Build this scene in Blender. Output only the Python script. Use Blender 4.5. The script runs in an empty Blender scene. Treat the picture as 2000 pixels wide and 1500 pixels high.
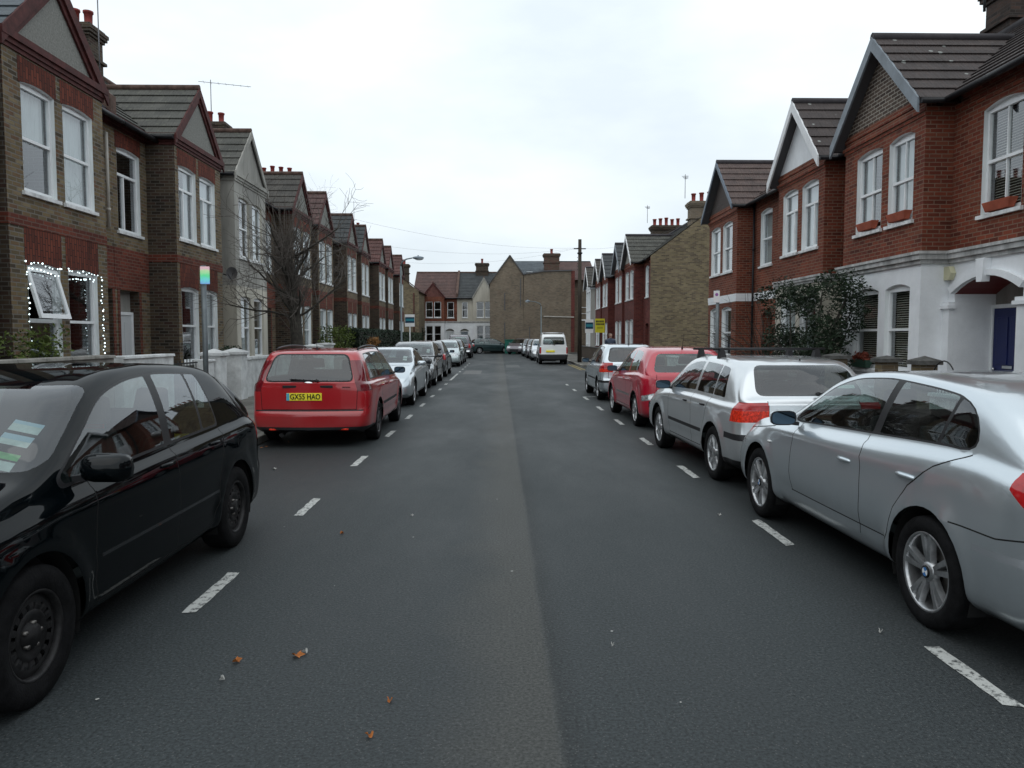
import bpy, bmesh, math, random
from mathutils import Vector, Matrix
from mathutils.geometry import tessellate_polygon
rnd = random.Random(7)
R = math.radians
SC = bpy.context.scene
COL = SC.collection
# ------------------------------------------------------------------ camera
cam_d = bpy.data.cameras.new("camera"); cam = bpy.data.objects.new("camera", cam_d); COL.objects.link(cam)
cam_d.lens = 26.46; cam_d.sensor_width = 36; cam_d.clip_end = 1500; cam_d.clip_start = 0.05
cam.location = (0, 0, 1.66); cam.rotation_euler = (R(90 - 3.62), 0, R(-0.935))
SC.camera = cam
# ------------------------------------------------------------------ world: overcast sky
W = bpy.data.worlds.new("World"); SC.world = W; W.use_nodes = True
nt = W.node_tree; N = nt.nodes; N.clear(); L = nt.links
out = N.new('ShaderNodeOutputWorld'); bg = N.new('ShaderNodeBackground'); bg.inputs[1].default_value = 0.1
sky = N.new('ShaderNodeTexSky'); sky.sky_type = 'NISHITA'; sky.sun_disc = False
sky.sun_elevation = R(65); sky.sun_rotation = R(200); sky.air_density = 1.0; sky.dust_density = 3.0
tc = N.new('ShaderNodeTexCoord'); mp = N.new('ShaderNodeMapping'); mp.inputs['Scale'].default_value = (1.3, 1.3, 3.4)
nz = N.new('ShaderNodeTexNoise'); nz.inputs['Scale'].default_value = 2.3; nz.inputs['Detail'].default_value = 6; nz.inputs['Roughness'].default_value = .5
L.new(tc.outputs['Generated'], mp.inputs[0]); L.new(mp.outputs[0], nz.inputs['Vector'])
cr = N.new('ShaderNodeValToRGB'); cr.color_ramp.elements[0].position = .33; cr.color_ramp.elements[1].position = .62
cr.color_ramp.elements[0].color = (7.5, 8.35, 9.0, 1); cr.color_ramp.elements[1].color = (9.3, 10.1, 10.5, 1)
L.new(nz.outputs[0], cr.inputs[0])
sx_ = N.new('ShaderNodeSeparateXYZ'); L.new(tc.outputs['Generated'], sx_.inputs[0])
mr = N.new('ShaderNodeMapRange'); mr.inputs[1].default_value = 0.0; mr.inputs[2].default_value = .32; mr.inputs[3].default_value = .86; mr.inputs[4].default_value = 1.0
L.new(sx_.outputs[2], mr.inputs[0])
vm = N.new('ShaderNodeVectorMath'); vm.operation = 'SCALE'; L.new(cr.outputs[0], vm.inputs[0]); L.new(mr.outputs[0], vm.inputs[3])
mx = N.new('ShaderNodeMix'); mx.data_type = 'RGBA'; mx.inputs[0].default_value = .93
L.new(sky.outputs[0], mx.inputs[6]); L.new(vm.outputs[0], mx.inputs[7])
L.new(mx.outputs[2], bg.inputs[0]); L.new(bg.outputs[0], out.inputs[0])
sd = bpy.data.lights.new("sun", 'SUN'); so = bpy.data.objects.new("sun", sd); COL.objects.link(so)
sd.energy = 0.5; sd.angle = R(80); sd.color = (1, .96, .9)
so.rotation_euler = (R(25), 0, R(-20)); so.location = (0, -20, 40)
SC.view_settings.view_transform = 'Standard'; SC.view_settings.look = 'None'
SC.view_settings.exposure = 0.25; SC.view_settings.gamma = 1.0

# ------------------------------------------------------------------ materials
MATS = {}
def newmat(name):
    m = bpy.data.materials.new(name); m.use_nodes = True
    return m, m.node_tree.nodes, m.node_tree.links, m.node_tree.nodes['Principled BSDF']
def mat(name, col, rough=.6, metal=0., var=.0, vscale=3., bump=0., bscale=40., emit=0., coat=0., spec=.28, streak=False):
    if name in MATS: return MATS[name]
    m, n, l, b = newmat(name)
    b.inputs['Base Color'].default_value = (*col, 1); b.inputs['Roughness'].default_value = rough
    b.inputs['Metallic'].default_value = metal; b.inputs['Specular IOR Level'].default_value = spec
    if coat: b.inputs['Coat Weight'].default_value = coat; b.inputs['Coat Roughness'].default_value = .03
    if emit:
        b.inputs['Emission Color'].default_value = (*col, 1); b.inputs['Emission Strength'].default_value = emit
    if var or bump:
        t = n.new('ShaderNodeTexCoord')
    if var:
        z = n.new('ShaderNodeTexNoise'); z.inputs['Scale'].default_value = vscale; z.inputs['Detail'].default_value = 8
        z.inputs['Roughness'].default_value = .65
        if streak:
            q = n.new('ShaderNodeMapping'); q.inputs['Scale'].default_value = (1, 1, .18); l.new(t.outputs['Object'], q.inputs[0]); l.new(q.outputs[0], z.inputs['Vector'])
        else: l.new(t.outputs['Object'], z.inputs['Vector'])
        c = n.new('ShaderNodeValToRGB'); c.color_ramp.elements[0].position = .35; c.color_ramp.elements[1].position = .68
        c.color_ramp.elements[0].color = (*[max(0, x * (1 - var)) for x in col], 1)
        c.color_ramp.elements[1].color = (*[min(1, x * (1 + var * .5)) for x in col], 1)
        l.new(z.outputs[0], c.inputs[0]); l.new(c.outputs[0], b.inputs['Base Color'])
    if bump:
        z = n.new('ShaderNodeTexNoise'); z.inputs['Scale'].default_value = bscale; z.inputs['Detail'].default_value = 4
        l.new(t.outputs['Object'], z.inputs['Vector'])
        u = n.new('ShaderNodeBump'); u.inputs['Strength'].default_value = bump; u.inputs['Distance'].default_value = .01
        l.new(z.outputs[0], u.inputs['Height']); l.new(u.outputs[0], b.inputs['Normal'])
    MATS[name] = m; return m
def brickmat(name, cols, mortar, soldier=False, bw=.225, bh=.075, ms=.007, dirt=.35, bump=.5):
    """brick wall: UV in metres; each brick picks a colour out of cols by cell noise"""
    if name in MATS: return MATS[name]
    m, n, l, b = newmat(name); b.inputs['Roughness'].default_value = .85; b.inputs['Specular IOR Level'].default_value = .25
    uv = n.new('ShaderNodeUVMap'); uv.uv_map = 'UVMap'; src = uv.outputs[0]
    if soldier:
        q = n.new('ShaderNodeMapping'); q.inputs['Rotation'].default_value = (0, 0, R(90)); l.new(src, q.inputs[0]); src = q.outputs[0]
    t = n.new('ShaderNodeTexBrick'); t.inputs['Scale'].default_value = 1; t.inputs['Brick Width'].default_value = bw
    t.inputs['Row Height'].default_value = bh; t.inputs['Mortar Size'].default_value = ms; t.inputs['Mortar Smooth'].default_value = .3
    t.inputs['Bias'].default_value = 0
    t.inputs['Color1'].default_value = (0, 0, 0, 1); t.inputs['Color2'].default_value = (1, 1, 1, 1); t.inputs['Mortar'].default_value = (.5, .5, .5, 1)
    l.new(src, t.inputs['Vector'])
    # per-brick colour ramp from the brick random, plus a coarse patchiness
    z = n.new('ShaderNodeTexNoise'); z.inputs['Scale'].default_value = 1.1; z.inputs['Detail'].default_value = 5; l.new(uv.outputs[0], z.inputs['Vector'])
    ad = n.new('ShaderNodeMath'); ad.operation = 'MULTIPLY_ADD'; l.new(z.outputs[0], ad.inputs[0]); ad.inputs[1].default_value = .9
    l.new(t.outputs['Color'], ad.inputs[2])
    sb = n.new('ShaderNodeMath'); sb.operation = 'SUBTRACT'; l.new(ad.outputs[0], sb.inputs[0]); sb.inputs[1].default_value = .45
    c = n.new('ShaderNodeValToRGB'); e = c.color_ramp.elements
    while len(e) < len(cols): e.new(.5)
    for i, k in enumerate(cols):
        e[i].position = i / (len(cols) - 1) * .98; e[i].color = (*k, 1)
    l.new(sb.outputs[0], c.inputs[0])
    z2 = n.new('ShaderNodeTexNoise'); z2.inputs['Scale'].default_value = .55; z2.inputs['Detail'].default_value = 9; z2.inputs['Roughness'].default_value = .7
    tc2 = n.new('ShaderNodeTexCoord'); l.new(tc2.outputs['Object'], z2.inputs['Vector'])
    dr = n.new('ShaderNodeMapRange'); dr.inputs[1].default_value = .3; dr.inputs[2].default_value = .7; dr.inputs[3].default_value = 1 - dirt; dr.inputs[4].default_value = 1.12
    l.new(z2.outputs[0], dr.inputs[0])
    mm = n.new('ShaderNodeMix'); mm.data_type = 'RGBA'; l.new(t.outputs['Fac'], mm.inputs[0]); l.new(c.outputs[0], mm.inputs[6]); mm.inputs[7].default_value = (*mortar, 1)
    sc = n.new('ShaderNodeVectorMath'); sc.operation = 'SCALE'; l.new(mm.outputs[2], sc.inputs[0]); l.new(dr.outputs[0], sc.inputs[3])
    l.new(sc.outputs[0], b.inputs['Base Color'])
    if bump:
        z3 = n.new('ShaderNodeTexNoise'); z3.inputs['Scale'].default_value = 60; l.new(uv.outputs[0], z3.inputs['Vector'])
        hh = n.new('ShaderNodeMath'); hh.operation = 'MULTIPLY_ADD'; l.new(t.outputs['Fac'], hh.inputs[0]); hh.inputs[1].default_value = -1; 
        h2 = n.new('ShaderNodeMath'); h2.operation = 'MULTIPLY'; l.new(z3.outputs[0], h2.inputs[0]); h2.inputs[1].default_value = .5; l.new(h2.outputs[0], hh.inputs[2])
        u = n.new('ShaderNodeBump'); u.inputs['Strength'].default_value = bump; u.inputs['Distance'].default_value = .008
        l.new(hh.outputs[0], u.inputs['Height']); l.new(u.outputs[0], b.inputs['Normal'])
    MATS[name] = m; return m
def tilemat(name, col, col2, moss=.15, colw=.3, specks=False, wave=1.0):
    """roof covering: ribs of interlocking tiles down the slope (UV.x in metres), weathering and lichen spots"""
    if name in MATS: return MATS[name]
    m, n, l, b = newmat(name); b.inputs['Roughness'].default_value = .78
    uv = n.new('ShaderNodeUVMap'); uv.uv_map = 'UVMap'
    z = n.new('ShaderNodeTexNoise'); z.inputs['Scale'].default_value = 2.2; z.inputs['Detail'].default_value = 10; z.inputs['Roughness'].default_value = .75
    tcc = n.new('ShaderNodeTexCoord'); l.new(tcc.outputs['Object'], z.inputs['Vector'])
    br = n.new('ShaderNodeTexBrick'); br.inputs['Scale'].default_value = 1; br.inputs['Brick Width'].default_value = colw; br.inputs['Row Height'].default_value = .24
    br.inputs['Mortar Size'].default_value = .004; br.inputs['Color1'].default_value = (*col, 1); br.inputs['Color2'].default_value = (*col2, 1)
    br.inputs['Mortar'].default_value = (*[x * .6 for x in col], 1); l.new(uv.outputs[0], br.inputs['Vector'])
    dr = n.new('ShaderNodeMapRange'); dr.inputs[1].default_value = .3; dr.inputs[2].default_value = .72; dr.inputs[3].default_value = .6; dr.inputs[4].default_value = 1.35
    l.new(z.outputs[0], dr.inputs[0])
    sc = n.new('ShaderNodeVectorMath'); sc.operation = 'SCALE'; l.new(br.outputs[0], sc.inputs[0]); l.new(dr.outputs[0], sc.inputs[3])
    last = sc.outputs[0]
    if moss or specks:
        v = n.new('ShaderNodeTexVoronoi'); v.inputs['Scale'].default_value = 2.6 if specks else 5; l.new(tcc.outputs['Object'], v.inputs['Vector'])
        g = n.new('ShaderNodeMath'); g.operation = 'LESS_THAN'; g.inputs[1].default_value = .11 if specks else moss; l.new(v.outputs['Distance'], g.inputs[0])
        g2 = n.new('ShaderNodeMath'); g2.operation = 'MULTIPLY'; g2.inputs[1].default_value = .7 if specks else .35; l.new(g.outputs[0], g2.inputs[0])
        mm = n.new('ShaderNodeMix'); mm.data_type = 'RGBA'; l.new(g2.outputs[0], mm.inputs[0]); l.new(last, mm.inputs[6]); mm.inputs[7].default_value = (.34, .36, .34, 1) if specks else (.13, .14, .10, 1)
        last = mm.outputs[2]
    l.new(last, b.inputs['Base Color'])
    sp = n.new('ShaderNodeSeparateXYZ'); l.new(uv.outputs[0], sp.inputs[0])
    w1 = n.new('ShaderNodeMath'); w1.operation = 'MULTIPLY'; w1.inputs[1].default_value = 2 * math.pi / (colw * .5); l.new(sp.outputs[0], w1.inputs[0])
    w2 = n.new('ShaderNodeMath'); w2.operation = 'SINE'; l.new(w1.outputs[0], w2.inputs[0])
    w3 = n.new('ShaderNodeMath'); w3.operation = 'MULTIPLY_ADD'; l.new(w2.outputs[0], w3.inputs[0]); w3.inputs[1].default_value = wave; l.new(z.outputs[0], w3.inputs[2])
    u = n.new('ShaderNodeBump'); u.inputs['Strength'].default_value = .7; u.inputs['Distance'].default_value = .015
    l.new(w3.outputs[0], u.inputs['Height']); l.new(u.outputs[0], b.inputs['Normal'])
    MATS[name] = m; return m
def glassmat(name, tint, extra=.05, rough=.02):
    if name in MATS: return MATS[name]
    m = bpy.data.materials.new(name); m.use_nodes = True; n = m.node_tree.nodes; l = m.node_tree.links; n.clear()
    o = n.new('ShaderNodeOutputMaterial'); t = n.new('ShaderNodeBsdfTransparent'); t.inputs[0].default_value = (*tint, 1)
    g = n.new('ShaderNodeBsdfGlossy'); g.inputs['Roughness'].default_value = rough; g.inputs[0].default_value = (.95, .97, 1, 1)
    f = n.new('ShaderNodeLayerWeight'); f.inputs[0].default_value = .5
    p = n.new('ShaderNodeMath'); p.operation = 'POWER'; l.new(f.outputs['Facing'], p.inputs[0]); p.inputs[1].default_value = 3.6
    a = n.new('ShaderNodeMath'); a.operation = 'MULTIPLY_ADD'; a.use_clamp = True; l.new(p.outputs[0], a.inputs[0]); a.inputs[1].default_value = .95; a.inputs[2].default_value = .045 + extra
    tc_ = n.new('ShaderNodeTexCoord'); zz = n.new('ShaderNodeTexNoise'); zz.inputs['Scale'].default_value = 1.3; l.new(tc_.outputs['Object'], zz.inputs['Vector'])
    bp = n.new('ShaderNodeBump'); bp.inputs['Strength'].default_value = .004; bp.inputs['Distance'].default_value = .03; l.new(zz.outputs[0], bp.inputs['Height'])
    l.new(bp.outputs[0], g.inputs['Normal'])
    x = n.new('ShaderNodeMixShader'); l.new(a.outputs[0], x.inputs[0]); l.new(t.outputs[0], x.inputs[1]); l.new(g.outputs[0], x.inputs[2]); l.new(x.outputs[0], o.inputs[0])
    MATS[name] = m; return m

# ------------------------------------------------------------------ object helpers
def tag(o, label=None, cat=None, group=None, kind=None):
    if label: o['label'] = label
    if cat: o['category'] = cat
    if group: o['group'] = group
    if kind: o['kind'] = kind
    return o
def empty(name, loc, rz=0, label=None, cat=None, group=None):
    o = bpy.data.objects.new(name, None); COL.objects.link(o); o.location = loc; o.rotation_euler = (0, 0, rz)
    o.empty_display_size = .2
    return tag(o, label, cat, group)
class MB:
    """collects polygons (world or local coordinates) and links them as one mesh"""
    def __init__(s, F=None): s.v = []; s.f = []; s.m = []; s.sm = []; s.F = F
    def P(s, p): return tuple(s.F(*p)) if s.F else tuple(p)
    def poly(s, pts, m=0, sm=False):
        i = len(s.v); s.v += [s.P(p) for p in pts]; s.f.append(tuple(range(i, i + len(pts)))); s.m.append(m); s.sm.append(sm)
    def box(s, a, b, m=0):
        x0, y0, z0 = a; x1, y1, z1 = b; i = len(s.v)
        s.v += [s.P(p) for p in ((x0, y0, z0), (x1, y0, z0), (x1, y1, z0), (x0, y1, z0), (x0, y0, z1), (x1, y0, z1), (x1, y1, z1), (x0, y1, z1))]
        for q in ((0, 3, 2, 1), (4, 5, 6, 7), (0, 1, 5, 4), (1, 2, 6, 5), (2, 3, 7, 6), (3, 0, 4, 7)):
            s.f.append(tuple(i + k for k in q)); s.m.append(m); s.sm.append(False)
    def hexa(s, p8, m=0):
        i = len(s.v); s.v += [s.P(p) for p in p8]
        for q in ((0, 3, 2, 1), (4, 5, 6, 7), (0, 1, 5, 4), (1, 2, 6, 5), (2, 3, 7, 6), (3, 0, 4, 7)):
            s.f.append(tuple(i + k for k in q)); s.m.append(m); s.sm.append(False)
    def bar(s, a, b, w, h, m=0, up=(0, 0, 1)):
        a = Vector(s.P(a)); b = Vector(s.P(b)); d = (b - a).normalized(); r = d.cross(Vector(up))
        if r.length < 1e-4: r = Vector((1, 0, 0))
        r.normalize(); u = r.cross(d); i = len(s.v)
        for c in (a, b):
            for e, g in ((-1, -1), (1, -1), (1, 1), (-1, 1)): s.v.append(tuple(c + r * e * w / 2 + u * g * h / 2))
        for q in ((0, 1, 2, 3), (7, 6, 5, 4), (0, 4, 5, 1), (1, 5, 6, 2), (2, 6, 7, 3), (3, 7, 4, 0)):
            s.f.append(tuple(i + k for k in q)); s.m.append(m); s.sm.append(False)
    def tube(s, pts, rad, n=8, m=0, cap=True, smooth=True):
        pts = [Vector(s.P(p)) for p in pts]
        if not hasattr(rad, '__len__'): rad = [rad] * len(pts)
        base = len(s.v); prev = None
        for k, p in enumerate(pts):
            d = (pts[min(k + 1, len(pts) - 1)] - pts[max(k - 1, 0)])
            if d.length < 1e-9: d = Vector((0, 0, 1))
            d.normalize()
            if prev is None:
                r = d.cross(Vector((0, 0, 1)))
                if r.length < .1: r = d.cross(Vector((1, 0, 0)))
            else: r = prev - d * prev.dot(d)
            r.normalize(); prev = r; u = d.cross(r)
            for j in range(n):
                t = 2 * math.pi * j / n; s.v.append(tuple(p + (r * math.cos(t) + u * math.sin(t)) * rad[k]))
        for k in range(len(pts) - 1):
            for j in range(n):
                a = base + k * n + j; b = base + k * n + (j + 1) % n
                s.f.append((a, b, b + n, a + n)); s.m.append(m); s.sm.append(smooth)
        if cap:
            s.f.append(tuple(base + j for j in reversed(range(n)))); s.m.append(m); s.sm.append(False)
            e = base + (len(pts) - 1) * n; s.f.append(tuple(e + j for j in range(n))); s.m.append(m); s.sm.append(False)
    def lathe(s, prof, c=(0, 0, 0), n=16, m=0, axis='z', smooth=True):
        base = len(s.v)
        for (r, h) in prof:
            for j in range(n):
                t = 2 * math.pi * j / n; a, b_ = r * math.cos(t), r * math.sin(t)
                p = (a, b_, h) if axis == 'z' else ((h, a, b_) if axis == 'x' else (a, h, b_))
                s.v.append(s.P((p[0] + c[0], p[1] + c[1], p[2] + c[2])))
        for k in range(len(prof) - 1):
            for j in range(n):
                a = base + k * n + j; b = base + k * n + (j + 1) % n
                s.f.append((a, b, b + n, a + n)); s.m.append(m); s.sm.append(smooth)
    def ball(s, c, r, n=10, m=0, k=6):
        prof = []
        i0 = len(s.v); rx, ry, rz = r if hasattr(r, '__len__') else (r, r, r)
        for a in range(k + 1):
            t = math.pi * a / k
            for j in range(n):
                q = 2 * math.pi * j / n
                s.v.append(s.P((c[0] + rx * math.sin(t) * math.cos(q), c[1] + ry * math.sin(t) * math.sin(q), c[2] + rz * math.cos(t))))
        for a in range(k):
            for j in range(n):
                x = i0 + a * n + j; y = i0 + a * n + (j + 1) % n
                s.f.append((x, y, y + n, x + n)); s.m.append(m); s.sm.append(True)
    def build(s, name, mats, parent=None, off=None, bevel=0, recalc=True, merge=False):
        me = bpy.data.meshes.new(name)
        o3 = Vector(off) if off is not None else Vector((0, 0, 0))
        me.from_pydata([Vector(v) - o3 for v in s.v], [], s.f)
        mats = mats if isinstance(mats, (list, tuple)) else [mats]
        for k in mats: me.materials.append(k)
        me.polygons.foreach_set('material_index', s.m); me.polygons.foreach_set('use_smooth', s.sm)
        if recalc or merge:
            bm = bmesh.new(); bm.from_mesh(me)
            if merge: bmesh.ops.remove_doubles(bm, verts=bm.verts, dist=.0004)
            bmesh.ops.recalc_face_normals(bm, faces=bm.faces); bm.to_mesh(me); bm.free()
        uv = me.uv_layers.new(name='UVMap'); me.update()
        for p in me.polygons:
            nx, ny, nz = abs(p.normal.x), abs(p.normal.y), abs(p.normal.z)
            for li in p.loop_indices:
                c = me.vertices[me.loops[li].vertex_index].co + o3
                if nz > .97: uv.data[li].uv = (c.x, c.y)
                elif nx >= ny: uv.data[li].uv = (c.y, c.z)
                else: uv.data[li].uv = (c.x + .11, c.z)
        ob = bpy.data.objects.new(name, me); COL.objects.link(ob)
        if parent: ob.parent = parent
        if bevel:
            b = ob.modifiers.new('bevel', 'BEVEL'); b.width = bevel; b.segments = 2; b.limit_method = 'ANGLE'
        return ob
def arc_outline(u0, u1, z0, z1, rise, n=8):
    pts = [(u0, z0), (u1, z0), (u1, z1)]
    if rise > 0:
        for i in range(1, n):
            t = i / n; pts.append((u1 + (u0 - u1) * t, z1 + rise * 4 * t * (1 - t)))
    pts.append((u0, z1)); return pts
def panel(mb, d, outline, holes, m=0, axis='d'):
    """flat wall with holes cut through; outline/holes are (u,z) lists"""
    mk = (lambda p: (d, p[0], p[1])) if axis == 'd' else (lambda p: (p[0], d, p[1]))
    loops = [[Vector((p[0], p[1], 0)) for p in l_] for l_ in [outline] + holes]
    flat = [p for l_ in [outline] + holes for p in l_]
    for t in tessellate_polygon(loops): mb.poly([mk(flat[i]) for i in t], m)
# ------------------------------------------------------------------ cars
def mono(pts):
    """monotone cubic through (s, v) points"""
    xs = [p[0] for p in pts]; ys = [p[1] for p in pts]; n = len(xs)
    d = [(ys[i + 1] - ys[i]) / (xs[i + 1] - xs[i]) for i in range(n - 1)]
    m = [d[0]] + [0 if d[i - 1] * d[i] <= 0 else 2 * d[i - 1] * d[i] / (d[i - 1] + d[i]) for i in range(1, n - 1)] + [d[-1]]
    def f(x):
        if x <= xs[0]: return ys[0]
        if x >= xs[-1]: return ys[-1]
        i = 0
        while x > xs[i + 1]: i += 1
        h = xs[i + 1] - xs[i]; t = (x - xs[i]) / h
        return ((2 * t ** 3 - 3 * t * t + 1) * ys[i] + (t ** 3 - 2 * t * t + t) * h * m[i] + (-2 * t ** 3 + 3 * t * t) * ys[i + 1] + (t ** 3 - t * t) * h * m[i + 1])
    return f
def crom(P, n):
    """catmull-rom through the 2-D points, n samples per span"""
    o = []
    Q = [P[0]] + P + [P[-1]]
    for i in range(1, len(Q) - 2):
        a, b, c, d = Q[i - 1], Q[i], Q[i + 1], Q[i + 2]
        for k in range(n):
            t = k / n
            o.append(tuple(.5 * (2 * b[j] + (c[j] - a[j]) * t + (2 * a[j] - 5 * b[j] + 4 * c[j] - d[j]) * t * t + (3 * b[j] - a[j] - 3 * c[j] + d[j]) * t ** 3) for j in (0, 1)))
    o.append(P[-1]); return o
def inpoly(p, poly):
    x, y = p; c = False; j = len(poly) - 1
    for i in range(len(poly)):
        xi, yi = poly[i]; xj, yj = poly[j]
        if (yi > y) != (yj > y) and x < (xj - xi) * (y - yi) / (yj - yi) + xi: c = not c
        j = i
    return c
def clip(poly, a, b):
    """keep the part of the polygon left of the directed line a->b"""
    o = []; s = lambda p: (b[0] - a[0]) * (p[1] - a[1]) - (b[1] - a[1]) * (p[0] - a[0])
    for i in range(len(poly)):
        p, q = poly[i], poly[(i + 1) % len(poly)]; sp, sq = s(p), s(q)
        if sp >= 0: o.append(p)
        if sp * sq < 0:
            t = sp / (sp - sq); o.append((p[0] + (q[0] - p[0]) * t, p[1] + (q[1] - p[1]) * t))
    return o
def rounded(poly, r, keep=()):
    n = len(poly); V = [Vector(p) for p in poly]
    def ang(i):
        a = V[i - 1] - V[i]; b = V[(i + 1) % n] - V[i]
        return math.pi if a.length < 1e-5 or b.length < 1e-5 else a.angle(b)
    cor = [ang(i) < R(152) for i in range(n)]
    cs = [V[i] for i in range(n) if cor[i]]
    keepv = [(V[i], cor[i]) for i in range(n) if cor[i] or all((V[i] - c).length > r * 1.02 for c in cs)]
    o = []; m = len(keepv)
    for i in range(m):
        p, c = keepv[i]
        if not c: o.append(tuple(p)); continue
        a, ca = keepv[i - 1]; b_, cb = keepv[(i + 1) % m]; da = a - p; db = b_ - p
        ra = min(r, da.length * (.48 if ca else .97)); rb = min(r, db.length * (.48 if cb else .97))
        p1 = p + da.normalized() * ra; p2 = p + db.normalized() * rb
        for t in (0, .25, .5, .75, 1): o.append(tuple((1 - t) ** 2 * p1 + 2 * t * (1 - t) * p + t * t * p2))
    return o
def cutpoly(bm, lay, poly, ax, test, fid):
    ia, ib = (1, 2) if ax == 'x' else (0, 2)
    x0 = min(p[0] for p in poly) - .002; x1 = max(p[0] for p in poly) + .002; y0 = min(p[1] for p in poly) - .002; y1 = max(p[1] for p in poly) + .002
    def bb(f):
        a = [v.co[ia] for v in f.verts]; b = [v.co[ib] for v in f.verts]; return min(a), max(a), min(b), max(b)
    fs = {}
    for f in bm.faces:
        c = bb(f)
        if c[1] < x0 or c[0] > x1 or c[3] < y0 or c[2] > y1: continue
        if test(f): fs[f] = c
    n = len(poly)
    for i in range(n):
        a, b = poly[i], poly[(i + 1) % n]
        dx, dy = b[0] - a[0], b[1] - a[1]
        if dx * dx + dy * dy < 1e-9: continue
        e = .0015
        sx0, sx1, sy0, sy1 = min(a[0], b[0]) - e, max(a[0], b[0]) + e, min(a[1], b[1]) - e, max(a[1], b[1]) + e
        sub = [f for f, c in fs.items() if not (c[1] < sx0 or c[0] > sx1 or c[3] < sy0 or c[2] > sy1)]
        if not sub: continue
        co = [0, 0, 0]; co[ia] = a[0]; co[ib] = a[1]; no = [0, 0, 0]; no[ia] = -dy; no[ib] = dx
        es = set(); vs = set()
        for f in sub: es.update(f.edges); vs.update(f.verts)
        r = bmesh.ops.bisect_plane(bm, geom=list(sub) + list(es) + list(vs), dist=1e-5, plane_co=co, plane_no=Vector(no).normalized())
        for f in sub: fs.pop(f, None)
        for g in r['geom']:
            if isinstance(g, bmesh.types.BMFace) and g.is_valid: fs[g] = bb(g)
    k = 0
    for f in fs:
        if not f.is_valid: continue
        c = f.calc_center_median()
        if inpoly((c[ia], c[ib]), poly): f[lay] = fid; k += 1
    return k
def cutconvex(bm, lay, planes, fid, only=None):
    """planes: (co, normal) ; region = all points behind every plane"""
    PL = [(Vector(c), Vector(n).normalized()) for c, n in planes]
    fs = set(f for f in bm.faces if all(any((v.co - c).dot(n) < 1e-4 for v in f.verts) for c, n in PL) and (only is None or only(f)))
    for c, n in PL:
        sub = [f for f in fs if f.is_valid]
        es = set(); vs = set()
        for f in sub: es.update(f.edges); vs.update(f.verts)
        r = bmesh.ops.bisect_plane(bm, geom=sub + list(es) + list(vs), dist=1e-5, plane_co=c, plane_no=n)
        fs = set(g for g in r['geom'] if isinstance(g, bmesh.types.BMFace) and g.is_valid and (g.calc_center_median() - c).dot(n) < 1e-5)
    for f in fs: f[lay] = fid
def boxreg(x0, x1, y0, y1, z0, z1):
    return [((x1, 0, 0), (1, 0, 0)), ((x0, 0, 0), (-1, 0, 0)), ((0, y1, 0), (0, 1, 0)), ((0, y0, 0), (0, -1, 0)), ((0, 0, z1), (0, 0, 1)), ((0, 0, z0), (0, 0, -1))]
def paint(name, col, metal=0., rough=.3, flake=True, dirt=.6, coat=1., spec=.5):
    if name in MATS: return MATS[name]
    m, n, l, b = newmat(name); b.inputs['Base Color'].default_value = (*col, 1); b.inputs['Metallic'].default_value = metal
    b.inputs['Roughness'].default_value = rough; b.inputs['Coat Weight'].default_value = coat; b.inputs['Specular IOR Level'].default_value = spec; b.inputs['Coat Roughness'].default_value = .04
    t = n.new('ShaderNodeTexCoord'); z = n.new('ShaderNodeTexNoise'); z.inputs['Scale'].default_value = 3; z.inputs['Detail'].default_value = 8; z.inputs['Roughness'].default_value = .7
    l.new(t.outputs['Object'], z.inputs['Vector'])
    # road film: duller and browner low on the body, patchy
    sp = n.new('ShaderNodeSeparateXYZ'); l.new(t.outputs['Object'], sp.inputs[0])
    mr_ = n.new('ShaderNodeMapRange'); mr_.inputs[1].default_value = .75; mr_.inputs[2].default_value = .18; mr_.inputs[3].default_value = 0; mr_.inputs[4].default_value = dirt; l.new(sp.outputs[2], mr_.inputs[0])
    mu = n.new('ShaderNodeMath'); mu.operation = 'MULTIPLY'; l.new(mr_.outputs[0], mu.inputs[0]); l.new(z.outputs[0], mu.inputs[1])
    mm = n.new('ShaderNodeMix'); mm.data_type = 'RGBA'; l.new(mu.outputs[0], mm.inputs[0]); mm.inputs[6].default_value = (*col, 1); mm.inputs[7].default_value = (.07, .065, .058, 1)
    l.new(mm.outputs[2], b.inputs['Base Color'])
    ra = n.new('ShaderNodeMath'); ra.operation = 'MULTIPLY_ADD'; l.new(mu.outputs[0], ra.inputs[0]); ra.inputs[1].default_value = .5; ra.inputs[2].default_value = .03; l.new(ra.outputs[0], b.inputs['Coat Roughness'])
    if flake:
        v = n.new('ShaderNodeTexNoise'); v.inputs['Scale'].default_value = 900; l.new(t.outputs['Object'], v.inputs['Vector'])
        bp = n.new('ShaderNodeBump'); bp.inputs['Strength'].default_value = .08; bp.inputs['Distance'].default_value = .002; l.new(v.outputs[0], bp.inputs['Height']); l.new(bp.outputs[0], b.inputs['Normal'])
    # the inside of the shell is dark trim, not paint
    ge = n.new('ShaderNodeNewGeometry'); df = n.new('ShaderNodeBsdfDiffuse'); df.inputs[0].default_value = (.03, .032, .035, 1); ms_ = n.new('ShaderNodeMixShader')
    l.new(ge.outputs['Backfacing'], ms_.inputs[0]); l.new(b.outputs[0], ms_.inputs[1]); l.new(df.outputs[0], ms_.inputs[2]); l.new(ms_.outputs[0], n['Material Output'].inputs[0])
    MATS[name] = m; return m
M_trim = mat('car_trim', (.018, .018, .02), .45)
M_seam = mat('door_gap', (.008, .008, .008), .8)
M_under = mat('underbody', (.012, .012, .012), .9)
M_glass = glassmat('car_glass', (.50, .59, .57), .04)
M_cabin = mat('cabin_cloth', (.035, .037, .04), .85, var=.3, vscale=9)
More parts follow.
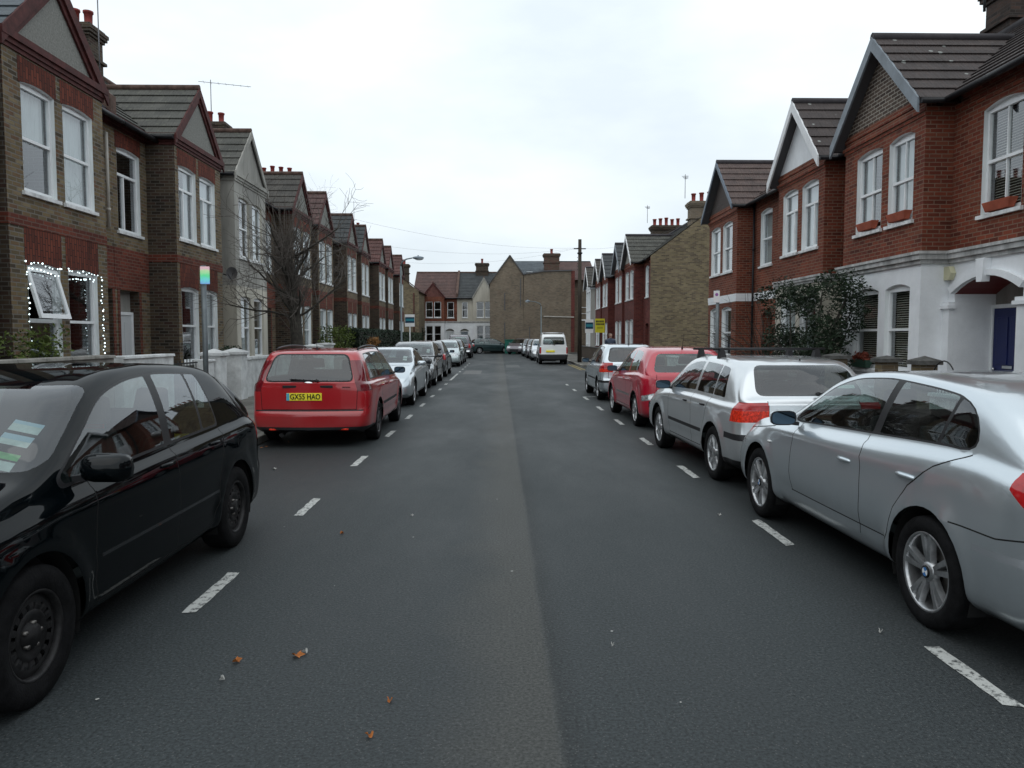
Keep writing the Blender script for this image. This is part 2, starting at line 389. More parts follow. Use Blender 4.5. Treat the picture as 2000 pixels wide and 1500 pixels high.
M_tyre = mat('tyre_rubber', (.012, .012, .013), .8, var=.5, vscale=14, bump=.3, bscale=90, spec=.12)
M_alloy = mat('alloy_wheel', (.52, .53, .54), .32, .85, var=.3, vscale=12)
M_steelw = mat('steel_wheel', (.035, .034, .035), .5, .4, var=.5, vscale=15)
M_red = mat('tail_lens', (.45, .012, .015), .12, coat=1, var=.3, vscale=25)
M_redlit = mat('tail_lens_lit', (.62, .035, .015), .2, emit=.16, var=.9, vscale=38)
M_amber = mat('amber_lens', (.75, .16, .02), .15, coat=1)
M_clear = mat('headlamp_lens', (.55, .58, .6), .08, .6, var=.6, vscale=18, coat=1)
M_chrome = mat('chrome', (.7, .71, .72), .12, 1.0)
M_mirror = mat('mirror_glass', (.05, .075, .10), .03, 1.0)
M_yplate = mat('rear_plate', (.92, .80, .05), .35)
M_wplate = mat('front_plate', (.78, .78, .75), .4)
M_black = mat('black_plastic', (.02, .02, .022), .5)
M_white = mat('white_gloss', (.8, .8, .8), .3)

def rim_mesh(kind, r, seg=40):
    """wheel face looking along +x, centred on the hub"""
    mb = MB(); R0 = r
    lip = [(R0 * 1.0, -.10), (R0 * 1.03, -.012), (R0 * 1.05, 0), (R0 * 1.0, .006), (R0 * .95, 0), (R0 * .93, -.02), (R0 * .92, -.10)]
    mb.lathe(lip, axis='x', n=seg)
    mb.lathe([(R0 * .93, -.095), (R0 * .5, -.085), (.001, -.08)], axis='x', n=seg, m=1)
    # brake disc
    mb.lathe([(R0 * .72, -.075), (R0 * .72, -.065), (R0 * .3, -.064)], axis='x', n=seg, m=2)
    def spoke(a0, wi, wo, ri, ro, xi=.0, xo=-.008, th=.035):
        ca, sa = math.cos(a0), math.sin(a0); pts = []
        for (rr, w, x) in ((ri, wi, xi), ((ri + ro) / 2, (wi * .45 + wo * .5), (xi + xo) / 2 + .004), (ro, wo, xo)):
            pts.append((rr, w, x))
        def P(rr, t, x): return (x, rr * ca - t * sa, rr * sa + t * ca)
        for k in range(2):
            (r0_, w0, x0), (r1_, w1, x1) = pts[k], pts[k + 1]
            A = [P(r0_, -w0 / 2, x0 - th), P(r0_, w0 / 2, x0 - th), P(r1_, w1 / 2, x1 - th), P(r1_, -w1 / 2, x1 - th)]
            B = [P(r0_, -w0 * .33, x0), P(r0_, w0 * .33, x0), P(r1_, w1 * .36, x1), P(r1_, -w1 * .36, x1)]
            mb.poly(B); 
            for j in range(4): mb.poly([A[j], A[(j + 1) % 4], B[(j + 1) % 4], B[j]])
    if kind == 'split5':
        for k in range(5):
            a = 2 * math.pi * k / 5 + math.pi / 2
            for sgn in (-1, 1): spoke(a + sgn * .165, .036, .048, .05, R0 * .95, -.016, -.002)
        mb.lathe([(.062, -.05), (.058, -.016), (.045, -.008), (.036, -.004)], axis='x', n=24)
        mb.lathe([(.036, -.004), (.036, .002), (.001, .003)], axis='x', n=24, m=1)
    elif kind == 'steel':
        mb.lathe([(R0 * .93, -.03), (R0 * .80, -.018), (R0 * .74, -.02)], axis='x', n=seg)
        n = 16
        for k in range(n):
            spoke(2 * math.pi * k / n, .038, .045, R0 * .56, R0 * .76, -.022, -.02, .02)
        mb.lathe([(R0 * .58, -.022), (R0 * .50, -.012), (R0 * .36, -.03), (R0 * .30, -.032), (R0 * .26, -.008), (.001, -.006)], axis='x', n=seg)
        for k in range(5):
            t = 2 * math.pi * k / 5; mb.lathe([(.011, -.03), (.011, -.008), (.001, -.007)], c=(0, .056 * math.cos(t), .056 * math.sin(t)), axis='x', n=8, m=2)
    else:
        n = {'seven': 7, 'cover': 9, 'six': 6, 'five': 5}[kind]; w = {7: .05, 9: .055, 6: .07, 5: .08}[n]
        for k in range(n): spoke(2 * math.pi * k / n + math.pi / 2, w * .95, w * 1.25, .045, R0 * .95, -.012, -.003)
        mb.lathe([(.075, -.04), (.07, -.008), (.03, -.002), (.001, 0)], axis='x', n=24)
    return mb
def tyre_mesh(rr, r, w, n=44):
    mb = MB(); h = w / 2
    prof = [(rr, -h * .86), (rr * 1.04, -h * .95), ((r + rr) / 2, -h * 1.03), (r * .965, -h * .93), (r * .99, -h * .82), (r, -h * .6), (r, -h * .3)]
    full = prof + [(a, -b) for a, b in reversed(prof)]
    mb.lathe(full, axis='x', n=n)
    return mb

def make_car(S):
    lod = S.get('lod', 1); Lc = S['L']; Wm = S['W'] / 2; zt = mono(S['top']); zb0 = mono(S['belt']); zbot0 = S.get('zbot', .2)
    swh = S['wheels']; rw = S.get('rw', .31); Ra = rw + .055; nose = S.get('nose', .42); tail = S.get('tail', .22); wend = S.get('wend', .74); wendr = S.get('wendr', .86)
    tum = S.get('tum', .36); sh = S.get('sh', .055)
    root = empty(S['name'], (S['x'], S['y'], 0), S.get('rz', 0), S['label'], S.get('cat', 'car'), S.get('group'))
    def plan(s):
        m = Wm * (1 - .025 * ((s - Lc * .48) / (Lc / 2)) ** 2)
        if s > Lc - nose:
            t = min(1, (s - (Lc - nose)) / nose); m *= wend + (1 - wend) * (1 - t ** 2.4) ** (1 / 2.4)
        elif s < tail:
            t = min(1, (tail - s) / tail); m *= wendr + (1 - wendr) * (1 - t ** 2.4) ** (1 / 2.4)
        return m
    lag = S.get('lag', .09); lagr = S.get('lagr', .15)
    def zside(s): return sum(zside0(min(Lc, max(0, s + o))) for o in (-.08, -.05, -.025, 0, .025, .05, .08)) / 7
    def zside0(s):
        a = min(zt(s), zt(min(Lc, s + lag)), zt(max(0, s - lagr))); h = max(0, a - zb(s)); return zb(s) + h * 1 - S.get('rail', .032) * min(1, h / .3)
    def zb(s): return min(zb0(s), zt(s) - .03)
    def ctrl(s):
        Wd = plan(s); b = zb(s); zs = max(zside(s), b + .012); h = zs - b; T = zt(s)
        e = min(1, max(0, (s - (Lc - .25)) / .25)) + min(1, max(0, (.18 - s) / .18))
        z0 = zbot0 + .05 * e; b0 = b
        p3 = min(.66, b0 - .16)
        x5 = Wd - sh; x7 = x5 - .015 - tum * h; k = min(1, h / .3)
        return [(Wd - .12, z0), (Wd - .03, z0 + .07), (Wd - .006, z0 + (p3 - z0) * .5), (Wd, p3), (Wd - .012 - (sh - .055) * .4, b0 - .07 - (sh - .055) * .6), (x5, b0 - .004),
                (x5 - .010 - tum * h * .34, b0 + h * .5), (x7, zs), (x7 - .05 - .09 * k, zs + (T - zs) * (.62 + .1 * k)), (x7 * .5, T - (T - zs) * .10), (0, T)]
    ns = {1: 4, 2: 3, 3: 2}[lod]; step = {1: .055, 2: .08, 3: .12}[lod]
    ss = [0.0]
    while ss[-1] < Lc:
        s = ss[-1]; g = abs(zt(min(Lc, s + .03)) - zt(s)) / .03
        st = step / (1 + 1.1 * g)
        if s < tail: st = min(st, tail / 9 * (.25 + s / tail))
        if s > Lc - nose: st = min(st, nose / 10 * (.2 + (Lc - s) / nose))
        ss.append(s + max(st, .004))
    ss[-1] = Lc
    if ss[-1] - ss[-2] < .003: ss.pop(-2)
    bm = bmesh.new(); lay = bm.faces.layers.int.new('reg')
    rows = []
    for s in ss:
        sec = crom(ctrl(s), ns); rr = []
        for (x, z) in sec: rr.append((max(0, x), z))
        rows.append(rr)
    nj = len(rows[0]); VR = []; VL = []
    for s, rr in zip(ss, rows):
        a = [bm.verts.new((x, s, z)) for x, z in rr]; b = [bm.verts.new((-x, s, z)) for x, z in rr[:-1]] + [a[-1]]
        VR.append(a); VL.append(b)
    for i in range(len(ss) - 1):
        for j in range(nj - 1):
            bm.faces.new((VR[i][j], VR[i + 1][j], VR[i + 1][j + 1], VR[i][j + 1]))
            bm.faces.new((VL[i][j], VL[i][j + 1], VL[i + 1][j + 1], VL[i + 1][j]))
        # underside
    inner = []
    for i, s in enumerate(ss):
        x = max(.2, rows[i][0][0] - .2); inner.append((bm.verts.new((x, s, rows[i][0][1])), bm.verts.new((-x, s, rows[i][0][1]))))
    for i in range(len(ss) - 1):
        for q in ((VR[i][0], inner[i][0], inner[i + 1][0], VR[i + 1][0]), (inner[i][0], inner[i][1], inner[i + 1][1], inner[i + 1][0]), (inner[i][1], VL[i][0], VL[i + 1][0], inner[i + 1][1])):
            f = bm.faces.new(q); f[lay] = 90
    # end caps with bulge
    MC = 12
    for idx, s, sg in ((0, 0.0, -1), (len(ss) - 1, Lc, 1)):
        bul = S.get('bulge', .05) * sg; grid = []
        for j in range(nj - 1):
            a, b = VL[idx][j], VR[idx][j]; x = b.co.x; row = [a]
            for k in range(1, MC):
                u = -1 + 2 * k / MC; row.append(bm.verts.new((x * u, s + bul * (1 - u * u) * min(1, x / .4), b.co.z)))
            row.append(b); grid.append(row)
        for j in range(nj - 2):
            for k in range(MC): bm.faces.new((grid[j][k], grid[j][k + 1], grid[j + 1][k + 1], grid[j + 1][k]))
        for k in range(MC): bm.faces.new((grid[-1][k], grid[-1][k + 1], VR[idx][-1]))
        for k in range(MC):
            f = bm.faces.new((grid[0][k + 1], grid[0][k], (inner[idx][0]))) if k >= MC // 2 else bm.faces.new((grid[0][k + 1], grid[0][k], (inner[idx][1]))); f[lay] = 90
    bm.normal_update(); bmesh.ops.recalc_face_normals(bm, faces=bm.faces); bm.normal_update()
    if max(bm.faces, key=lambda f: f.calc_center_median().z).normal.z < 0: bmesh.ops.reverse_faces(bm, faces=bm.faces)
    # relief: bumpers, sill tuck, arch flares
    bz0, bz1 = S.get('rbump', (.30, .60)); fz0, fz1 = S.get('fbump', (.25, .58))
    def hump(z, a, b, f=.05): return max(0, min(1, (z - a) / f)) * max(0, min(1, (b - z) / f))
    for v in bm.verts:
        x, y, z = v.co
        e = max(0, 1 - y / .35)
        if e > 0: v.co.y -= S.get('rb', .045) * hump(z, bz0 - .1, bz1) * e ** .5; 
        e2 = max(0, 1 - (Lc - y) / .35)
        if e2 > 0: v.co.y += .04 * hump(z, fz0 - .1, fz1, .08) * e2 ** .5
        sgx = 1 if x > 0 else -1
        if abs(x) > .5:
            for wy in swh:
                r = math.hypot(y - wy, z - rw)
                if z > .1: v.co.x += sgx * S.get('flare', .016) * math.exp(-((r - Ra - .02) / .05) ** 2)
            v.co.x += sgx * S.get('crease', .008) * math.exp(-((z - S.get('cz', .80)) / .035) ** 2) * (1 if .5 < y < Lc - .5 else .3)
            if swh[0] + .45 < y < swh[1] - .45: v.co.x -= sgx * .014 * math.exp(-((z - .40) / .05) ** 2) - S.get('sill', .006) * math.exp(-((z - .30) / .06) ** 2)
    bm.normal_update()
    names = {}
    side = lambda f: abs(f.calc_center_median().x) > .42 and abs(f.normal.x) > .3
    def both(poly, fid, t=None):
        for sg in (1, -1): cutpoly(bm, lay, poly, 'x', (lambda f, sg=sg: f.calc_center_median().x * sg > .42 and f.normal.x * sg > .3 and f[lay] != 90) if t is None else (lambda f, sg=sg: t(f, sg)), fid)
    # side glazing
    A0, C0, C1 = S['dlo']           # s of A base, s of rear bottom, s of rear top
    lip = S.get('lip', .026); hd = S.get('pill', .07)
    def dlo(ins):
        n = 16; bot = []; top = []
        a0 = A0 - ins * 2.2
        c0 = C0 + ins * 1.2; c1 = C1 + ins * 1.2
        for k in range(n + 1):
            s = c0 + (a0 - c0) * k / n; bot.append((s, zb(s) + .012 + ins))
        for k in range(n * 2 + 1):
            s = a0 + (c1 - a0) * k / (n * 2)
            t = min(zside(s), zside(s + hd), zside(max(.02, s - hd * .5))) - lip - ins * .8
            if t > zb(s) + .012 + ins + .004: top.append((s, t))
        p = bot + top
        return p
    base = dlo(0); rc = S.get('rcorner', .05)
    if lod < 3: both(rounded(base, rc), 10)
    inn = rounded(dlo(S.get('ins', .02)), rc * .9)
    cuts = S['pillars']  # list of (s_bottom, s_top, width) from rear to front
    segs = []; lo = None
    zB, zT = .85, 1.45
    edges = [(None, None)] + [((c[0] + (c[1] - c[0]) * 0 - c[2] / 2, c[1] - c[2] / 2), (c[0] + c[2] / 2, c[1] + c[2] / 2)) for c in cuts]
    for k in range(len(cuts) + 1):
        p = inn
        if k > 0: p = clip(p, (cuts[k - 1][1] + cuts[k - 1][2] / 2, zT), (cuts[k - 1][0] + cuts[k - 1][2] / 2, zB))
        if k < len(cuts): p = clip(p, (cuts[k][0] - cuts[k][2] / 2, zB), (cuts[k][1] - cuts[k][2] / 2, zT))
        # orientation: 'left of the line' keeps larger s for downward lines
        if len(p) > 2:
            if S.get('panel_sides') and k in S['panel_sides']: continue
            both(rounded(p, .018), 20 + k)
    # windscreen and rear window
    def xr(s): c = ctrl(s); return c[7][0], c[7][1]
    ws0, ws1 = S['ws']; g = S.get('wsin', .05)
    xa, za = xr(ws0); xb, zb_ = xr(ws1); zt0 = zt(ws0) + .03; zt1 = zt(ws1) - .03
    poly = rounded([(-xa + g * .3, zt0), (xa - g * .3, zt0), (xb - g * .2, zt1), (-xb + g * .2, zt1)], .07)
    cutpoly(bm, lay, poly, 'y', lambda f: f.calc_center_median().y > ws1 - .15 and f.calc_center_median().y < ws0 + .25 and f.normal.y > .05 and f[lay] == 0, 30)
    if S.get('rwin'):
        (rx0, rz0), (rx1, rz1), smax = S['rwin']
        rt = lambda f: f.calc_center_median().y < smax and f.normal.y < -.12 and f[lay] == 0
        poly = rounded([(-rx0, rz0), (rx0, rz0), (rx1, rz1), (-rx1, rz1)], .09)
        if lod < 3:
            q = rounded([(-rx0 - .022, rz0 - .02), (rx0 + .022, rz0 - .02), (rx1 + .022, rz1 + .02), (-rx1 - .022, rz1 + .02)], .1)
            cutpoly(bm, lay, q, 'y', rt, 10)
        cutpoly(bm, lay, poly, 'y', lambda f: f.calc_center_median().y < smax and f.normal.y < -.12 and f[lay] in (0, 10), 31)
    # lamps, grilles, trims given as convex regions (mirrored when sym)
    for (nm, m_, planes, sym) in S.get('regions', []):
        fid = 100 + len(names); names[fid] = (nm, m_)
        for sg in ((1, -1) if sym else (1,)):
            fid2 = fid if sg == 1 else fid + 50
            if sg == -1: names[fid2] = (nm, m_)
            pl = [((c[0] * sg, c[1], c[2]), (n_[0] * sg, n_[1], n_[2])) for c, n_ in planes]
            cutconvex(bm, lay, pl, fid2, only=lambda f: f[lay] == 0 or f[lay] >= 100)
    # shut lines
    if lod < 3:
        w = .0042 if lod == 1 else .006
        for line in S.get('seams', []):
            for k in range(len(line) - 1):
                a = Vector(line[k]); b = Vector(line[k + 1]); d = (b - a).normalized(); n_ = Vector((-d.y, d.x)) * w; a2 = a - d * .001; b2 = b + d * .001
                both([tuple(a2 - n_), tuple(b2 - n_), tuple(b2 + n_), tuple(a2 + n_)], 5, lambda f, sg: f.calc_center_median().x * sg > .42 and f.normal.x * sg > .15 and f[lay] == 0)
        for line in S.get('rseams', []):
            for k in range(len(line) - 1):
                a = Vector(line[k]); b = Vector(line[k + 1]); d = (b - a).normalized(); n_ = Vector((-d.y, d.x)) * w; a2 = a - d * .001; b2 = b + d * .001
                cutpoly(bm, lay, [tuple(a2 - n_), tuple(b2 - n_), tuple(b2 + n_), tuple(a2 + n_)], 'y', lambda f: f.calc_center_median().y < .5 and f.normal.y < -.2 and f[lay] == 0, 5)
    # side protection strip
    if S.get('strip'):
        s0, s1, z0, z1 = S['strip']; both([(s0, z0), (s1, z0), (s1, z1), (s0, z1)], 11)
    # wheel arches
    for wy in swh:
        circ = [(wy + Ra * math.cos(2 * math.pi * k / 36), rw + Ra * math.sin(2 * math.pi * k / 36)) for k in range(36)]
        for sg in (1, -1): cutpoly(bm, lay, circ, 'x', lambda f, sg=sg: f.calc_center_median().x * sg > Wm - .36, 99)
    bm.normal_update()
    # split into parts
    off = {}
    MN = {0: 0, 5: 1, 90: 2}
    pm = S['paint']
    def extract(ids, name, mats, matid=None, parent=root, both_sides=True, pred=None):
        fs = [f for f in bm.faces if f[lay] in ids and (pred is None or pred(f))]
        if not fs: return None
        vi = {}; co = []; no = []; fl = []; ml = []
        for f in fs:
            q = []
            for v in f.verts:
                if v not in vi: vi[v] = len(co); co.append(v.co.copy()); no.append(v.normal.copy())
                q.append(vi[v])
            fl.append(q); ml.append(matid(f) if matid else 0)
        me = bpy.data.meshes.new(name); me.from_pydata(co, [], fl)
        for k in mats: me.materials.append(k)
        me.polygons.foreach_set('material_index', ml); me.polygons.foreach_set('use_smooth', [True] * len(fl)); me.update()
        me.normals_split_custom_set_from_vertices(no)
        ob = bpy.data.objects.new(name, me); COL.objects.link(ob); ob.parent = parent; return ob
    body = extract((0, 5, 90), 'body', [pm, M_seam, M_under], lambda f: MN[f[lay]])
    for pr in (lambda f: f.calc_center_median().x > .45, lambda f: f.calc_center_median().x < -.45, lambda f: abs(f.calc_center_median().x) <= .45):
        extract((10,), 'window_surround', [S.get('surround', M_trim)], pred=pr)
    for sg in (1, -1):
        if S.get('strip'): extract((11,), 'side_strip', [S.get('stripm', M_trim)], pred=lambda f, sg=sg: f.calc_center_median().x * sg > 0)
    gm = S.get('glass', M_glass)
    for k in range(len(cuts) + 1):
        for sg in (1, -1): extract((20 + k,), 'side_window', [gm], pred=lambda f, sg=sg: f.calc_center_median().x * sg > 0)
    wsn = extract((30,), 'windscreen', [gm]); rwn = extract((31,), 'rear_window', [gm])
    for fid, (nm, m_) in names.items(): extract((fid,), nm, [m_])
    bm.free()
    # wheel wells
    for wy in swh:
        for sg in (1, -1):
            mb = MB(); x1 = (plan(wy) - .03); x0 = x1 - .30; n = 20; a0 = -.35
            ring = [(wy + Ra * 1.03 * math.cos(a0 + (math.pi - 2 * a0) * k / n), rw + Ra * 1.03 * math.sin(a0 + (math.pi - 2 * a0) * k / n)) for k in range(n + 1)]
            for k in range(n): mb.poly([(sg * x0, *ring[k]), (sg * x1, *ring[k]), (sg * x1, *ring[k + 1]), (sg * x0, *ring[k + 1])])
            mb.poly([(sg * x0, *p) for p in ring]); mb.build('wheel_well', M_under, root)
    # wheels
    wd = S.get('tw', .20); rr = S.get('rr', rw * .66); rk = S.get('rim', 'seven')
    tm = tyre_mesh(rr, rw, wd, 44 if lod < 3 else 24).build('wheel', M_tyre, root)
    rm_mats = [S.get('rimm', M_alloy), M_under, mat('brake_disc', (.16, .15, .14), .4, .8)]
    ro = rim_mesh(rk, rr, 40 if lod < 3 else 20).build('rim', rm_mats, tm)
    if S.get('badge'):
        b_ = MB()
        for q in range(4): 
            pts = [(.0045, 0, 0)] + [(.0045, .026 * math.cos(q * math.pi / 2 + k * math.pi / 8), .026 * math.sin(q * math.pi / 2 + k * math.pi / 8)) for k in range(5)]
            b_.poly(pts, q % 2)
        b_.lathe([(.034, .003), (.033, .0052), (.026, .005)], axis='x', n=24, m=2)
        bo = b_.build('wheel_badge', [mat('badge_blue', (.05, .2, .5), .3), M_white, M_trim], tm, recalc=False)
    else: bo = None
    tm.location = (plan(swh[0]) - wd / 2 - .005, swh[0], rw); ro.location = (wd / 2 - .012, 0, 0)
    if bo: bo.location = (wd / 2 - .012, 0, 0)
    first = True
    for wy in swh:
        for sg in (1, -1):
            if first: first = False; continue
            t2 = tm.copy(); COL.objects.link(t2); t2.parent = root; t2.location = (sg * (plan(wy) - wd / 2 - .005), wy, rw)
            t2.rotation_euler = (rnd.uniform(0, 6), 0, 0) if sg == 1 else (rnd.uniform(0, 6), 0, math.pi)
            r2 = ro.copy(); COL.objects.link(r2); r2.parent = t2
            if bo: b2 = bo.copy(); COL.objects.link(b2); b2.parent = t2
    # mirrors
    mx, ms, mz = S.get('mirror', (plan(A0) - .01, A0 - .18, zb(A0) + .10)); mx = plan(ms) - .055
    kq = S.get('msc', .82)
    for sg in (1, -1):
        m_ = MB(); n = 14
        F = lambda x, y, z: (x, y, z)
        cx = sg * (mx + .02 + .125 * kq)
        for a in range(5):
            t0, t1 = math.pi / 2 * a / 5, math.pi / 2 * (a + 1) / 5
            for k in range(n):
                q0, q1 = 2 * math.pi * k / n, 2 * math.pi * (k + 1) / n
                def SP(t, q):
                    c, s_ = math.cos(q), math.sin(q); e = .55
                    return (cx + .130 * kq * math.copysign(abs(c) ** e, c) * math.cos(t) ** .7, ms + .10 * math.sin(t), mz + .074 * kq * math.copysign(abs(s_) ** e, s_) * math.cos(t) ** .7)
                m_.poly([SP(t0, q0), SP(t0, q1), SP(t1, q1), SP(t1, q0)], 0, True)
        m_.poly([SP(0, 2 * math.pi * k / n) for k in range(n)], 1)
        m_.bar((sg * (mx - .01), ms + .03, mz - .05), (sg * (mx + .07), ms + .03, mz - .04), .05, .03, 1)
        mo = m_.build('wing_mirror', [S.get('mirrorm', pm), M_trim], root, merge=True)
        g_ = MB()
        def SG(q):
            c, s_ = math.cos(q), math.sin(q); e = .55; return (cx + .116 * kq * math.copysign(abs(c) ** e, c), ms - .003, mz + .062 * kq * math.copysign(abs(s_) ** e, s_))
        g_.poly([SG(2 * math.pi * k / 24) for k in range(24)]); g_.build('mirror_glass', M_mirror, mo, recalc=False)
    # door handles
    for (hs, hz) in S.get('handles', []):
        for sg in (1, -1):
            c = ctrl(hs); hx = Wm - .012 - (.0 if hz < .8 else .02) - .0; m_ = MB()
            pts = [(sg * (hx - .005), hs - .095, hz), (sg * (hx + .028), hs - .08, hz + .002), (sg * (hx + .036), hs, hz + .004), (sg * (hx + .028), hs + .075, hz + .003), (sg * (hx - .005), hs + .09, hz + .002)]
            m_.tube(pts, [.010, .013, .014, .013, .008], 8); m_.build('door_handle', S.get('handlem', pm), root)
    # plates
    for nm, pc in (('number_plate', S.get('rplate')),):
        if pc:
            z, y = pc[0], pc[1]; m_ = MB(); m_.box((-.26 + pc[2], y - .012, z - .056), (.26 + pc[2], y + .03, z + .056)); pl = m_.build(nm, S.get('platem', M_yplate), root, bevel=.004)
            if S.get('reg_text'):
                cu = bpy.data.curves.new('t', 'FONT'); cu.body = S['reg_text']; cu.size = .112; cu.align_x = 'CENTER'; cu.align_y = 'CENTER'; cu.extrude = .001; cu.offset = .0022; cu.space_character = 1.02
                to = bpy.data.objects.new('t', cu); COL.objects.link(to); dg = bpy.context.evaluated_depsgraph_get(); me = bpy.data.meshes.new_from_object(to.evaluated_get(dg)); bpy.data.objects.remove(to)
                me.materials.clear(); me.materials.append(mat('plate_ink', (.01, .01, .01), .5)); lo = bpy.data.objects.new('plate_lettering', me); COL.objects.link(lo); lo.parent = pl
                lo.location = (.018 + pc[2], y - .0145, z - .002); lo.rotation_euler = (R(90), 0, 0); lo.scale = (.80, 1.0, 1)
                m_ = MB(); m_.box((-.258 + pc[2], y - .0135, z - .054), (-.215 + pc[2], y - .0125, z + .054)); m_.build('plate_band', mat('plate_band_blue', (.10, .45, .62), .4), pl)
    if S.get('fplate'):
        m_ = MB(); z, y = S['fplate']; m_.box((-.26, y - .03, z - .055), (.26, y + .012, z + .055)); m_.build('number_plate', M_wplate, root, bevel=.004)
    # cabin: seats, dash, floor
    if lod < 3:
        for (sx, sy) in ((.36, swh[1] - 1.18), (-.36, swh[1] - 1.18), (.36, swh[1] - 2.02), (-.36, swh[1] - 2.02)):
            m_ = MB(); zf = .38
            m_.hexa([(sx - .24, sy - .1, zf), (sx + .24, sy - .1, zf), (sx + .24, sy + .42, zf), (sx - .24, sy + .42, zf), (sx - .24, sy - .1, zf + .16), (sx + .24, sy - .1, zf + .16), (sx + .22, sy + .42, zf + .2), (sx - .22, sy + .42, zf + .2)])
            m_.hexa([(sx - .23, sy - .12, zf + .1), (sx + .23, sy - .12, zf + .1), (sx + .23, sy + .03, zf + .1), (sx - .23, sy + .03, zf + .1), (sx - .17, sy - .27, zf + .70), (sx + .17, sy - .27, zf + .70), (sx + .17, sy - .18, zf + .70), (sx - .17, sy - .18, zf + .70)])
            m_.hexa([(sx - .13, sy - .28, zf + .73), (sx + .13, sy - .28, zf + .73), (sx + .13, sy - .20, zf + .73), (sx - .13, sy - .20, zf + .73), (sx - .11, sy - .31, zf + .90), (sx + .11, sy - .31, zf + .90), (sx + .11, sy - .24, zf + .90), (sx - .11, sy - .24, zf + .90)])
            m_.build('seat', M_cabin, root, bevel=.03)
        m_ = MB(); xd = plan(swh[1] - .5) - .14
        m_.hexa([(-xd, swh[1] - .62, .45), (xd, swh[1] - .62, .45), (xd, swh[1] - .1, .45), (-xd, swh[1] - .1, .45), (-xd + .08, swh[1] - .55, zb(swh[1] - .5) - .03), (xd - .08, swh[1] - .55, zb(swh[1] - .5) - .03), (xd - .08, ws0 + .0, zb(ws0) - .05), (-xd + .08, ws0 + .0, zb(ws0) - .05)])
        m_.build('dashboard', M_cabin, root, bevel=.02)
        m_ = MB(); m_.box((-Wm + .16, .35, .36), (Wm - .16, Lc - .9, .385)); m_.build('cabin_floor', M_cabin, root)
    if S.get('extra'): S['extra'](root, S, zt, zb, plan, ctrl, zside)
    return root
P_silver = paint('silver_paint', (.70, .73, .75), .68, .28)
P_silver2 = paint('silver_blue_paint', (.60, .66, .70), .70, .28)
P_black = paint('black_paint', (.0015, .003, .004), .0, .2, False, .06, .55, .0)
P_red = paint('red_paint', (.42, .004, .010), .0, .3, False)
P_pink = paint('crimson_paint', (.46, .006, .028), .0, .3)
P_grey = paint('gunmetal_paint', (.055, .06, .065), .4, .35)
P_dark = paint('dark_grey_paint', (.03, .034, .04), .3, .35)
P_green = paint('dark_green_paint', (.004, .028, .03), .2, .35)
P_pale = paint('pale_green_paint', (.46, .54, .55), .4, .35)
P_vanw = paint('van_white_paint', (.82, .84, .84), .0, .35, False)
P_bronze = paint('purple_grey_paint', (.14, .13, .15), .4, .35)

def aerial(root, x, s, z, rake=-.16, h=.28):
    m = MB(); m.tube([(x, s, z - .02), (x, s, z + .02), (x, s + rake * .15, z + .05)], [.022, .016, .008], 8); m.tube([(x, s + rake * .15, z + .05), (x, s + rake, z + h)], [.0045, .002], 6)
    m.build('aerial', M_black, root)
def wiper(root, x0, x1, y0, y1, z0, z1, sl=0):
    m = MB(); m.bar((x0, y0, z0), (x1, y1, z1), .022, .016); m.ball((x0, y0, z0), (.03, .025, .025)); m.build('wiper', M_black, root)
def sticker(root, poly, m, name='window_sticker'):
    b = MB(); b.poly(poly); b.build(name, m, root, recalc=False)

# --- black five door hatchback, nose towards the camera
def hatch5(**k):
    S = dict(L=4.204, W=1.775, top=[(0, .90), (.03, .98), (.10, 1.05), (.22, 1.16), (.40, 1.345), (.52, 1.405), (.9, 1.455), (1.6, 1.483), (2.1, 1.468), (2.5, 1.40), (2.9, 1.19), (3.22, 1.00), (3.45, .95), (3.8, .86), (4.05, .76), (4.16, .68), (4.204, .60)],
             belt=[(0, .93), (.5, .985), (1.5, .965), (3.1, .90), (3.6, .83), (4.0, .71), (4.204, .57)], wheels=(.745, 3.323), rw=.316, rr=.20, tw=.2, ins=.016,
             dlo=(3.03, .62, .86), pillars=[(1.00, .96, .035), (1.76, 1.62, .10)], rcorner=.05, ws=(3.24, 2.42), rwin=((.60, 1.04), (.50, 1.36), .6), tum=.40,
             seams=[[(2.80, .30), (2.84, .55), (2.80, .92)], [(1.84, .29), (1.82, .6), (1.85, .96)], [(1.02, .86), (1.08, .72), (1.13, .6), (1.15, .45), (1.22, .33), (1.3, .29)], [(1.02, .86), (1.0, .98)], [(1.3, .285), (2.80, .285)]],
             rseams=[[(-.62, .60), (-.60, .98)], [(.62, .60), (.60, .98)], [(-.62, .60), (.62, .60)]],
             strip=(1.15, 2.78, .515, .535), handles=[(1.98, .86), (1.18, .885)], rplate=(.74, -.03, 0), rw_lag=0)
    S.update(k); return S
lampR = lambda x, s, z0, z1, slope=0: [((x, 0, 0), (-1, 0, slope)), ((0, s, 0), (0, 1, -.0)), ((0, 0, z1), (0, 0, 1)), ((0, 0, z0), (0, 0, -1))]
def headR(Lc, x, s, z0, z1): return [((x, 0, 0), (-1, 0, 0)), ((0, Lc - s, z0), (0, -1, .6)), ((0, 0, z1), (0, -.45, 1)), ((0, 0, z0), (0, 0, -1))]

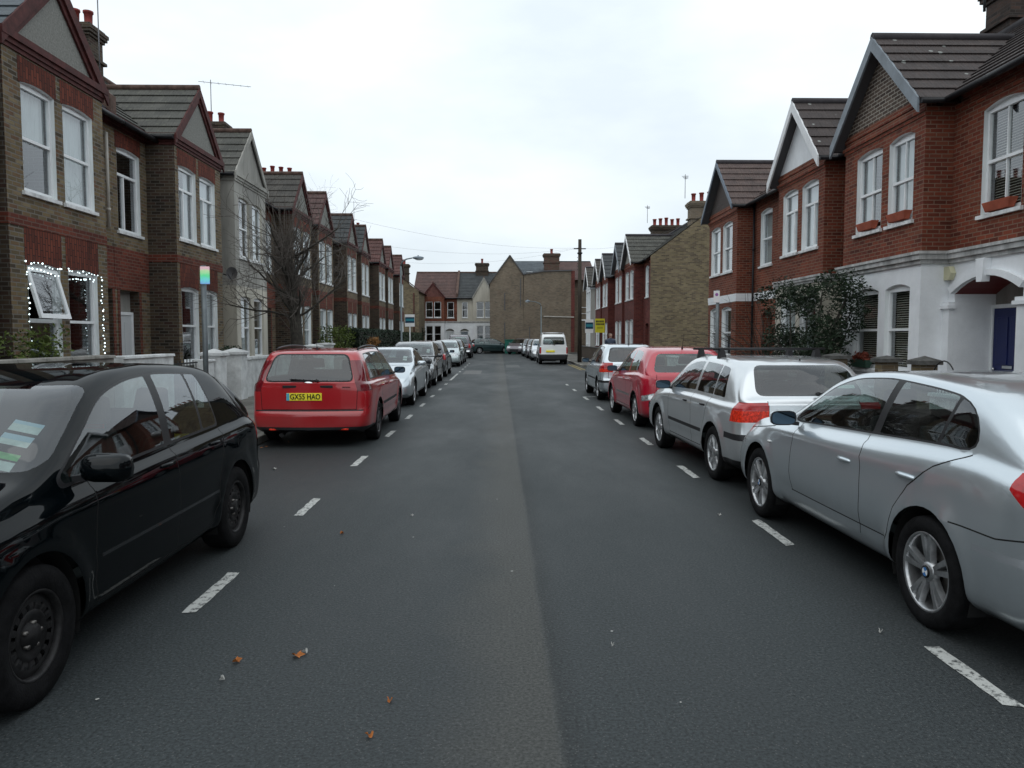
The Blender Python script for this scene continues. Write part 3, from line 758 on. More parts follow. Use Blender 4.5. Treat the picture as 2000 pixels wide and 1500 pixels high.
def golf5_extra(root, S, zt, zb, plan, ctrl, zside):
    # permits stuck inside the windscreen, passenger side as seen from the front
    def on(x, s): return (x, s, zt(s) - (0.03 + .0) * 1 - .055 * (abs(x) / .6) ** 2)
    cols = [mat('permit_white', (.7, .74, .74), .5, var=.2, vscale=30), mat('permit_green', (.12, .5, .14), .5, var=.3, vscale=30), mat('permit_blue', (.45, .6, .75), .5)]
    def quad(x0, x1, s0, s1, m, nm):
        b = MB(); pts = []
        for x, s in ((x0, s0), (x1, s0), (x1, s1), (x0, s1)): pts.append((x, s, zt(s + .02) + .0 - .10 * (abs(x) / .7) ** 2 + .012))
        b.poly(pts); b.build(nm, m, root, recalc=False)
    # thin strips one above another
    for k, (a, m_) in enumerate(((3.06, 0), (3.0, 1), (2.92, 0), (2.885, 2), (2.83, 0), (2.795, 2))):
        quad(-.60, -.45, a, a - (.05 if m_ == 0 else .035), cols[m_], 'permit_sticker')
    m = MB()
    for sg in (-1,):
        m.bar((-.62, 3.27, zt(3.27) - .02), (-.05, 3.12, zt(3.12) + .01), .03, .02)
    m.build('wiper', M_black, root)
    m = MB()      # cowl panel
    m.build
    m2 = MB(); m2.tube([(-.745, 2.78 + .02, .985), (-.745, 2.0, .992), (-.745, 1.3, .998)], .0, 4)

M_blackmirror = P_black
cars = []
def C(**k): return make_car(k)
def far_regs(L, front):
    r = [('taillight', M_red, lampR(.50, .22, .72, .95), True)]
    r += [('headlight', M_clear, headR(L, .42, .34, .58, .80), True), ('grille', M_black, boxreg(-.42, .42, L - .3, L + .3, .28, .50), False)]
    return r

# 1 black hatchback
C(**hatch5(name='parked_car', x=-2.95, y=6.67, rz=math.pi, dlo=(3.03, .98, 1.02), pillars=[(1.30, 1.22, .035), (1.88, 1.74, .10)], lagr=.20, tail=.36, wendr=.82, label='black five door hatchback with permits in its windscreen, nearest car on the left', cat='car', group='cars parked along the kerb', paint=P_black,
   lod=1, rim='steel', rimm=M_steelw, stripm=mat('strip_shine', (.014, .015, .017), .25, coat=.5), regions=[('taillight', M_red, lampR(.55, .20, .78, .98), True), ('headlight', M_clear, headR(4.204, .45, .42, .60, .80), True), ('grille', M_black, boxreg(-.5, .5, 3.9, 4.5, .28, .52), False)],
   extra=golf5_extra, glass=M_glass, mirror=(0, 2.87, 1.00), msc=1.0))
# 2 red estate
def estate_extra(root, S, zt, zb, plan, ctrl, zside):
    for sg in (1, -1):
        m = MB(); n = 14; pts = []
        for k in range(n + 1):
            s = .55 + 2.0 * k / n; c = ctrl(s); pts.append((sg * (c[7][0] - .045), s, c[8][1] + .012 + .035 * math.sin(math.pi * k / n) ** .4))
        m.tube(pts, .014, 8); m.build('roof_rail', M_trim, root)
    aerial(root, 0, .55, zt(.5) + .0, -.05, .17)
    wiper(root, .12, -.28, -.03, -.02, 1.0, 1.025)
    m = MB(); m.box((-.38, -.065, .895), (.36, -.03, .935)); m.build('tailgate_handle', M_black, root, bevel=.006)
    m = MB(); m.lathe([(.001, -.012), (.03, -.012), (.035, -.005), (.035, .01)], c=(-.0, -.055, .962), axis='y', n=20)
    for v in range(len(m.v)): x, y, z = m.v[v]; m.v[v] = (x * 2.0, y, .962 + (z - .962) * .82)
    m.build('tailgate_badge', M_chrome, root)
    m = MB(); m.box((.50, -.052, .90), (.62, -.045, .913)); m.build('tailgate_badge', M_chrome, root)
    for sg in (1, -1):
        m = MB(); m.box((sg * .50 - .085, -.075, .268), (sg * .50 + .085, -.03, .292)); m.build('rear_reflector', M_redlit, root, bevel=.006)
    m = MB()
    m.tube([(-.42, .12, .2), (-.42, -.03, .19)], .03, 10); m.build('exhaust_pipe', M_steelw, root)
C(name='parked_car', x=-2.84, y=11.24, rz=R(.6), label='red estate car with its number plate reading GX55 HAO', cat='car', group='cars parked along the kerb', paint=P_red, lod=1,
  L=4.47, W=1.82, top=[(0, .96), (.015, 1.02), (.05, 1.10), (.22, 1.38), (.30, 1.43), (.6, 1.455), (1.4, 1.47), (2.3, 1.455), (2.75, 1.385), (3.15, 1.2), (3.48, 1.0), (3.7, .95), (4.1, .85), (4.35, .74), (4.47, .62)],
  belt=[(0, .98), (.6, .985), (3.3, .92), (3.9, .82), (4.3, .70), (4.47, .58)], wheels=(.93, 3.57), rw=.318, rr=.2, dlo=(3.28, .42, .55), pillars=[(1.22, 1.05, .05), (2.05, 1.93, .10)], ws=(3.5, 2.68), tum=.36, tail=.42, wendr=.83, bulge=.07,
  rwin=((.645, 1.0), (.53, 1.375), .4), lagr=.07, rbump=(.28, .56), strip=(1.35, 3.1, .53, .58), zbot=.22,
  seams=[[(3.10, .32), (3.14, .6), (3.08, .95)], [(2.03, .32), (2.02, .6), (2.03, .99)], [(1.22, .99), (1.24, .75), (1.33, .6), (1.45, .4), (1.5, .32)], [(1.5, .31), (3.10, .31)], [(.42, .99), (.18, .62), (.10, .57)]],
  rseams=[[(-.70, .575), (.70, .575)], [(-.70, .575), (-.72, .98)], [(.70, .575), (.72, .98)]],
  handles=[(2.25, .84), (1.38, .86)], rplate=(.765, -.066, -.06), reg_text='GX55 HAO', mirrorm=M_black, mirror=(0, 3.05, 1.03),
  regions=[('taillight', mat('dark_red_lens', (.16, .005, .012), .12, coat=1), [((.685, 0, .95), (-1, 0, -.30)), ((0, .30, 0), (0, 1, .0)), ((0, 0, 1.30), (0, 0, 1)), ((0, 0, .84), (0, 0, -1))], True),
           ('bumper_trim', M_black, boxreg(-.80, .80, -.3, .5, .548, .568), False), ('bumper_trim', M_black, boxreg(-1, 1, -.3, .55, .18, .315), False),
           ('headlight', M_clear, headR(4.47, .45, .42, .60, .80), True)], rim='seven', extra=estate_extra, rimm=mat('grimy_alloy', (.10, .10, .105), .5, .5, var=.4))
# 3 silver coupe facing the camera
coupe = dict(L=4.58, W=1.79, top=[(0, .90), (.04, .98), (.15, 1.02), (.6, 1.06), (1.0, 1.20), (1.5, 1.34), (2.1, 1.385), (2.55, 1.35), (2.9, 1.2), (3.35, .97), (3.6, .93), (4.1, .82), (4.4, .71), (4.54, .60), (4.58, .52)],
  belt=[(0, .86), (1, .94), (3.2, .88), (3.9, .79), (4.4, .64), (4.58, .5)], wheels=(1.02, 3.78), rw=.318, rr=.225, dlo=(3.1, 1.15, 1.45), pillars=[(1.75, 1.72, .05)], ws=(3.35, 2.5), tum=.42, rwin=((.6, 1.05), (.5, 1.3), 1.4),
  seams=[[(3.2, .3), (3.22, .6), (3.18, .9)], [(1.75, .3), (1.72, .6), (1.74, .92)]], handles=[(1.95, .83)], rplate=(.75, -.03, 0), fplate=(.42, 4.66))
def headkid(Lc): return [((.40, 0, 0), (-1, 0, -.4)), ((0, Lc - .42, .6), (0, -1, .5)), ((0, 0, .735), (0, -.3, 1)), ((0, 0, .60), (.35, 0, -1))]
def disc_extra(root, S, zt, zb, plan, ctrl, zside):
    b = MB(); s = S['ws'][0] - .30
    for (d0, d1) in ((0, .07), (.09, .19)):
        b.poly([(-.60, s - d0, zt(s - d0 + .02) - .055), (-.50, s - d0, zt(s - d0 + .02) - .045), (-.50, s - d1, zt(s - d1 + .02) - .045), (-.60, s - d1, zt(s - d1 + .02) - .055)])
    b.build('tax_disc', M_white, root, recalc=False)
S3 = dict(coupe); S3.update(name='parked_car', x=-2.95, y=22.1, rz=math.pi, label='silver saloon with round headlamps parked nose to nose ahead of the red estate', cat='car', group='cars parked along the kerb', paint=P_silver2, lod=2, rim='five', extra=disc_extra,
  regions=[('headlight', M_clear, headkid(4.58), True), ('grille', M_black, boxreg(-.30, .30, 4.2, 4.8, .50, .63), False), ('air_intake', M_black, boxreg(-.62, .62, 4.2, 4.8, .24, .36), False), ('taillight', M_red, lampR(.5, .2, .72, .9), True)])
make_car(S3)
# 4 dark hatch facing the camera
make_car(hatch5(name='parked_car', x=-3.03, y=29.0, rz=math.pi, label='gunmetal hatchback facing the camera just behind the motorcycle', cat='car', group='cars parked along the kerb', paint=P_grey, lod=2, rim='seven', fplate=(.42, 4.25), extra=disc_extra, regions=far_regs(4.204, 1)))
# 5 dark hatch tail to camera
make_car(hatch5(name='parked_car', x=-3.05, y=30.4, rz=0, label='dark grey hatchback showing its red tail lamp, behind the gunmetal one', cat='car', group='cars parked along the kerb', paint=P_dark, lod=2, rim='seven', regions=far_regs(4.204, 1)))
# 6 pale small car facing the camera
make_car(hatch5(name='parked_car', x=-3.06, y=44.9, rz=math.pi, L=3.9, label='pale green small car facing the camera in front of the pickup', cat='car', group='cars parked along the kerb', paint=P_pale, lod=3,
  top=[(0, .90), (.05, 1.0), (.3, 1.38), (.9, 1.45), (1.8, 1.44), (2.4, 1.3), (2.9, 1.0), (3.3, .9), (3.75, .75), (3.9, .6)], belt=[(0, .9), (3, .88), (3.6, .72), (3.9, .56)], wheels=(.6, 3.1), dlo=(2.8, .45, .6), pillars=[(1.6, 1.5, .1)], ws=(2.95, 2.2), regions=far_regs(3.9, 1), extra=disc_extra))
make_car(hatch5(name='parked_car', x=-3.06, y=49.8, rz=math.pi, label='charcoal car tucked between the pale small car and the pickup', cat='car', group='cars parked along the kerb', paint=P_dark, lod=3, regions=far_regs(4.204, 1)))
# 7 pickup with hardtop, tail to camera
suv = dict(L=5.0, W=1.85, top=[(0, 1.0), (.01, 1.2), (.10, 1.62), (.25, 1.74), (1, 1.79), (2.4, 1.79), (2.9, 1.70), (3.4, 1.35), (3.7, 1.14), (4.4, 1.08), (4.85, .95), (5.0, .75)], belt=[(0, 1.05), (3.5, 1.06), (4.4, 1.0), (5, .7)],
  wheels=(1.1, 4.05), rw=.37, zbot=.36, dlo=(3.45, .35, .45), pillars=[(1.5, 1.45, .08), (2.5, 2.4, .09)], ws=(3.68, 2.95), rwin=((.66, 1.10), (.56, 1.62), .3), tum=.25, regions=[('taillight', M_red, lampR(.72, .14, .80, 1.12), True), ('bumper_trim', M_chrome, boxreg(-.8, .8, -.4, .3, .48, .60), False), ('headlight', M_clear, headR(5.0, .5, .4, .75, 1.0), True)], rplate=(.66, -.07, 0), tw=.26)
S7 = dict(suv); S7.update(name='pickup_truck', x=-3.06, y=56.5, rz=0, label='tall gunmetal pickup with a rear canopy and red lamps at the far left kerb', cat='pickup truck', paint=P_bronze, lod=3); make_car(S7)
make_car(hatch5(name='parked_car', x=-3.3, y=68.2, rz=math.pi, label='white car half hidden behind the tall pickup', cat='car', group='cars parked along the kerb', paint=P_vanw, lod=3, regions=far_regs(4.204, 1),top=[(0, .90), (.03, .98), (.10, 1.05), (.22, 1.26), (.40, 1.5), (.52, 1.6), (.9, 1.7), (1.6, 1.75), (2.1, 1.7), (2.5, 1.55), (2.9, 1.3), (3.22, 1.00), (3.45, .95), (3.8, .86), (4.05, .76), (4.16, .68), (4.204, .60)]))
# 8 dark green car crossing at the far bend
make_car(hatch5(name='moving_car', x=-2.9, y=72.6, rz=R(-72), label='dark green hatchback standing across the bend at the end of the street', cat='car', paint=P_green, lod=3, fplate=(.42, 4.25), regions=far_regs(4.204, 1), rim='cover'))
# right side -----------------------------------------------------------------
# BMW-like silver hatch
def one_extra(root, S, zt, zb, plan, ctrl, zside):
    for sg in (1, -1):   # side repeater
        m = MB(); m.ball((sg * (plan(3.22) - .0), 3.22, .735), (.012, .035, .012)); m.build('side_repeater', mat('repeater_lens', (.6, .6, .58), .1, coat=1), root)
C(name='parked_car', x=3.30, y=3.37, rz=R(.8), label='silver five door hatchback with five double spoke wheels, nearest car on the right', cat='car', group='cars parked along the kerb', paint=P_silver2, lod=1,
  L=4.24, W=1.76, top=[(0, .93), (.02, .99), (.09, 1.06), (.25, 1.17), (.48, 1.325), (.62, 1.365), (1.0, 1.405), (1.6, 1.43), (2.1, 1.41), (2.45, 1.335), (2.85, 1.12), (3.05, 1.01), (3.3, .965), (3.7, .90), (4.0, .81), (4.17, .72), (4.24, .62)],
  belt=[(0, .97), (.6, 1.035), (1.6, 1.0), (3.0, .93), (3.6, .86), (4.0, .75), (4.24, .58)], wheels=(.83, 3.49), rw=.318, rr=.222, tw=.205, rim='split5', badge=True, zbot=.22,
  dlo=(2.86, .50, .64), pillars=[(.92, .78, .03), (1.60, 1.45, .085)], rcorner=.17, lip=.014, rail=.03, pill=.05, ins=.012, lagr=.11, ws=(3.05, 2.25), rwin=((.58, 1.06), (.50, 1.33), .6), tum=.34, cz=.865, crease=.012, tail=.34, wendr=.80, sh=.085, sill=.02,
  seams=[[(2.72, .40), (2.76, .55), (2.74, .78), (2.70, .95)], [(1.60, .34), (1.58, .6), (1.60, .9), (1.62, 1.0)], [(.56, 1.03), (.80, .93), (1.02, .78), (1.15, .62), (1.21, .45), (1.26, .35)], [(1.26, .405), (2.74, .405)], [(.60, .665), (.25, .665), (.10, .69), (.0, .73)], [(3.03, .95), (3.2, .875), (3.9, .78)]],
  rseams=[[(-.6, .60), (-.62, .97)], [(.6, .6), (.62, .97)], [(-.6, .6), (.6, .6)]],
  handles=[(1.82, .80), (1.05, .83)], rplate=(.76, -.04, 0), mirror=(0, 2.72, .995), extra=one_extra,
  regions=[('taillight', M_red, [((.46, 0, 0), (-1, 0, .0)), ((0, .21, .9), (0, 1, .0)), ((0, .21, 1.0), (0, .25, 1)), ((0, .21, .92), (0, .8, -1))], True), ('bumper_trim', mat('bumper_strip', (.40, .43, .46), .3, .5), boxreg(-1, 1, -.3, .42, .565, .60), False),
           ('headlight', M_clear, headR(4.24, .45, .42, .62, .82), True)])
# Mk4-like silver hatch with roof bars
def golf4_extra(root, S, zt, zb, plan, ctrl, zside):
    for s in (1.25, 2.05):
        c = ctrl(s); m = MB(); zz = c[10][1] + .085
        m.tube([(-c[7][0] - .06, s, zz), (c[7][0] + .06, s, zz)], .014, 8)
        for sg in (1, -1): m.hexa([(sg * (c[7][0] + .0), s - .05, c[7][1] - .01), (sg * (c[7][0] - .09), s - .05, c[8][1]), (sg * (c[7][0] - .09), s + .05, c[8][1]), (sg * (c[7][0] + .0), s + .05, c[7][1] - .01), (sg * (c[7][0] - .02), s - .03, zz), (sg * (c[7][0] - .07), s - .03, zz), (sg * (c[7][0] - .07), s + .03, zz), (sg * (c[7][0] - .02), s + .03, zz)])
        m.build('roof_bar', M_black, root)
    wiper(root, .05, .42, .03, .05, 1.045, 1.05)
    m = MB(); m.tube([(.06, .52, 1.385), (.06, .52, 1.41)], [.012, .006], 6); m.build('washer_jet', M_black, root)
    m = MB(); s = .14; m.poly([(.30, .105, 1.10), (.50, .115, 1.10), (.50, .145, 1.135), (.30, .135, 1.135)]); m.build('window_sticker', mat('sticker_green', (.5, .75, .68), .5), root, recalc=False)
    m = MB(); m.box((-.42, -.048, .87), (-.24, -.04, .885)); m.build('tailgate_badge', M_chrome, root)
C(name='parked_car', x=3.35, y=7.93, rz=R(2.2), label='silver hatchback with black roof bars and lit tail lamps, second car on the right', cat='car', group='cars parked along the kerb', paint=P_silver, lod=1,
  L=4.149, W=1.735, top=[(0, .93), (.02, .98), (.08, 1.03), (.20, 1.16), (.38, 1.335), (.48, 1.375), (.8, 1.405), (1.5, 1.425), (2.0, 1.415), (2.4, 1.345), (2.75, 1.16), (3.02, 1.0), (3.2, .955), (3.6, .88), (3.95, .77), (4.1, .68), (4.149, .60)],
  belt=[(0, .93), (1.5, .95), (3.0, .90), (3.5, .82), (3.95, .70), (4.149, .56)], wheels=(.75, 3.265), rw=.312, rr=.205, rim='seven', zbot=.22, tum=.36, tail=.20, wendr=.86, flare=.024,
  dlo=(2.86, .50, .62), lip=.03, pillars=[(.92, .90, .03), (1.58, 1.52, .085)], surround=P_silver, rcorner=.03, ws=(3.03, 2.28), rwin=((.60, 1.02), (.52, 1.34), .5), rbump=(.30, .62),
  seams=[[(2.66, .32), (2.70, .55), (2.68, .93)], [(1.62, .32), (1.60, .6), (1.62, .95)], [(.94, .95), (1.02, .78), (1.10, .6), (1.2, .34)], [(1.2, .33), (2.66, .33)]],
  rseams=[[(-.50, .62), (-.50, .97)], [(.50, .62), (.50, .97)], [(-.5, .62), (.5, .62)]], strip=(1.18, 2.68, .50, .545),
  handles=[(1.86, .83), (1.14, .84)], handlem=M_black, rplate=(.72, -.035, 0), extra=golf4_extra, mirror=(0, 2.70, .985),
  regions=[('taillight', M_red, [((.50, 0, 0), (-1, 0, 0)), ((0, .14, .955), (0, 1, .28)), ((0, 0, .955), (0, 0, 1)), ((0, 0, .87), (0, 0, -1))], True),
           ('taillight_lit', M_redlit, [((.50, 0, 0), (-1, 0, 0)), ((0, .14, .955), (0, 1, .28)), ((0, 0, .8695), (0, 0, 1)), ((0, 0, .745), (0, 0, -1))], True),
           ('bumper_trim', M_black, boxreg(-.9, .9, -.3, .36, .55, .615), False), ('lower_bumper', M_black, boxreg(-1, 1, -.3, .42, .18, .33), False), ('headlight', M_clear, headR(4.149, .45, .4, .6, .8), True)])
# red small hatch
C(**hatch5(name='parked_car', x=3.37, y=13.2, rz=R(1), label='crimson small hatchback parked on the right ahead of the car with roof bars', cat='car', group='cars parked along the kerb', paint=P_pink, lod=1, L=4.03, W=1.745,
  top=[(0, .88), (.02, .96), (.08, 1.02), (.2, 1.15), (.42, 1.36), (.52, 1.41), (.85, 1.455), (1.4, 1.472), (1.9, 1.45), (2.35, 1.35), (2.8, 1.12), (3.05, .99), (3.3, .93), (3.7, .80), (3.95, .67), (4.03, .58)],
  belt=[(0, .94), (.6, 1.0), (1.5, .965), (2.9, .89), (3.5, .78), (3.9, .64), (4.03, .54)], wheels=(.70, 3.24), rw=.305, rr=.21, rim='cover', flare=.024, surround=P_pink,
  dlo=(2.90, .66, .76), pillars=[(1.50, 1.42, .10)], rcorner=.05, ws=(3.05, 2.2), rwin=((.64, 1.02), (.52, 1.345), .55), mirrorm=M_black, tail=.28, wendr=.78,
  seams=[[(2.68, .32), (2.72, .55), (2.70, .92)], [(1.56, .32), (1.54, .6), (1.56, .96)], [(.86, .98), (1.0, .75), (1.1, .55), (1.18, .33)], [(1.2, .32), (2.68, .32)]], strip=(1.20, 2.62, .52, .565), stripm=mat('strip_grey', (.20, .17, .17), .35),
  handles=[(1.78, .84), (1.08, .86)], rplate=(.72, -.04, 0), regions=[('taillight_lit', M_redlit, [((.50, 0, 0), (-1, 0, .0)), ((0, .15, 0), (0, 1, 0)), ((0, 0, .905), (.25, 0, 1)), ((0, 0, .875), (.25, 0, -1))], True), ('taillight', M_clear, [((.50, 0, 0), (-1, 0, .0)), ((0, .15, 0), (0, 1, 0)), ((0, 0, .82), (.25, 0, 1)), ((0, 0, .72), (-.25, 0, -1))], True),
     ('bumper_trim', M_black, boxreg(-.75, .75, -.3, .3, .42, .52), False)], extra=lambda root, S, zt, zb, plan, ctrl, zside: aerial(root, 0, .62, zt(.62) + .0, -.12, .28)))
# silver small hatch
def polo_extra(root, S, zt, zb, plan, ctrl, zside): aerial(root, 0, .62, zt(.62) + .0, -.10, .2)
C(**hatch5(name='parked_car', x=3.38, y=19.1, rz=0, label='small silver hatchback with a lit red tail lamp, parked beyond the crimson one', cat='car', group='cars parked along the kerb', paint=P_silver2, lod=2, L=3.9, W=1.66,
  top=[(0, .9), (.02, .98), (.07, 1.03), (.2, 1.17), (.36, 1.37), (.46, 1.41), (.8, 1.45), (1.5, 1.465), (2.0, 1.43), (2.4, 1.3), (2.85, 1.02), (3.1, .95), (3.5, .84), (3.8, .68), (3.9, .58)], belt=[(0, .95), (1.5, .95), (2.8, .89), (3.4, .78), (3.9, .54)],
  wheels=(.62, 3.08), rw=.295, rr=.2, dlo=(2.72, .55, .72), pillars=[(1.0, .95, .04), (1.52, 1.46, .09)], ws=(2.88, 2.15), rwin=((.60, 1.03), (.50, 1.355), .5), strip=(1.0, 2.6, .52, .56),
  seams=[[(2.55, .3), (2.58, .9)], [(1.5, .3), (1.5, .95)], [(.95, .9), (1.1, .32)]], rplate=(.72, -.03, 0), extra=polo_extra, mirror=(0, 2.6, .98),
  regions=[('taillight', M_red, [((.50, 0, 0), (-1, 0, .0)), ((0, .28, 0), (0, 1, 0)), ((0, 0, .99), (0, 0, 1)), ((0, 0, .84), (0, 0, -1))], True), ('taillight_lit', M_redlit, [((.50, 0, 0), (-1, 0, .0)), ((0, .28, 0), (0, 1, 0)), ((0, 0, .8395), (0, 0, 1)), ((0, 0, .75), (0, 0, -1))], True), ('bumper_trim', M_black, boxreg(-.9, .9, -.3, .35, .48, .54), False)]))
# white van
def van_extra(root, S, zt, zb, plan, ctrl, zside):
    m = MB(); m.box((.015, -.095, 1.12), (.05, -.05, 1.2)); m.build('door_handle', M_black, root)
    for s in (.5, 1.4): 
        m = MB(); m.tube([(-.62, s, 1.87), (.62, s, 1.87)], .02, 6); m.tube([(-.62, s, 1.78), (-.62, s, 1.87)], .02, 6); m.tube([(.62, s, 1.78), (.62, s, 1.87)], .02, 6); m.build('roof_bar', M_chrome, root)
C(name='parked_van', x=3.20, y=44.6, rz=0, label='small white van seen from behind beside the telegraph pole', cat='van', paint=P_vanw, lod=2, L=4.1, W=1.72,
  top=[(0, 1.45), (.01, 1.60), (.05, 1.70), (.18, 1.77), (.8, 1.80), (2.0, 1.80), (2.5, 1.68), (2.9, 1.35), (3.15, 1.12), (3.5, 1.0), (3.9, .85), (4.1, .65)], belt=[(0, 1.08), (2.9, 1.05), (3.3, .98), (3.8, .8), (4.1, .6)],
  wheels=(.75, 3.4), rw=.31, dlo=(2.95, 1.9, 1.95), pillars=[(2.6, 2.55, .05)], ws=(3.1, 2.45), rwin=((.63, 1.19), (.57, 1.60), .3), tum=.16, tail=.14, wendr=.90, bulge=.05, zbot=.24, rplate=(.78, -.075, -.20), extra=van_extra,
  regions=[('taillight', M_red, [((.74, 0, 0), (-1, 0, 0)), ((0, .16, 0), (0, 1, 0)), ((0, 0, 1.02), (0, 0, 1)), ((0, 0, .64), (0, 0, -1))], True), ('bumper_trim', M_black, boxreg(-1, 1, -.3, .5, .18, .60), False)])
# far right cars beyond the van
make_car(hatch5(name='parked_car', x=3.02, y=55.2, rz=math.pi, label='silver car facing the camera directly beyond the white van', cat='car', group='cars parked along the kerb', paint=P_silver, lod=3, regions=far_regs(4.204, 1)))
make_car(hatch5(name='parked_car', x=2.9, y=60.4, rz=math.pi, label='grey blue car second in line beyond the white van', cat='car', group='cars parked along the kerb', paint=P_bronze, lod=3, regions=far_regs(4.204, 1)))
make_car(hatch5(name='parked_car', x=2.75, y=65.8, rz=math.pi, label='dark silver car third in line beyond the white van', cat='car', group='cars parked along the kerb', paint=P_silver2, lod=3, regions=far_regs(4.204, 1)))
make_car(hatch5(name='parked_car', x=2.9, y=73.2, rz=R(158), label='purple grey car turned slightly at the end of the right hand line', cat='car', group='cars parked along the kerb', paint=P_bronze, lod=3, regions=far_regs(4.204, 1)))
# ------------------------------------------------------------------ house materials
B_stock = brickmat('stock_brick', [(.065, .048, .032), (.115, .085, .05), (.155, .118, .065), (.20, .145, .075), (.145, .08, .048), (.235, .185, .11)], (.19, .175, .15), ms=.011, dirt=.28)
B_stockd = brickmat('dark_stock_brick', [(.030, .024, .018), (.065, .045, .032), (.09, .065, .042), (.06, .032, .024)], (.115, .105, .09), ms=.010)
B_flank = brickmat('weathered_flank_brick', [(.13, .10, .06), (.19, .15, .085), (.24, .19, .11), (.16, .12, .075), (.11, .085, .055)], (.19, .17, .14), dirt=.25)
B_grey = brickmat('grey_brown_brick', [(.13, .105, .078), (.18, .145, .105), (.22, .175, .125), (.16, .12, .085)], (.20, .175, .15), dirt=.3)
B_red = brickmat('red_facing_brick', [(.11, .028, .017), (.18, .042, .023), (.24, .058, .030), (.155, .036, .022), (.22, .068, .038)], (.22, .14, .10), ms=.010, dirt=.42)
B_red2 = brickmat('deep_red_brick', [(.09, .020, .018), (.13, .030, .024), (.17, .040, .032)], (.14, .08, .07), ms=.008)
B_orange = brickmat('rubbed_red_brick', [(.10, .028, .018), (.15, .038, .024), (.20, .052, .030)], (.045, .022, .018), soldier=True, ms=.009)
B_band = brickmat('red_brick_band', [(.10, .027, .018), (.14, .036, .023), (.19, .05, .030)], (.16, .10, .08), ms=.010)
B_gablebrick = brickmat('sooty_gable_brick', [(.05, .035, .03), (.085, .062, .05), (.11, .08, .062)], (.33, .30, .26), ms=.011, dirt=.15)
M_whitew = mat('white_render', (.82, .84, .86), .7, var=.14, vscale=1.1, bump=.25, bscale=30)
M_greyw = mat('grey_render', (.36, .35, .32), .85, var=.4, vscale=1.4, bump=.4, bscale=30, streak=True)
M_creamw = mat('cream_render', (.52, .49, .42), .8, var=.25, vscale=1.4, bump=.4, bscale=30, streak=True)
M_pebble = mat('pebbledash', (.25, .25, .23), .9, var=.3, vscale=26, bump=.9, bscale=55)
M_cornice = mat('grimy_white_cornice', (.50, .50, .49), .7, var=.45, vscale=4, streak=True)
M_upvc = mat('white_window_frame', (.82, .84, .85), .35, var=.08, vscale=4)
M_reveal = mat('painted_reveal', (.76, .79, .79), .5, var=.15, vscale=3, streak=True)
M_sill = mat('white_sill', (.74, .75, .75), .55, var=.35, vscale=5)
M_hglass = glassmat('house_glass', (.80, .84, .84), .09)
M_net = mat('net_curtain', (.62, .66, .66), .9, var=.10, vscale=7, streak=True)
M_slat = mat('blind_slats', (.62, .57, .48), .6)
M_darkroom = mat('room_dark', (.03, .03, .032), .9)
M_moulding = mat('dark_red_moulding', (.085, .024, .022), .7, var=.45, vscale=7)
M_gutter = mat('black_gutter', (.012, .012, .014), .45)
M_pipe = mat('pale_pipe', (.50, .47, .42), .5, var=.2)
M_pot = mat('terracotta_pot', (.24, .045, .038), .7, var=.35, vscale=9)
M_barge_w = mat('white_bargeboard', (.72, .73, .74), .45, var=.12)
M_barge_g = mat('grey_bargeboard', (.20, .23, .26), .5, var=.25)
M_barge_d = mat('dark_bargeboard', (.045, .05, .06), .5)
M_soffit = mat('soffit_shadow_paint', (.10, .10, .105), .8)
T_dark = tilemat('brown_grey_tile', (.050, .047, .042), (.070, .064, .056))
T_grey = tilemat('mossy_grey_tile', (.060, .060, .053), (.085, .083, .072), moss=.2)
T_slate = tilemat('blue_slate', (.085, .10, .115), (.10, .118, .13), moss=0, wave=0)
T_brown = tilemat('chocolate_tile', (.042, .032, .031), (.056, .042, .039), specks=True)
T_red = tilemat('red_tile', (.085, .038, .034), (.11, .048, .042), moss=.08)
T_lead = tilemat('dark_slate', (.04, .045, .048), (.055, .06, .062), moss=0, wave=0)
M_ridge = mat('ridge_tile', (.12, .075, .06), .8, var=.5, vscale=5)
M_dslab = mat('door_white', (.55, .57, .58), .4)
M_dblue = mat('door_blue', (.006, .013, .09), .35, coat=.3)
M_ddark = mat('door_dark', (.05, .02, .018), .4)
M_satin = mat('porch_red_soffit', (.14, .018, .016), .5)

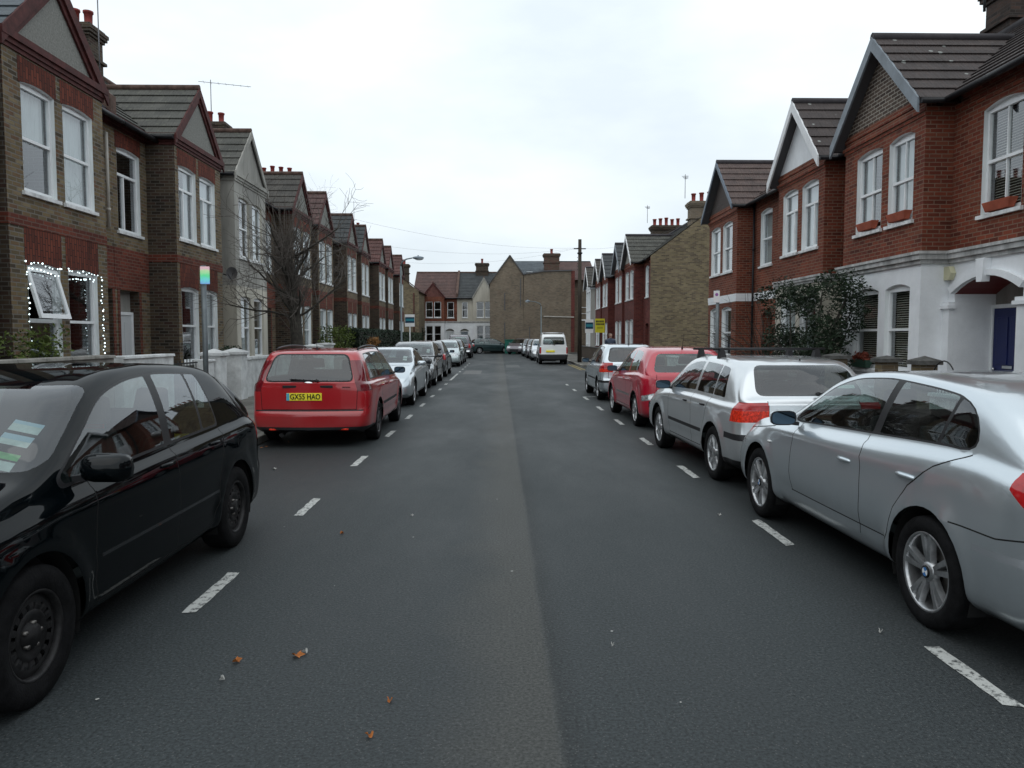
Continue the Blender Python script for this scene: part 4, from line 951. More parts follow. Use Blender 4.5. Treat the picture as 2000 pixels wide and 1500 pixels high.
def win(par, F, off, d, u0, u1, z0, z1, rise=.08, kind='sash', inner='net', rev=.10, sill=True, rm=None):
    """window: frame mesh (with painted reveal) > pane, sill, blind"""
    mb = MB(F); rm = rm or M_reveal
    o = arc_outline(u0 + .002, u1 - .002, z0 + .002, z1 - .002, rise); n = len(o)
    for i in range(n):                      # painted reveal, lining the opening
        a, b = o[i], o[(i + 1) % n]; mb.poly([(d - .002, *a), (d - .002, *b), (d + rev, *b), (d + rev, *a)], 1)
    if rise > 0: mb.poly([(d + rev - .01, *p) for p in o[2:]], 0)
    f = .055; D0, D1 = d + rev - .03, d + rev + .03
    mb.box((D0, u0, z0), (D1, u0 + f, z1)); mb.box((D0, u1 - f, z0), (D1, u1, z1)); mb.box((D0 + .002, u0 + f, z1 - f), (D1, u1 - f, z1)); mb.box((D0 + .002, u0 + f, z0), (D1, u1 - f, z0 + f + .015))
    zm = z0 + (z1 - z0) * .5
    if kind in ('sash', 'sash_bar'):
        mb.box((D0 - .012, u0 + f, zm - .025), (D1, u1 - f, zm + .025))
        if kind == 'sash_bar': mb.box((D0 + .01, (u0 + u1) / 2 - .012, z0 + f), (D1, (u0 + u1) / 2 + .012, z1 - f))
    elif kind == 'casement':
        zm = z0 + (z1 - z0) * .70; mb.box((D0 - .005, u0 + f, zm - .03), (D1, u1 - f, zm + .03)); um = u0 + (u1 - u0) * .40
        mb.box((D0, um - .025, z0 + f), (D1, um + .025, zm - .03))
    elif kind == 'open':
        mb.box((D0 - .005, u0 + f, zm - .035), (D1, u1 - f, zm + .035))
    wo = mb.build('window', [M_upvc, rm], par, off)
    p = MB(F); zz = zm if kind == 'open' else z1 - f
    p.poly([(d + rev + .012, u0 + f, z0 + f), (d + rev + .012, u1 - f, z0 + f), (d + rev + .012, u1 - f, zz), (d + rev + .012, u0 + f, zz)]); p.build('pane', M_hglass, wo, off)
    if kind == 'open':                      # top hung sash pushed out at the bottom
        s = MB(F); h = z1 - .04 - zm; a = R(15)
        def T(u, w, dd): return (d + rev - .02 - math.sin(a) * w - dd * math.cos(a), u, z1 - .03 - math.cos(a) * w + dd * math.sin(a) * .3)
        for (ua, ub, wa, wb) in ((u0 + .03, u0 + .10, 0, h), (u1 - .10, u1 - .03, 0, h), (u0 + .10, u1 - .10, 0, .07), (u0 + .10, u1 - .10, h - .08, h)):
            s.hexa([T(ua, wa, 0), T(ub, wa, 0), T(ub, wb, 0), T(ua, wb, 0), T(ua, wa, .05), T(ub, wa, .05), T(ub, wb, .05), T(ua, wb, .05)])
        so_ = s.build('open_sash', M_upvc, wo, off)
        s = MB(F); s.poly([T(u0 + .09, .06, .02), T(u1 - .09, .06, .02), T(u1 - .09, h - .07, .02), T(u0 + .09, h - .07, .02)]); s.build('sash_pane', M_hglass, wo, off)
    if sill:
        s = MB(F); s.hexa([(d - .055, u0 - .06, z0 - .075), (d + rev - .03, u0 - .06, z0 - .075), (d + rev - .03, u1 + .06, z0 - .075), (d - .055, u1 + .06, z0 - .075), (d - .055, u0 - .06, z0 - .012), (d + rev - .03, u0 - .06, z0 + .004), (d + rev - .03, u1 + .06, z0 + .004), (d - .055, u1 + .06, z0 - .012)])
        s.build('sill', M_sill, wo, off)
    di = d + rev + .10
    if inner in ('net', 'half', 'curtain'):
        s = MB(F); zt_ = z1; zb_ = z0
        n = 14
        spans = [(u0, u1)] if inner == 'net' else ([(u0, u0 + (u1 - u0) * .3), (u1 - (u1 - u0) * .3, u1)] if inner == 'curtain' else [(u0, u1)])
        if inner == 'half': zb_ = z0 + (z1 - z0) * .5
        for (a, b) in spans:
            for k in range(n):
                ua, ub = a + (b - a) * k / n, a + (b - a) * (k + 1) / n; da, db = (.03 * (k % 2), .03 * ((k + 1) % 2))
                s.poly([(di + da, ua, zb_), (di + db, ub, zb_), (di + db, ub, zt_), (di + da, ua, zt_)], 0, False)
        s.build('curtain', M_net, wo, off)
    elif inner == 'venetian':
        s = MB(F); z = z0 + .05
        while z < z1 - .03:
            s.poly([(di, u0 + .05, z), (di, u1 - .05, z), (di + .028, u1 - .05, z + .018), (di + .028, u0 + .05, z + .018)]); z += .045
        s.build('blind', M_slat, wo, off)
    return wo
def door(par, F, off, d, u0, u1, z0, z1, m, glass=True, knob=True):
    mb = MB(F); mb.box((d - .05, u0, z0), (d, u1, z1)); 
    w = u1 - u0; h = z1 - z0
    for (a, b, c, e) in ((.12, .46, .08, .42), (.54, .88, .08, .42), (.12, .46, .50, .92), (.54, .88, .50, .92)):
        mb.box((d - .062, u0 + w * a, z0 + h * c), (d - .0501, u0 + w * b, z0 + h * e))
    do = mb.build('door', m, par, off, bevel=.006)
    mb = MB(F); mb.box((d - .075, u0 + w * .35, z0 + h * .47), (d - .064, u0 + w * .65, z0 + h * .495)); mb.ball((d - .085, u0 + w * .9, z0 + h * .46), .03); mb.build('handle', M_chrome, do, off)
    mb = MB(F); mb.box((d - .07, u0 - .07, z0), (d - .002, u0, z1 + .07)); mb.box((d - .07, u1, z0), (d - .002, u1 + .07, z1 + .07)); mb.box((d - .07, u0, z1), (d - .002, u1, z1 + .07)); mb.build('frame', M_upvc, do, off)
    return do
def courses(mb, f, t_n, lift=.03, m=0):
    """f(t) -> (left point, right point, normal) on a slope from eaves (0) to ridge (1)"""
    for k in range(t_n):
        a0, b0, n_ = f(k / t_n); a1, b1, _ = f((k + 1) / t_n)
        A0 = tuple(Vector(a0) + Vector(n_) * lift); B0 = tuple(Vector(b0) + Vector(n_) * lift)
        mb.poly([A0, B0, b1, a1], m); mb.poly([a0, b0, B0, A0], m); mb.poly([a0, A0, a1], m); mb.poly([b0, B0, b1], m)
def chimney(par, F, off, u, w, d0, d1, zb_, zt_, pots, m=None, potm=None):
    mb = MB(F); m = m or B_stockd
    mb.box((d0, u - w / 2, zb_), (d1, u + w / 2, zt_ - .34))
    for k, (e, h) in enumerate(((.05, .08), (.10, .09), (.13, .10), (.06, .07))):
        z = zt_ - .34 + sum((.08, .09, .10, .07)[:k]); mb.box((d0 - e, u - w / 2 - e, z), (d1 + e, u + w / 2 + e, z + h))
    mb.box((d0 - .08, u - w / 2 - .08, zt_ - .95), (d1 + .08, u + w / 2 + .08, zt_ - .87))
    co = mb.build('chimney', m, par, off)
    for i in range(pots):
        dd = d0 + (d1 - d0) * (i + .5) / pots; p = MB(F); h = .46 + .05 * ((i * 7) % 3)
        p.lathe([(.13, 0), (.13, .06), (.105, .09), (.115, h - .07), (.14, h - .06), (.14, h), (.09, h), (.09, h - .2)], c=(dd, u, zt_ - .005), n=12); p.build('chimney_pot', potm or M_pot, co, off)
    return co
def tv_aerial(F, d, u, z0, h, label, arm=.9, ang=.5):
    base = F(d, u, z0); r = empty('tv_aerial', base, 0, label, 'aerial'); mb = MB(); x, y, z = base
    mb.tube([(x, y, z), (x, y, z + h)], .016, 6); a = Vector((x - math.cos(ang) * arm * .3, y - math.sin(ang) * arm * .3, z + h - .1)); b = Vector((x + math.cos(ang) * arm, y + math.sin(ang) * arm, z + h - .18)); mb.tube([a, b], .010, 6)
    for k in range(7):
        c = a.lerp(b, .1 + .14 * k); s = Vector((-math.sin(ang), math.cos(ang), 0)) * (.18 - .012 * k); mb.tube([c - s, c + s], .006, 4)
    mb.build('mast', mat('aerial_metal', (.16, .16, .17), .5, .5), r, base)

def house(F, off2, S):
    """one bay-fronted terraced house; S holds positions along the street (u), depths (d) and heights"""
    u0, u1 = S['u']; b0, b1 = S['bay']; dB, dR, dT = S['dB'], S['dR'], S['dT']; ze, zg, zr = S['ze'], S['zg'], S['zr']; dK = dT + (dT - dR) 
    off = F(dB, (b0 + b1) / 2, 0); root = empty(S.get('name', 'terraced_house'), off, 0, S['label'], 'house', S.get('group'))
    wm, gm = S['wall'], S.get('ground', S['wall']); zc = S.get('zc', 3.1); e = .002
    wu = S['wins_bay']; rec = S.get('wins_rec', []); doors = S.get('doors', [])
    gz0, gz1 = S.get('gz', (1.0, 2.84)); uz0, uz1 = S.get('uz', (4.13, 5.92)); rise = S.get('rise', .08)
    side_m = S.get('side', wm)
    mb = MB(F)
    hole = lambda a, b, z0, z1, r_=rise: arc_outline(a, b, z0, z1, r_)
    panel(mb, dB, [(b0, zc), (b1, zc), (b1, ze), (b0, ze)], [hole(a, b, uz0, uz1) for a, b in wu])
    mb.poly([(dB, b0, zc), (dR, b0, zc), (dR, b0, ze), (dB, b0, ze)], 1); mb.poly([(dB, b1, zc), (dR, b1, zc), (dR, b1, ze), (dB, b1, ze)], 1)
    def rec_holes(lo, hi): return [w for w in rec if w[0] >= lo - .01 and w[1] <= hi + .01], [w for w in doors if w[0] >= lo - .01 and w[1] <= hi + .01]
    gr = MB(F)
    panel(gr, dB, [(b0, 0), (b1, 0), (b1, zc), (b0, zc)], [hole(a, b, gz0, gz1) for a, b in wu])
    gr.poly([(dB, b0, 0), (dR, b0, 0), (dR, b0, zc), (dB, b0, zc)], 1); gr.poly([(dB, b1, 0), (dR, b1, 0), (dR, b1, zc), (dB, b1, zc)], 1)
    for lo, hi in ((u0, b0), (b1, u1)):
        if hi - lo < .02: continue
        w_, d_ = rec_holes(lo, hi)
        panel(mb, dR, [(lo + e, zc), (hi - e, zc), (hi - e, ze), (lo + e, ze)], [hole(a, b, z0, z1) for a, b, z0, z1 in w_])
        outl = [(lo + e, 0)]
        for (a, b, zt_, ar, dep, dm) in sorted(d_):
            outl += [(a, 0), (a, zt_)]
            if ar > 0: outl += [(a + (b - a) * t / 10, zt_ + ar * 4 * (t / 10) * (1 - t / 10)) for t in range(1, 10)]
            outl += [(b, zt_), (b, 0)]
        outl += [(hi - e, 0), (hi - e, zc), (lo + e, zc)]
        panel(gr, dR, outl, [])
        for (a, b, zt_, ar, dep, dm) in d_:
            top = [(a + (b - a) * t / 10, zt_ + ar * 4 * (t / 10) * (1 - t / 10)) for t in range(11)]
            gr.poly([(dR, a, 0), (dR + dep, a, 0), (dR + dep, a, zt_), (dR, a, zt_)], 1); gr.poly([(dR, b, 0), (dR + dep, b, 0), (dR + dep, b, zt_), (dR, b, zt_)], 1)
            for t in range(10): gr.poly([(dR, *top[t]), (dR, *top[t + 1]), (dR + dep, *top[t + 1]), (dR + dep, *top[t])], 2)
            gr.poly([(dR + dep, a, 0), (dR + dep, b, 0)] + [(dR + dep, *p) for p in reversed(top)], 3)
            gr.box((dR - .15, a, 0), (dR + dep, b, .14), 3)
            dw = min(.86, b - a - .16); um = S.get('door_u', (a + b) / 2)
            door(root, F, off, dR + dep - .005, um - dw / 2, um + dw / 2, .15, 2.16, dm)
    for uu in (u0 + e, u1 - e): mb.poly([(dR, uu, 0), (dR, uu, ze), (dT, uu, zr), (dK, uu, ze), (dK, uu, 0)], 2)
    mb.poly([(dK, u0, 0), (dK, u1, 0), (dK, u1, ze), (dK, u0, ze)], 2)
    uc = (b0 + b1) / 2; 
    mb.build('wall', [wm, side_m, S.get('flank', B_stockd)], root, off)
    gr.build('ground_floor_wall', [gm, S.get('gside', gm if gm is not wm else side_m), S.get('porchm', gm), M_greyw], root, off)
    gi = MB(F); gi.poly([(dB + .004, b0 + .03, ze), (dB + .004, b1 - .03, ze), (dB + .004, uc, zg - .10)])
    if S.get('gin'): gi.poly([(dB + S['gin'], b0 + .03, ze), (dB + S['gin'], b1 - .03, ze), (dB + S['gin'], uc, zg - .10)])
    gi.build('gable', S['gable'], root, off)
    # windows
    k1, k2 = S.get('kinds', ('sash', 'sash')); inn = S.get('inner', ['net'] * 6)
    for i, (a, b) in enumerate(wu):
        win(root, F, off, dB, a, b, uz0, uz1, rise, S.get('ukind', k1) , inn[i % len(inn)], rm=S.get('rev'), sill=S.get('sills', True))
        win(root, F, off, dB, a, b, gz0, gz1, rise, (S.get('gkinds') or [k2, k2])[i], inn[(i + 2) % len(inn)], rm=S.get('rev'))
    for i, (a, b, z0, z1) in enumerate(rec): win(root, F, off, dR, a, b, z0, z1, rise, S.get('rkind', k1), inn[(i + 4) % len(inn)], rm=S.get('rev'))
    # brick bands and soldier lintels
    if S.get('bands'):
        mb = MB(F); z0, z1 = S['bands']
        for dd, lo, hi in ((dB, b0 + .0, b1 - .0),): mb.box((dd - .012, lo - .012, z0), (dd, hi + .012, z1))
        mb.box((dB, b0 - .012, z0), (dR, b0 - .0005, z1)); mb.box((dB, b1 + .0005, z0), (dR, b1 + .012, z1))
        mb.build('brick_band', B_band, root, off)
        for (a, b) in wu:
            for (zt_, zz) in ((gz1, z0 - .003), (uz1, ze - .30)):
                mb = MB(F); o = arc_outline(a, b, 0, zt_ + .001, rise)[2:]; mb.poly([(dB - .006, a - .06, zt_ - .0), (dB - .006, a, zt_)] + [(dB - .006, *p) for p in reversed(o)][1:] + [(dB - .006, b + .06, zt_), (dB - .006, b + .06, zz), (dB - .006, a - .06, zz)]); mb.build('lintel', B_orange, root, off)
        for (a, b, q0, q1) in rec:
            mb = MB(F); o = arc_outline(a, b, 0, q1 + .001, rise)[2:]; mb.poly([(dR - .006, a - .06, q1), (dR - .006, a, q1)] + [(dR - .006, *p) for p in reversed(o)][1:] + [(dR - .006, b + .06, q1), (dR - .006, b + .06, ze - .3), (dR - .006, a - .06, ze - .3)]); mb.build('lintel', B_orange, root, off)
        for lo, hi in ((u0, b0), (b1, u1)):
            if hi - lo < .2: continue
            mb = MB(F)
            holes = [arc_outline(a, b, -1, zt_, 0) for (a, b, zt_, ar, dep, dm) in doors if a >= lo and b <= hi]
            cuts_ = sorted((a, b, zt_) for (a, b, zt_, ar, dep, dm) in doors if a >= lo and b <= hi)
            zl = (cuts_[0][2] + .01) if cuts_ else z0
            mb.box((dR - .010, lo + .004, zl), (dR - .0005, hi - .014, z1 - .0))
            x = [(dR - .010, a - .11, a - .002, 0, q) for a, b, q in cuts_] + [(dR - .010, b + .002, b + .11, 0, q) for a, b, q in cuts_]
            for dd, a, b, z_, q in x: mb.box((dd, a, z_), (dR - .0005, b, zl))
            mb.build('doorway_brick', B_band, root, off)
    # cornice under the eaves
    cm = S.get('cornm', M_moulding); mb = MB(F)
    for k, (e_, h0, h1) in enumerate(S.get('corn', ((.03, .27, .20), (.06, .20, .12), (.10, .12, .0)))):
        mb.box((dB - e_, b0 - e_, ze - h0), (dB - .0006, b1 + e_, ze - h1)); mb.box((dB, b0 - e_, ze - h0), (dR - e_, b0 - .0006, ze - h1)); mb.box((dB, b1 + .0006, ze - h0), (dR - e_, b1 + e_, ze - h1))
        for lo, hi in ((u0, b0), (b1, u1)):
            if hi - lo > .15: mb.box((dR - e_, lo + .005, ze - h0), (dR - .0006, hi - .005, ze - h1))
    if mb.f: mb.build('cornice', cm, root, off)
    if S.get('strcorn'):     # projecting cornice over the ground floor
        z0, z1, e_ = S['strcorn']; mb = MB(F)
        prof = ((e_ * .35, z0, z0 + (z1 - z0) * .35), (e_ * .75, z0 + (z1 - z0) * .35, z1 - .05), (e_, z1 - .05, z1))
        for (q, a, b) in prof:
            mb.box((dB - q, b0 - q, a), (dB - .0006, b1 + q, b)); mb.box((dB, b0 - q, a), (dR - q, b0 - .0006, b)); mb.box((dB, b1 + .0006, a), (dR - q, b1 + q, b))
            for lo, hi in ((u0, b0), (b1, u1)):
                if hi - lo > .15: mb.box((dR - q, lo + .005, a), (dR - .0006, hi - .005, b))
        mb.build('cornice', S.get('strm', M_cornice), root, off)
    # roofs
    tm = S['tile']; m_ = (zr - ze) / (dT - dR); mb = MB(F); ov = .25; L_ = .05
    sl = math.hypot(dT - dR, zr - ze); nrm = (-(zr - ze) / sl, 0, (dT - dR) / sl)
    def fm(t): d = dR - ov + (dT - dR + ov) * t; z = ze + L_ + m_ * (d - dR); return (d, u0, z), (d, u1, z), nrm
    nC = int(round((sl + ov) / .33)); courses(mb, fm, nC)
    nr2 = (-nrm[0], 0, nrm[2])
    def fb(t): d = dK + ov - (dT - dR + ov) * t; z = ze + L_ + m_ * (2 * dT - d - dR); return (d, u1, z), (d, u0, z), nr2
    courses(mb, fb, nC)
    hb = (b1 - b0) / 2; fo = S.get('fo', .06); so_ = S.get('so', .12); ms = (zg - ze) / hb
    for sg in (-1, 1):
        sb = math.hypot(hb, zg - ze); nb = (0, sg * (zg - ze) / sb, hb / sb)
        def fs(t, sg=sg):
            w = (hb + so_) * (1 - t); z = zg + L_ - ms * w; dend = dR + (z - ze) / m_ + .12; return (dB - fo, uc + sg * w, z), (max(dend, dR), uc + sg * w, z), nb
        courses(mb, fs, int(round(sb / .33)))
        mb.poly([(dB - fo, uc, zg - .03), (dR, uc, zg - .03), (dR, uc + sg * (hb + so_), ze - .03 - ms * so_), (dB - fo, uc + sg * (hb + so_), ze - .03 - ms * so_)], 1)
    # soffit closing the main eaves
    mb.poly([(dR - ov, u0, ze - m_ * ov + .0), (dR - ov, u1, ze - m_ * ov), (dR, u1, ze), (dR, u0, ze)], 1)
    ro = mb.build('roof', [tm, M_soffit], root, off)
    mb = MB(F); mb.tube([(dT, u0 + .01, zr + L_ + .02), (dT, u1 - .01, zr + L_ + .02)], .10, 8); mb.build('ridge_tiles', S.get('ridgem', M_ridge), ro, off); mb = MB(F); mb.tube([(dB - fo - .01, uc, zg + L_ + .02), (dR + (zg - ze) / m_ + .1, uc, zg + L_ + .02)], .085, 8)
    mb.build('ridge_tiles', S.get('ridgem', M_ridge), ro, off)
    # bargeboards
    bw = S.get('bw', .17); mb = MB(F); bd = S.get('bd', .05)
    for sg in (-1, 1):
        for (dd0, dd1, q0, q1, mi) in ((dB - fo - .03, dB - fo + .01, -.02, bw, 0),) + (((dB - .045, dB - .004, bw + .01, bw + .11, 1),) if S.get('raked') else ()):
            a0 = (uc, zg + L_ - q0 - .0); a1 = (uc, zg + L_ - q1 * 1.25); c = hb + so_ * .9
            e0 = (uc + sg * c, zg + L_ - q0 - ms * c); e1 = (uc + sg * (c), zg + L_ - q1 * 1.25 - ms * c)
            if mi == 1: c2 = hb - .05; e0 = (uc + sg * c2, zg + L_ - q0 - ms * c2); e1 = (uc + sg * (c2 - .12), zg + L_ - q1 * 1.25 - ms * (c2 - .12))
            mb.hexa([(dd0, *e1), (dd1, *e1), (dd1, *a1), (dd0, *a1), (dd0, *e0), (dd1, *e0), (dd1, *a0), (dd0, *a0)], mi)
    mb.build('bargeboard', [S['barge'], S.get('rakedm', M_moulding)], root, off)
    # gutters and downpipe
    zg_ = ze - m_ * ov + .01
    for lo, hi in ((u0, b0 - .02), (b1 + .02, u1)):
        if hi - lo > .2: mb = MB(F); mb.tube([(dR - ov - .05, lo + .01, zg_), (dR - ov - .05, hi - .01, zg_)], .055, 8); mb.build('gutter', M_gutter, root, off)
    for uu in (b0 - so_ - .03, b1 + so_ + .03): mb = MB(F); mb.tube([(dB - fo + .01, uu, ze - ms * so_ + .01), (dR - .12, uu, ze - ms * so_ + .01)], .05, 8); mb.build('gutter', M_gutter, root, off)
    if S.get('pipe'):
        pu, pd, pm, zt_ = S['pipe']; mb = MB(F); mb.tube([(pd, pu, zt_), (pd, pu, S.get('pipe0', .1))], .035, 8)
        for z in (.8, 2.6, 4.4): 
            if z < zt_ and z > S.get('pipe0', .1): mb.tube([(pd, pu, z), (pd, pu, z + .07)], .046, 8)
        mb.build('downpipe', pm, root, off)
    if S.get('chim'): 
        cu, cw, c0, c1, cz, pots = S['chim']; chimney(root, F, off, cu, cw, c0, c1, zr - 1.6, cz, pots, S.get('chimm'))
    if S.get('party'):
        mb = MB(F); uu = S['party']; mb.hexa([(dR - .1, uu - .12, ze), (dR - .1, uu + .12, ze), (dT, uu + .12, zr), (dT, uu - .12, zr), (dR - .1, uu - .12, ze + .38), (dR - .1, uu + .12, ze + .38), (dT, uu + .12, zr + .30), (dT, uu - .12, zr + .30)]); mb.build('party_wall', M_ridge, root, off)
    return root

FL = lambda d, u, z: (-d, u, z)
FR = lambda d, u, z: (d, u, z)
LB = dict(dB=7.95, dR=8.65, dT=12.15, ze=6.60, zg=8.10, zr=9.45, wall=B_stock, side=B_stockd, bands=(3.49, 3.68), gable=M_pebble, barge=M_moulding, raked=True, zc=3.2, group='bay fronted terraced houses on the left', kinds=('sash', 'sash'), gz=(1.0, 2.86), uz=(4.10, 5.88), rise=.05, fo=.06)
def left(label, u, bay, wins, **k):
    S = dict(LB); S.update(label=label, u=u, bay=bay, wins_bay=wins, **k); return house(FL, None, S)
HL1 = left('stock brick house with fairy lights round its ground floor windows, nearest on the left', (12.0, 17.17), (12.45, 15.5), [(12.90, 13.85), (14.10, 15.10)], tile=T_slate, ridgem=M_moulding,
     gkinds=['open', 'sash'], inner=['half', 'net', 'dark', 'dark', 'net'], doors=[(16.1, 17.05, 2.72, 0, .28, M_ddark)], pipe=(16.85, 8.57, M_pipe, 6.1), pipe0=4.05, bw=.2)
HL2 = left('stock brick house with mossy grey roof tiles and a white door', (17.17, 22.40), (18.85, 21.87), [(19.05, 20.10), (20.36, 21.42)], tile=T_grey, kinds=('casement', 'sash'), rkind='casement', inner=['curtain', 'net', 'dark', 'curtain', 'dark'],
     wins_rec=[(17.42, 18.50, 4.07, 5.92)], doors=[(17.38, 18.30, 2.72, 0, .22, M_dslab)], chim=(22.40, .75, 11.6, 13.1, 10.5, 4), party=17.17)
HL3 = left('house rendered grey and cream, third on the left behind the bare tree', (22.40, 27.5), (23.0, 26.0), [(23.35, 24.30), (24.6, 25.6)], tile=T_grey, wall=M_greyw, ground=M_creamw, side=M_greyw, gside=M_creamw, bands=None, gable=M_greyw, barge=M_greyw, raked=False, cornm=M_greyw,
     rev=M_creamw, doors=[(26.3, 27.2, 2.72, 0, .22, M_ddark)], inner=['dark', 'net', 'curtain'])
HL4 = left('stock brick house with broad dark tiled gable directly behind the bare tree', (27.5, 32.65), (29.3, 32.2), [(29.5, 30.6), (30.9, 31.95)], tile=T_dark, chim=(32.6, .75, 11.5, 13.4, 10.6, 4), wins_rec=[(27.9, 28.9, 4.07, 5.92)], doors=[(27.75, 28.7, 2.72, 0, .22, M_dslab)])
HL5 = left('stock brick house with a purple brown tiled gable, fifth on the left', (32.65, 37.8), (33.4, 36.3), [(33.6, 34.7), (35.0, 36.05)], tile=tilemat('purple_brown_tile', (.085, .048, .045), (.11, .06, .055)), doors=[(36.7, 37.6, 2.72, 0, .22, M_ddark)])
HL6 = left('stock brick house with smooth dark slate gable, sixth on the left', (37.8, 43.0), (39.6, 42.4), [(39.8, 40.8), (41.1, 42.1)], tile=T_lead, wins_rec=[(38.2, 39.2, 4.07, 5.92)], doors=[(38.05, 39.0, 2.72, 0, .22, M_ddark)], chim=(42.95, .75, 11.5, 13.4, 10.6, 4))
HL7 = left('stock brick house with slate gable, right of the sixth and paired with it', (43.0, 48.1), (43.7, 46.4), [(43.9, 44.85), (45.15, 46.1)], tile=T_lead, doors=[(46.9, 47.8, 2.72, 0, .22, M_dslab)])
HL8 = left('stock brick house with bright red tiled gable, nearer of the red roofed ones', (48.1, 53.4), (50.0, 52.8), [(50.2, 51.2), (51.5, 52.55)], tile=T_red, wins_rec=[(48.5, 49.5, 4.07, 5.92)], doors=[(48.3, 49.3, 2.72, 0, .22, M_ddark)])
HL9 = left('stock brick house with red tiled gable, middle of the three red roofed ones', (53.4, 58.5), (54.0, 56.7), [(54.2, 55.2), (55.5, 56.45)], tile=T_red, doors=[(57.2, 58.1, 2.72, 0, .22, M_ddark)])
HL10 = left('stock brick house with red tiled gable, last of the row beside the street lamp', (58.5, 63.8), (60.0, 62.8), [(60.2, 61.2), (61.5, 62.5)], tile=T_red, doors=[(58.8, 59.7, 2.72, 0, .22, M_ddark)], chim=(63.3, .75, 11.5, 13.4, 10.6, 4), wins_rec=[])
HL0 = left('unseen stock brick house added left of the camera, this side of the fairy lit one', (6.8, 12.0), (8.85, 11.9), [(9.1, 10.15), (10.45, 11.5)], tile=T_slate, wins_rec=[(7.3, 8.3, 4.1, 5.88)], doors=[(7.2, 8.15, 2.72, 0, .22, M_ddark)])  # this and the next two are unseen, added for reflections in nearby cars
HLa = left('unseen stock brick house added abreast of the camera on the left', (1.7, 6.8), (2.3, 5.3), [(2.6, 3.6), (3.9, 4.9)], tile=T_grey, doors=[(5.7, 6.6, 2.72, 0, .22, M_dslab)])
HLb = left('unseen stock brick house added behind the camera on the left', (-3.5, 1.7), (-1.3, 1.7), [(-1.0, 0), (.3, 1.3)], tile=T_dark, doors=[(-2.9, -2.0, 2.72, 0, .22, M_ddark)])
# right side
RB = dict(dB=7.68, dR=8.2, dT=11.3, ze=6.02, zg=7.54, zr=8.35, wall=B_red, side=B_red, bands=None, gable=M_pebble, barge=M_barge_w, zc=3.0, group='bay fronted terraced houses on the right', gz=(1.0, 2.58), uz=(3.84, 5.42), rise=.08,
     fo=.25, so=.22, bw=.20, corn=((.02, .38, .31), (.05, .31, .24), (.02, .14, .06)), cornm=B_red, ridgem=mat('dark_ridge', (.06, .055, .06), .8, var=.3))
def right(label, u, bay, wins, **k):
    S = dict(RB); S.update(label=label, u=u, bay=bay, wins_bay=wins, **k); return house(FR, None, S)
HR1 = right('red brick house with a white painted ground floor, arched porch and blue door', (10.6, 17.3), (13.7, 16.85), [(14.05, 14.95), (15.22, 16.28)], tile=T_brown, ground=M_whitew, gside=M_whitew, rev=M_reveal, gable=B_gablebrick, barge=M_barge_g, kinds=('sash_bar', 'sash'), inner=['net', 'curtain', 'venetian', 'venetian', 'venetian'],
     strcorn=(2.98, 3.20, .13), zc=3.0, wins_rec=[(11.86, 12.86, 3.72, 5.46)], doors=[(11.72, 13.50, 2.42, .26, .75, M_dblue)], door_u=13.02, porchm=M_satin, chim=(17.3, .85, 11.25, 13.1, 9.6, 5), chimm=brickmat('sooty_chimney_brick', [(.03, .025, .022), (.055, .04, .034), (.08, .05, .04)], (.07, .06, .055)), pipe=(16.98, 8.13, M_gutter, 5.9))
HR0 = right('unseen red brick house added right of the camera, this side of the blue doored one', (5.4, 10.6), (6.9, 10.0), [(7.2, 8.2), (8.6, 9.6)], tile=T_brown, doors=[(5.6, 6.6, 2.3, .2, .5, M_ddark)])  # three off-frame houses added so the near cars have something to mirror
HRa = right('unseen red brick house added abreast of the camera on the right', (.2, 5.4), (2.0, 5.1), [(2.3, 3.3), (3.7, 4.7)], tile=T_brown, doors=[(.5, 1.5, 2.3, .2, .5, M_ddark)])
HRb = right('unseen red brick house added behind the camera on the right', (-5.0, .2), (-3.2, -.1), [(-2.9, -1.9), (-1.5, -.5)], tile=T_brown)
HR2 = right('red brick house with a white gable, behind the evergreen bush', (17.3, 22.35), (17.9, 20.85), [(18.25, 19.22), (19.5, 20.5)], tile=T_brown, gable=M_whitew, barge=M_barge_w, kinds=('casement', 'sash'), ukind='casement', inner=['net', 'net', 'curtain'], strcorn=(2.98, 3.15, .10), strm=M_cornice, ground=M_creamw, gside=M_creamw,
     doors=[(21.2, 22.2, 2.3, .2, .5, M_ddark)])
HR3 = right('red brick house with a white band over the ground floor, last before the side street', (22.35, 28.0), (24.45, 27.7), [(24.95, 26.0), (26.3, 27.4)], tile=tilemat('plum_tile', (.075, .052, .048), (.10, .068, .06)), gable=mat('brown_gable', (.09, .075, .07), .85, var=.3, vscale=20), barge=mat('blue_grey_bargeboard', (.12, .15, .19), .5), bw=.12, inner=['dark', 'net', 'dark'],
     wins_rec=[(22.75, 23.75, 3.86, 5.50)], strcorn=(2.80, 3.05, .02), strm=M_whitew, doors=[(22.6, 23.5, 2.3, .2, .5, M_ddark)], pipe=(24.2, 8.13, M_gutter, 5.9))
HR4 = right('red brick corner house with a tall yellow brown flank wall and wide grey roof', (41.1, 46.85), (43.1, 46.4), [(43.4, 44.5), (44.85, 46.0)], tile=T_grey, flank=B_flank, wall=B_red2, side=B_red2, gable=M_greyw, wins_rec=[(41.5, 42.4, 3.86, 5.50)], doors=[(41.45, 42.4, 2.3, .1, .4, M_ddark)], chim=(41.6, .75, 10.4, 12.6, 9.0, 5), chimm=B_grey, bw=.15, inner=['net'])
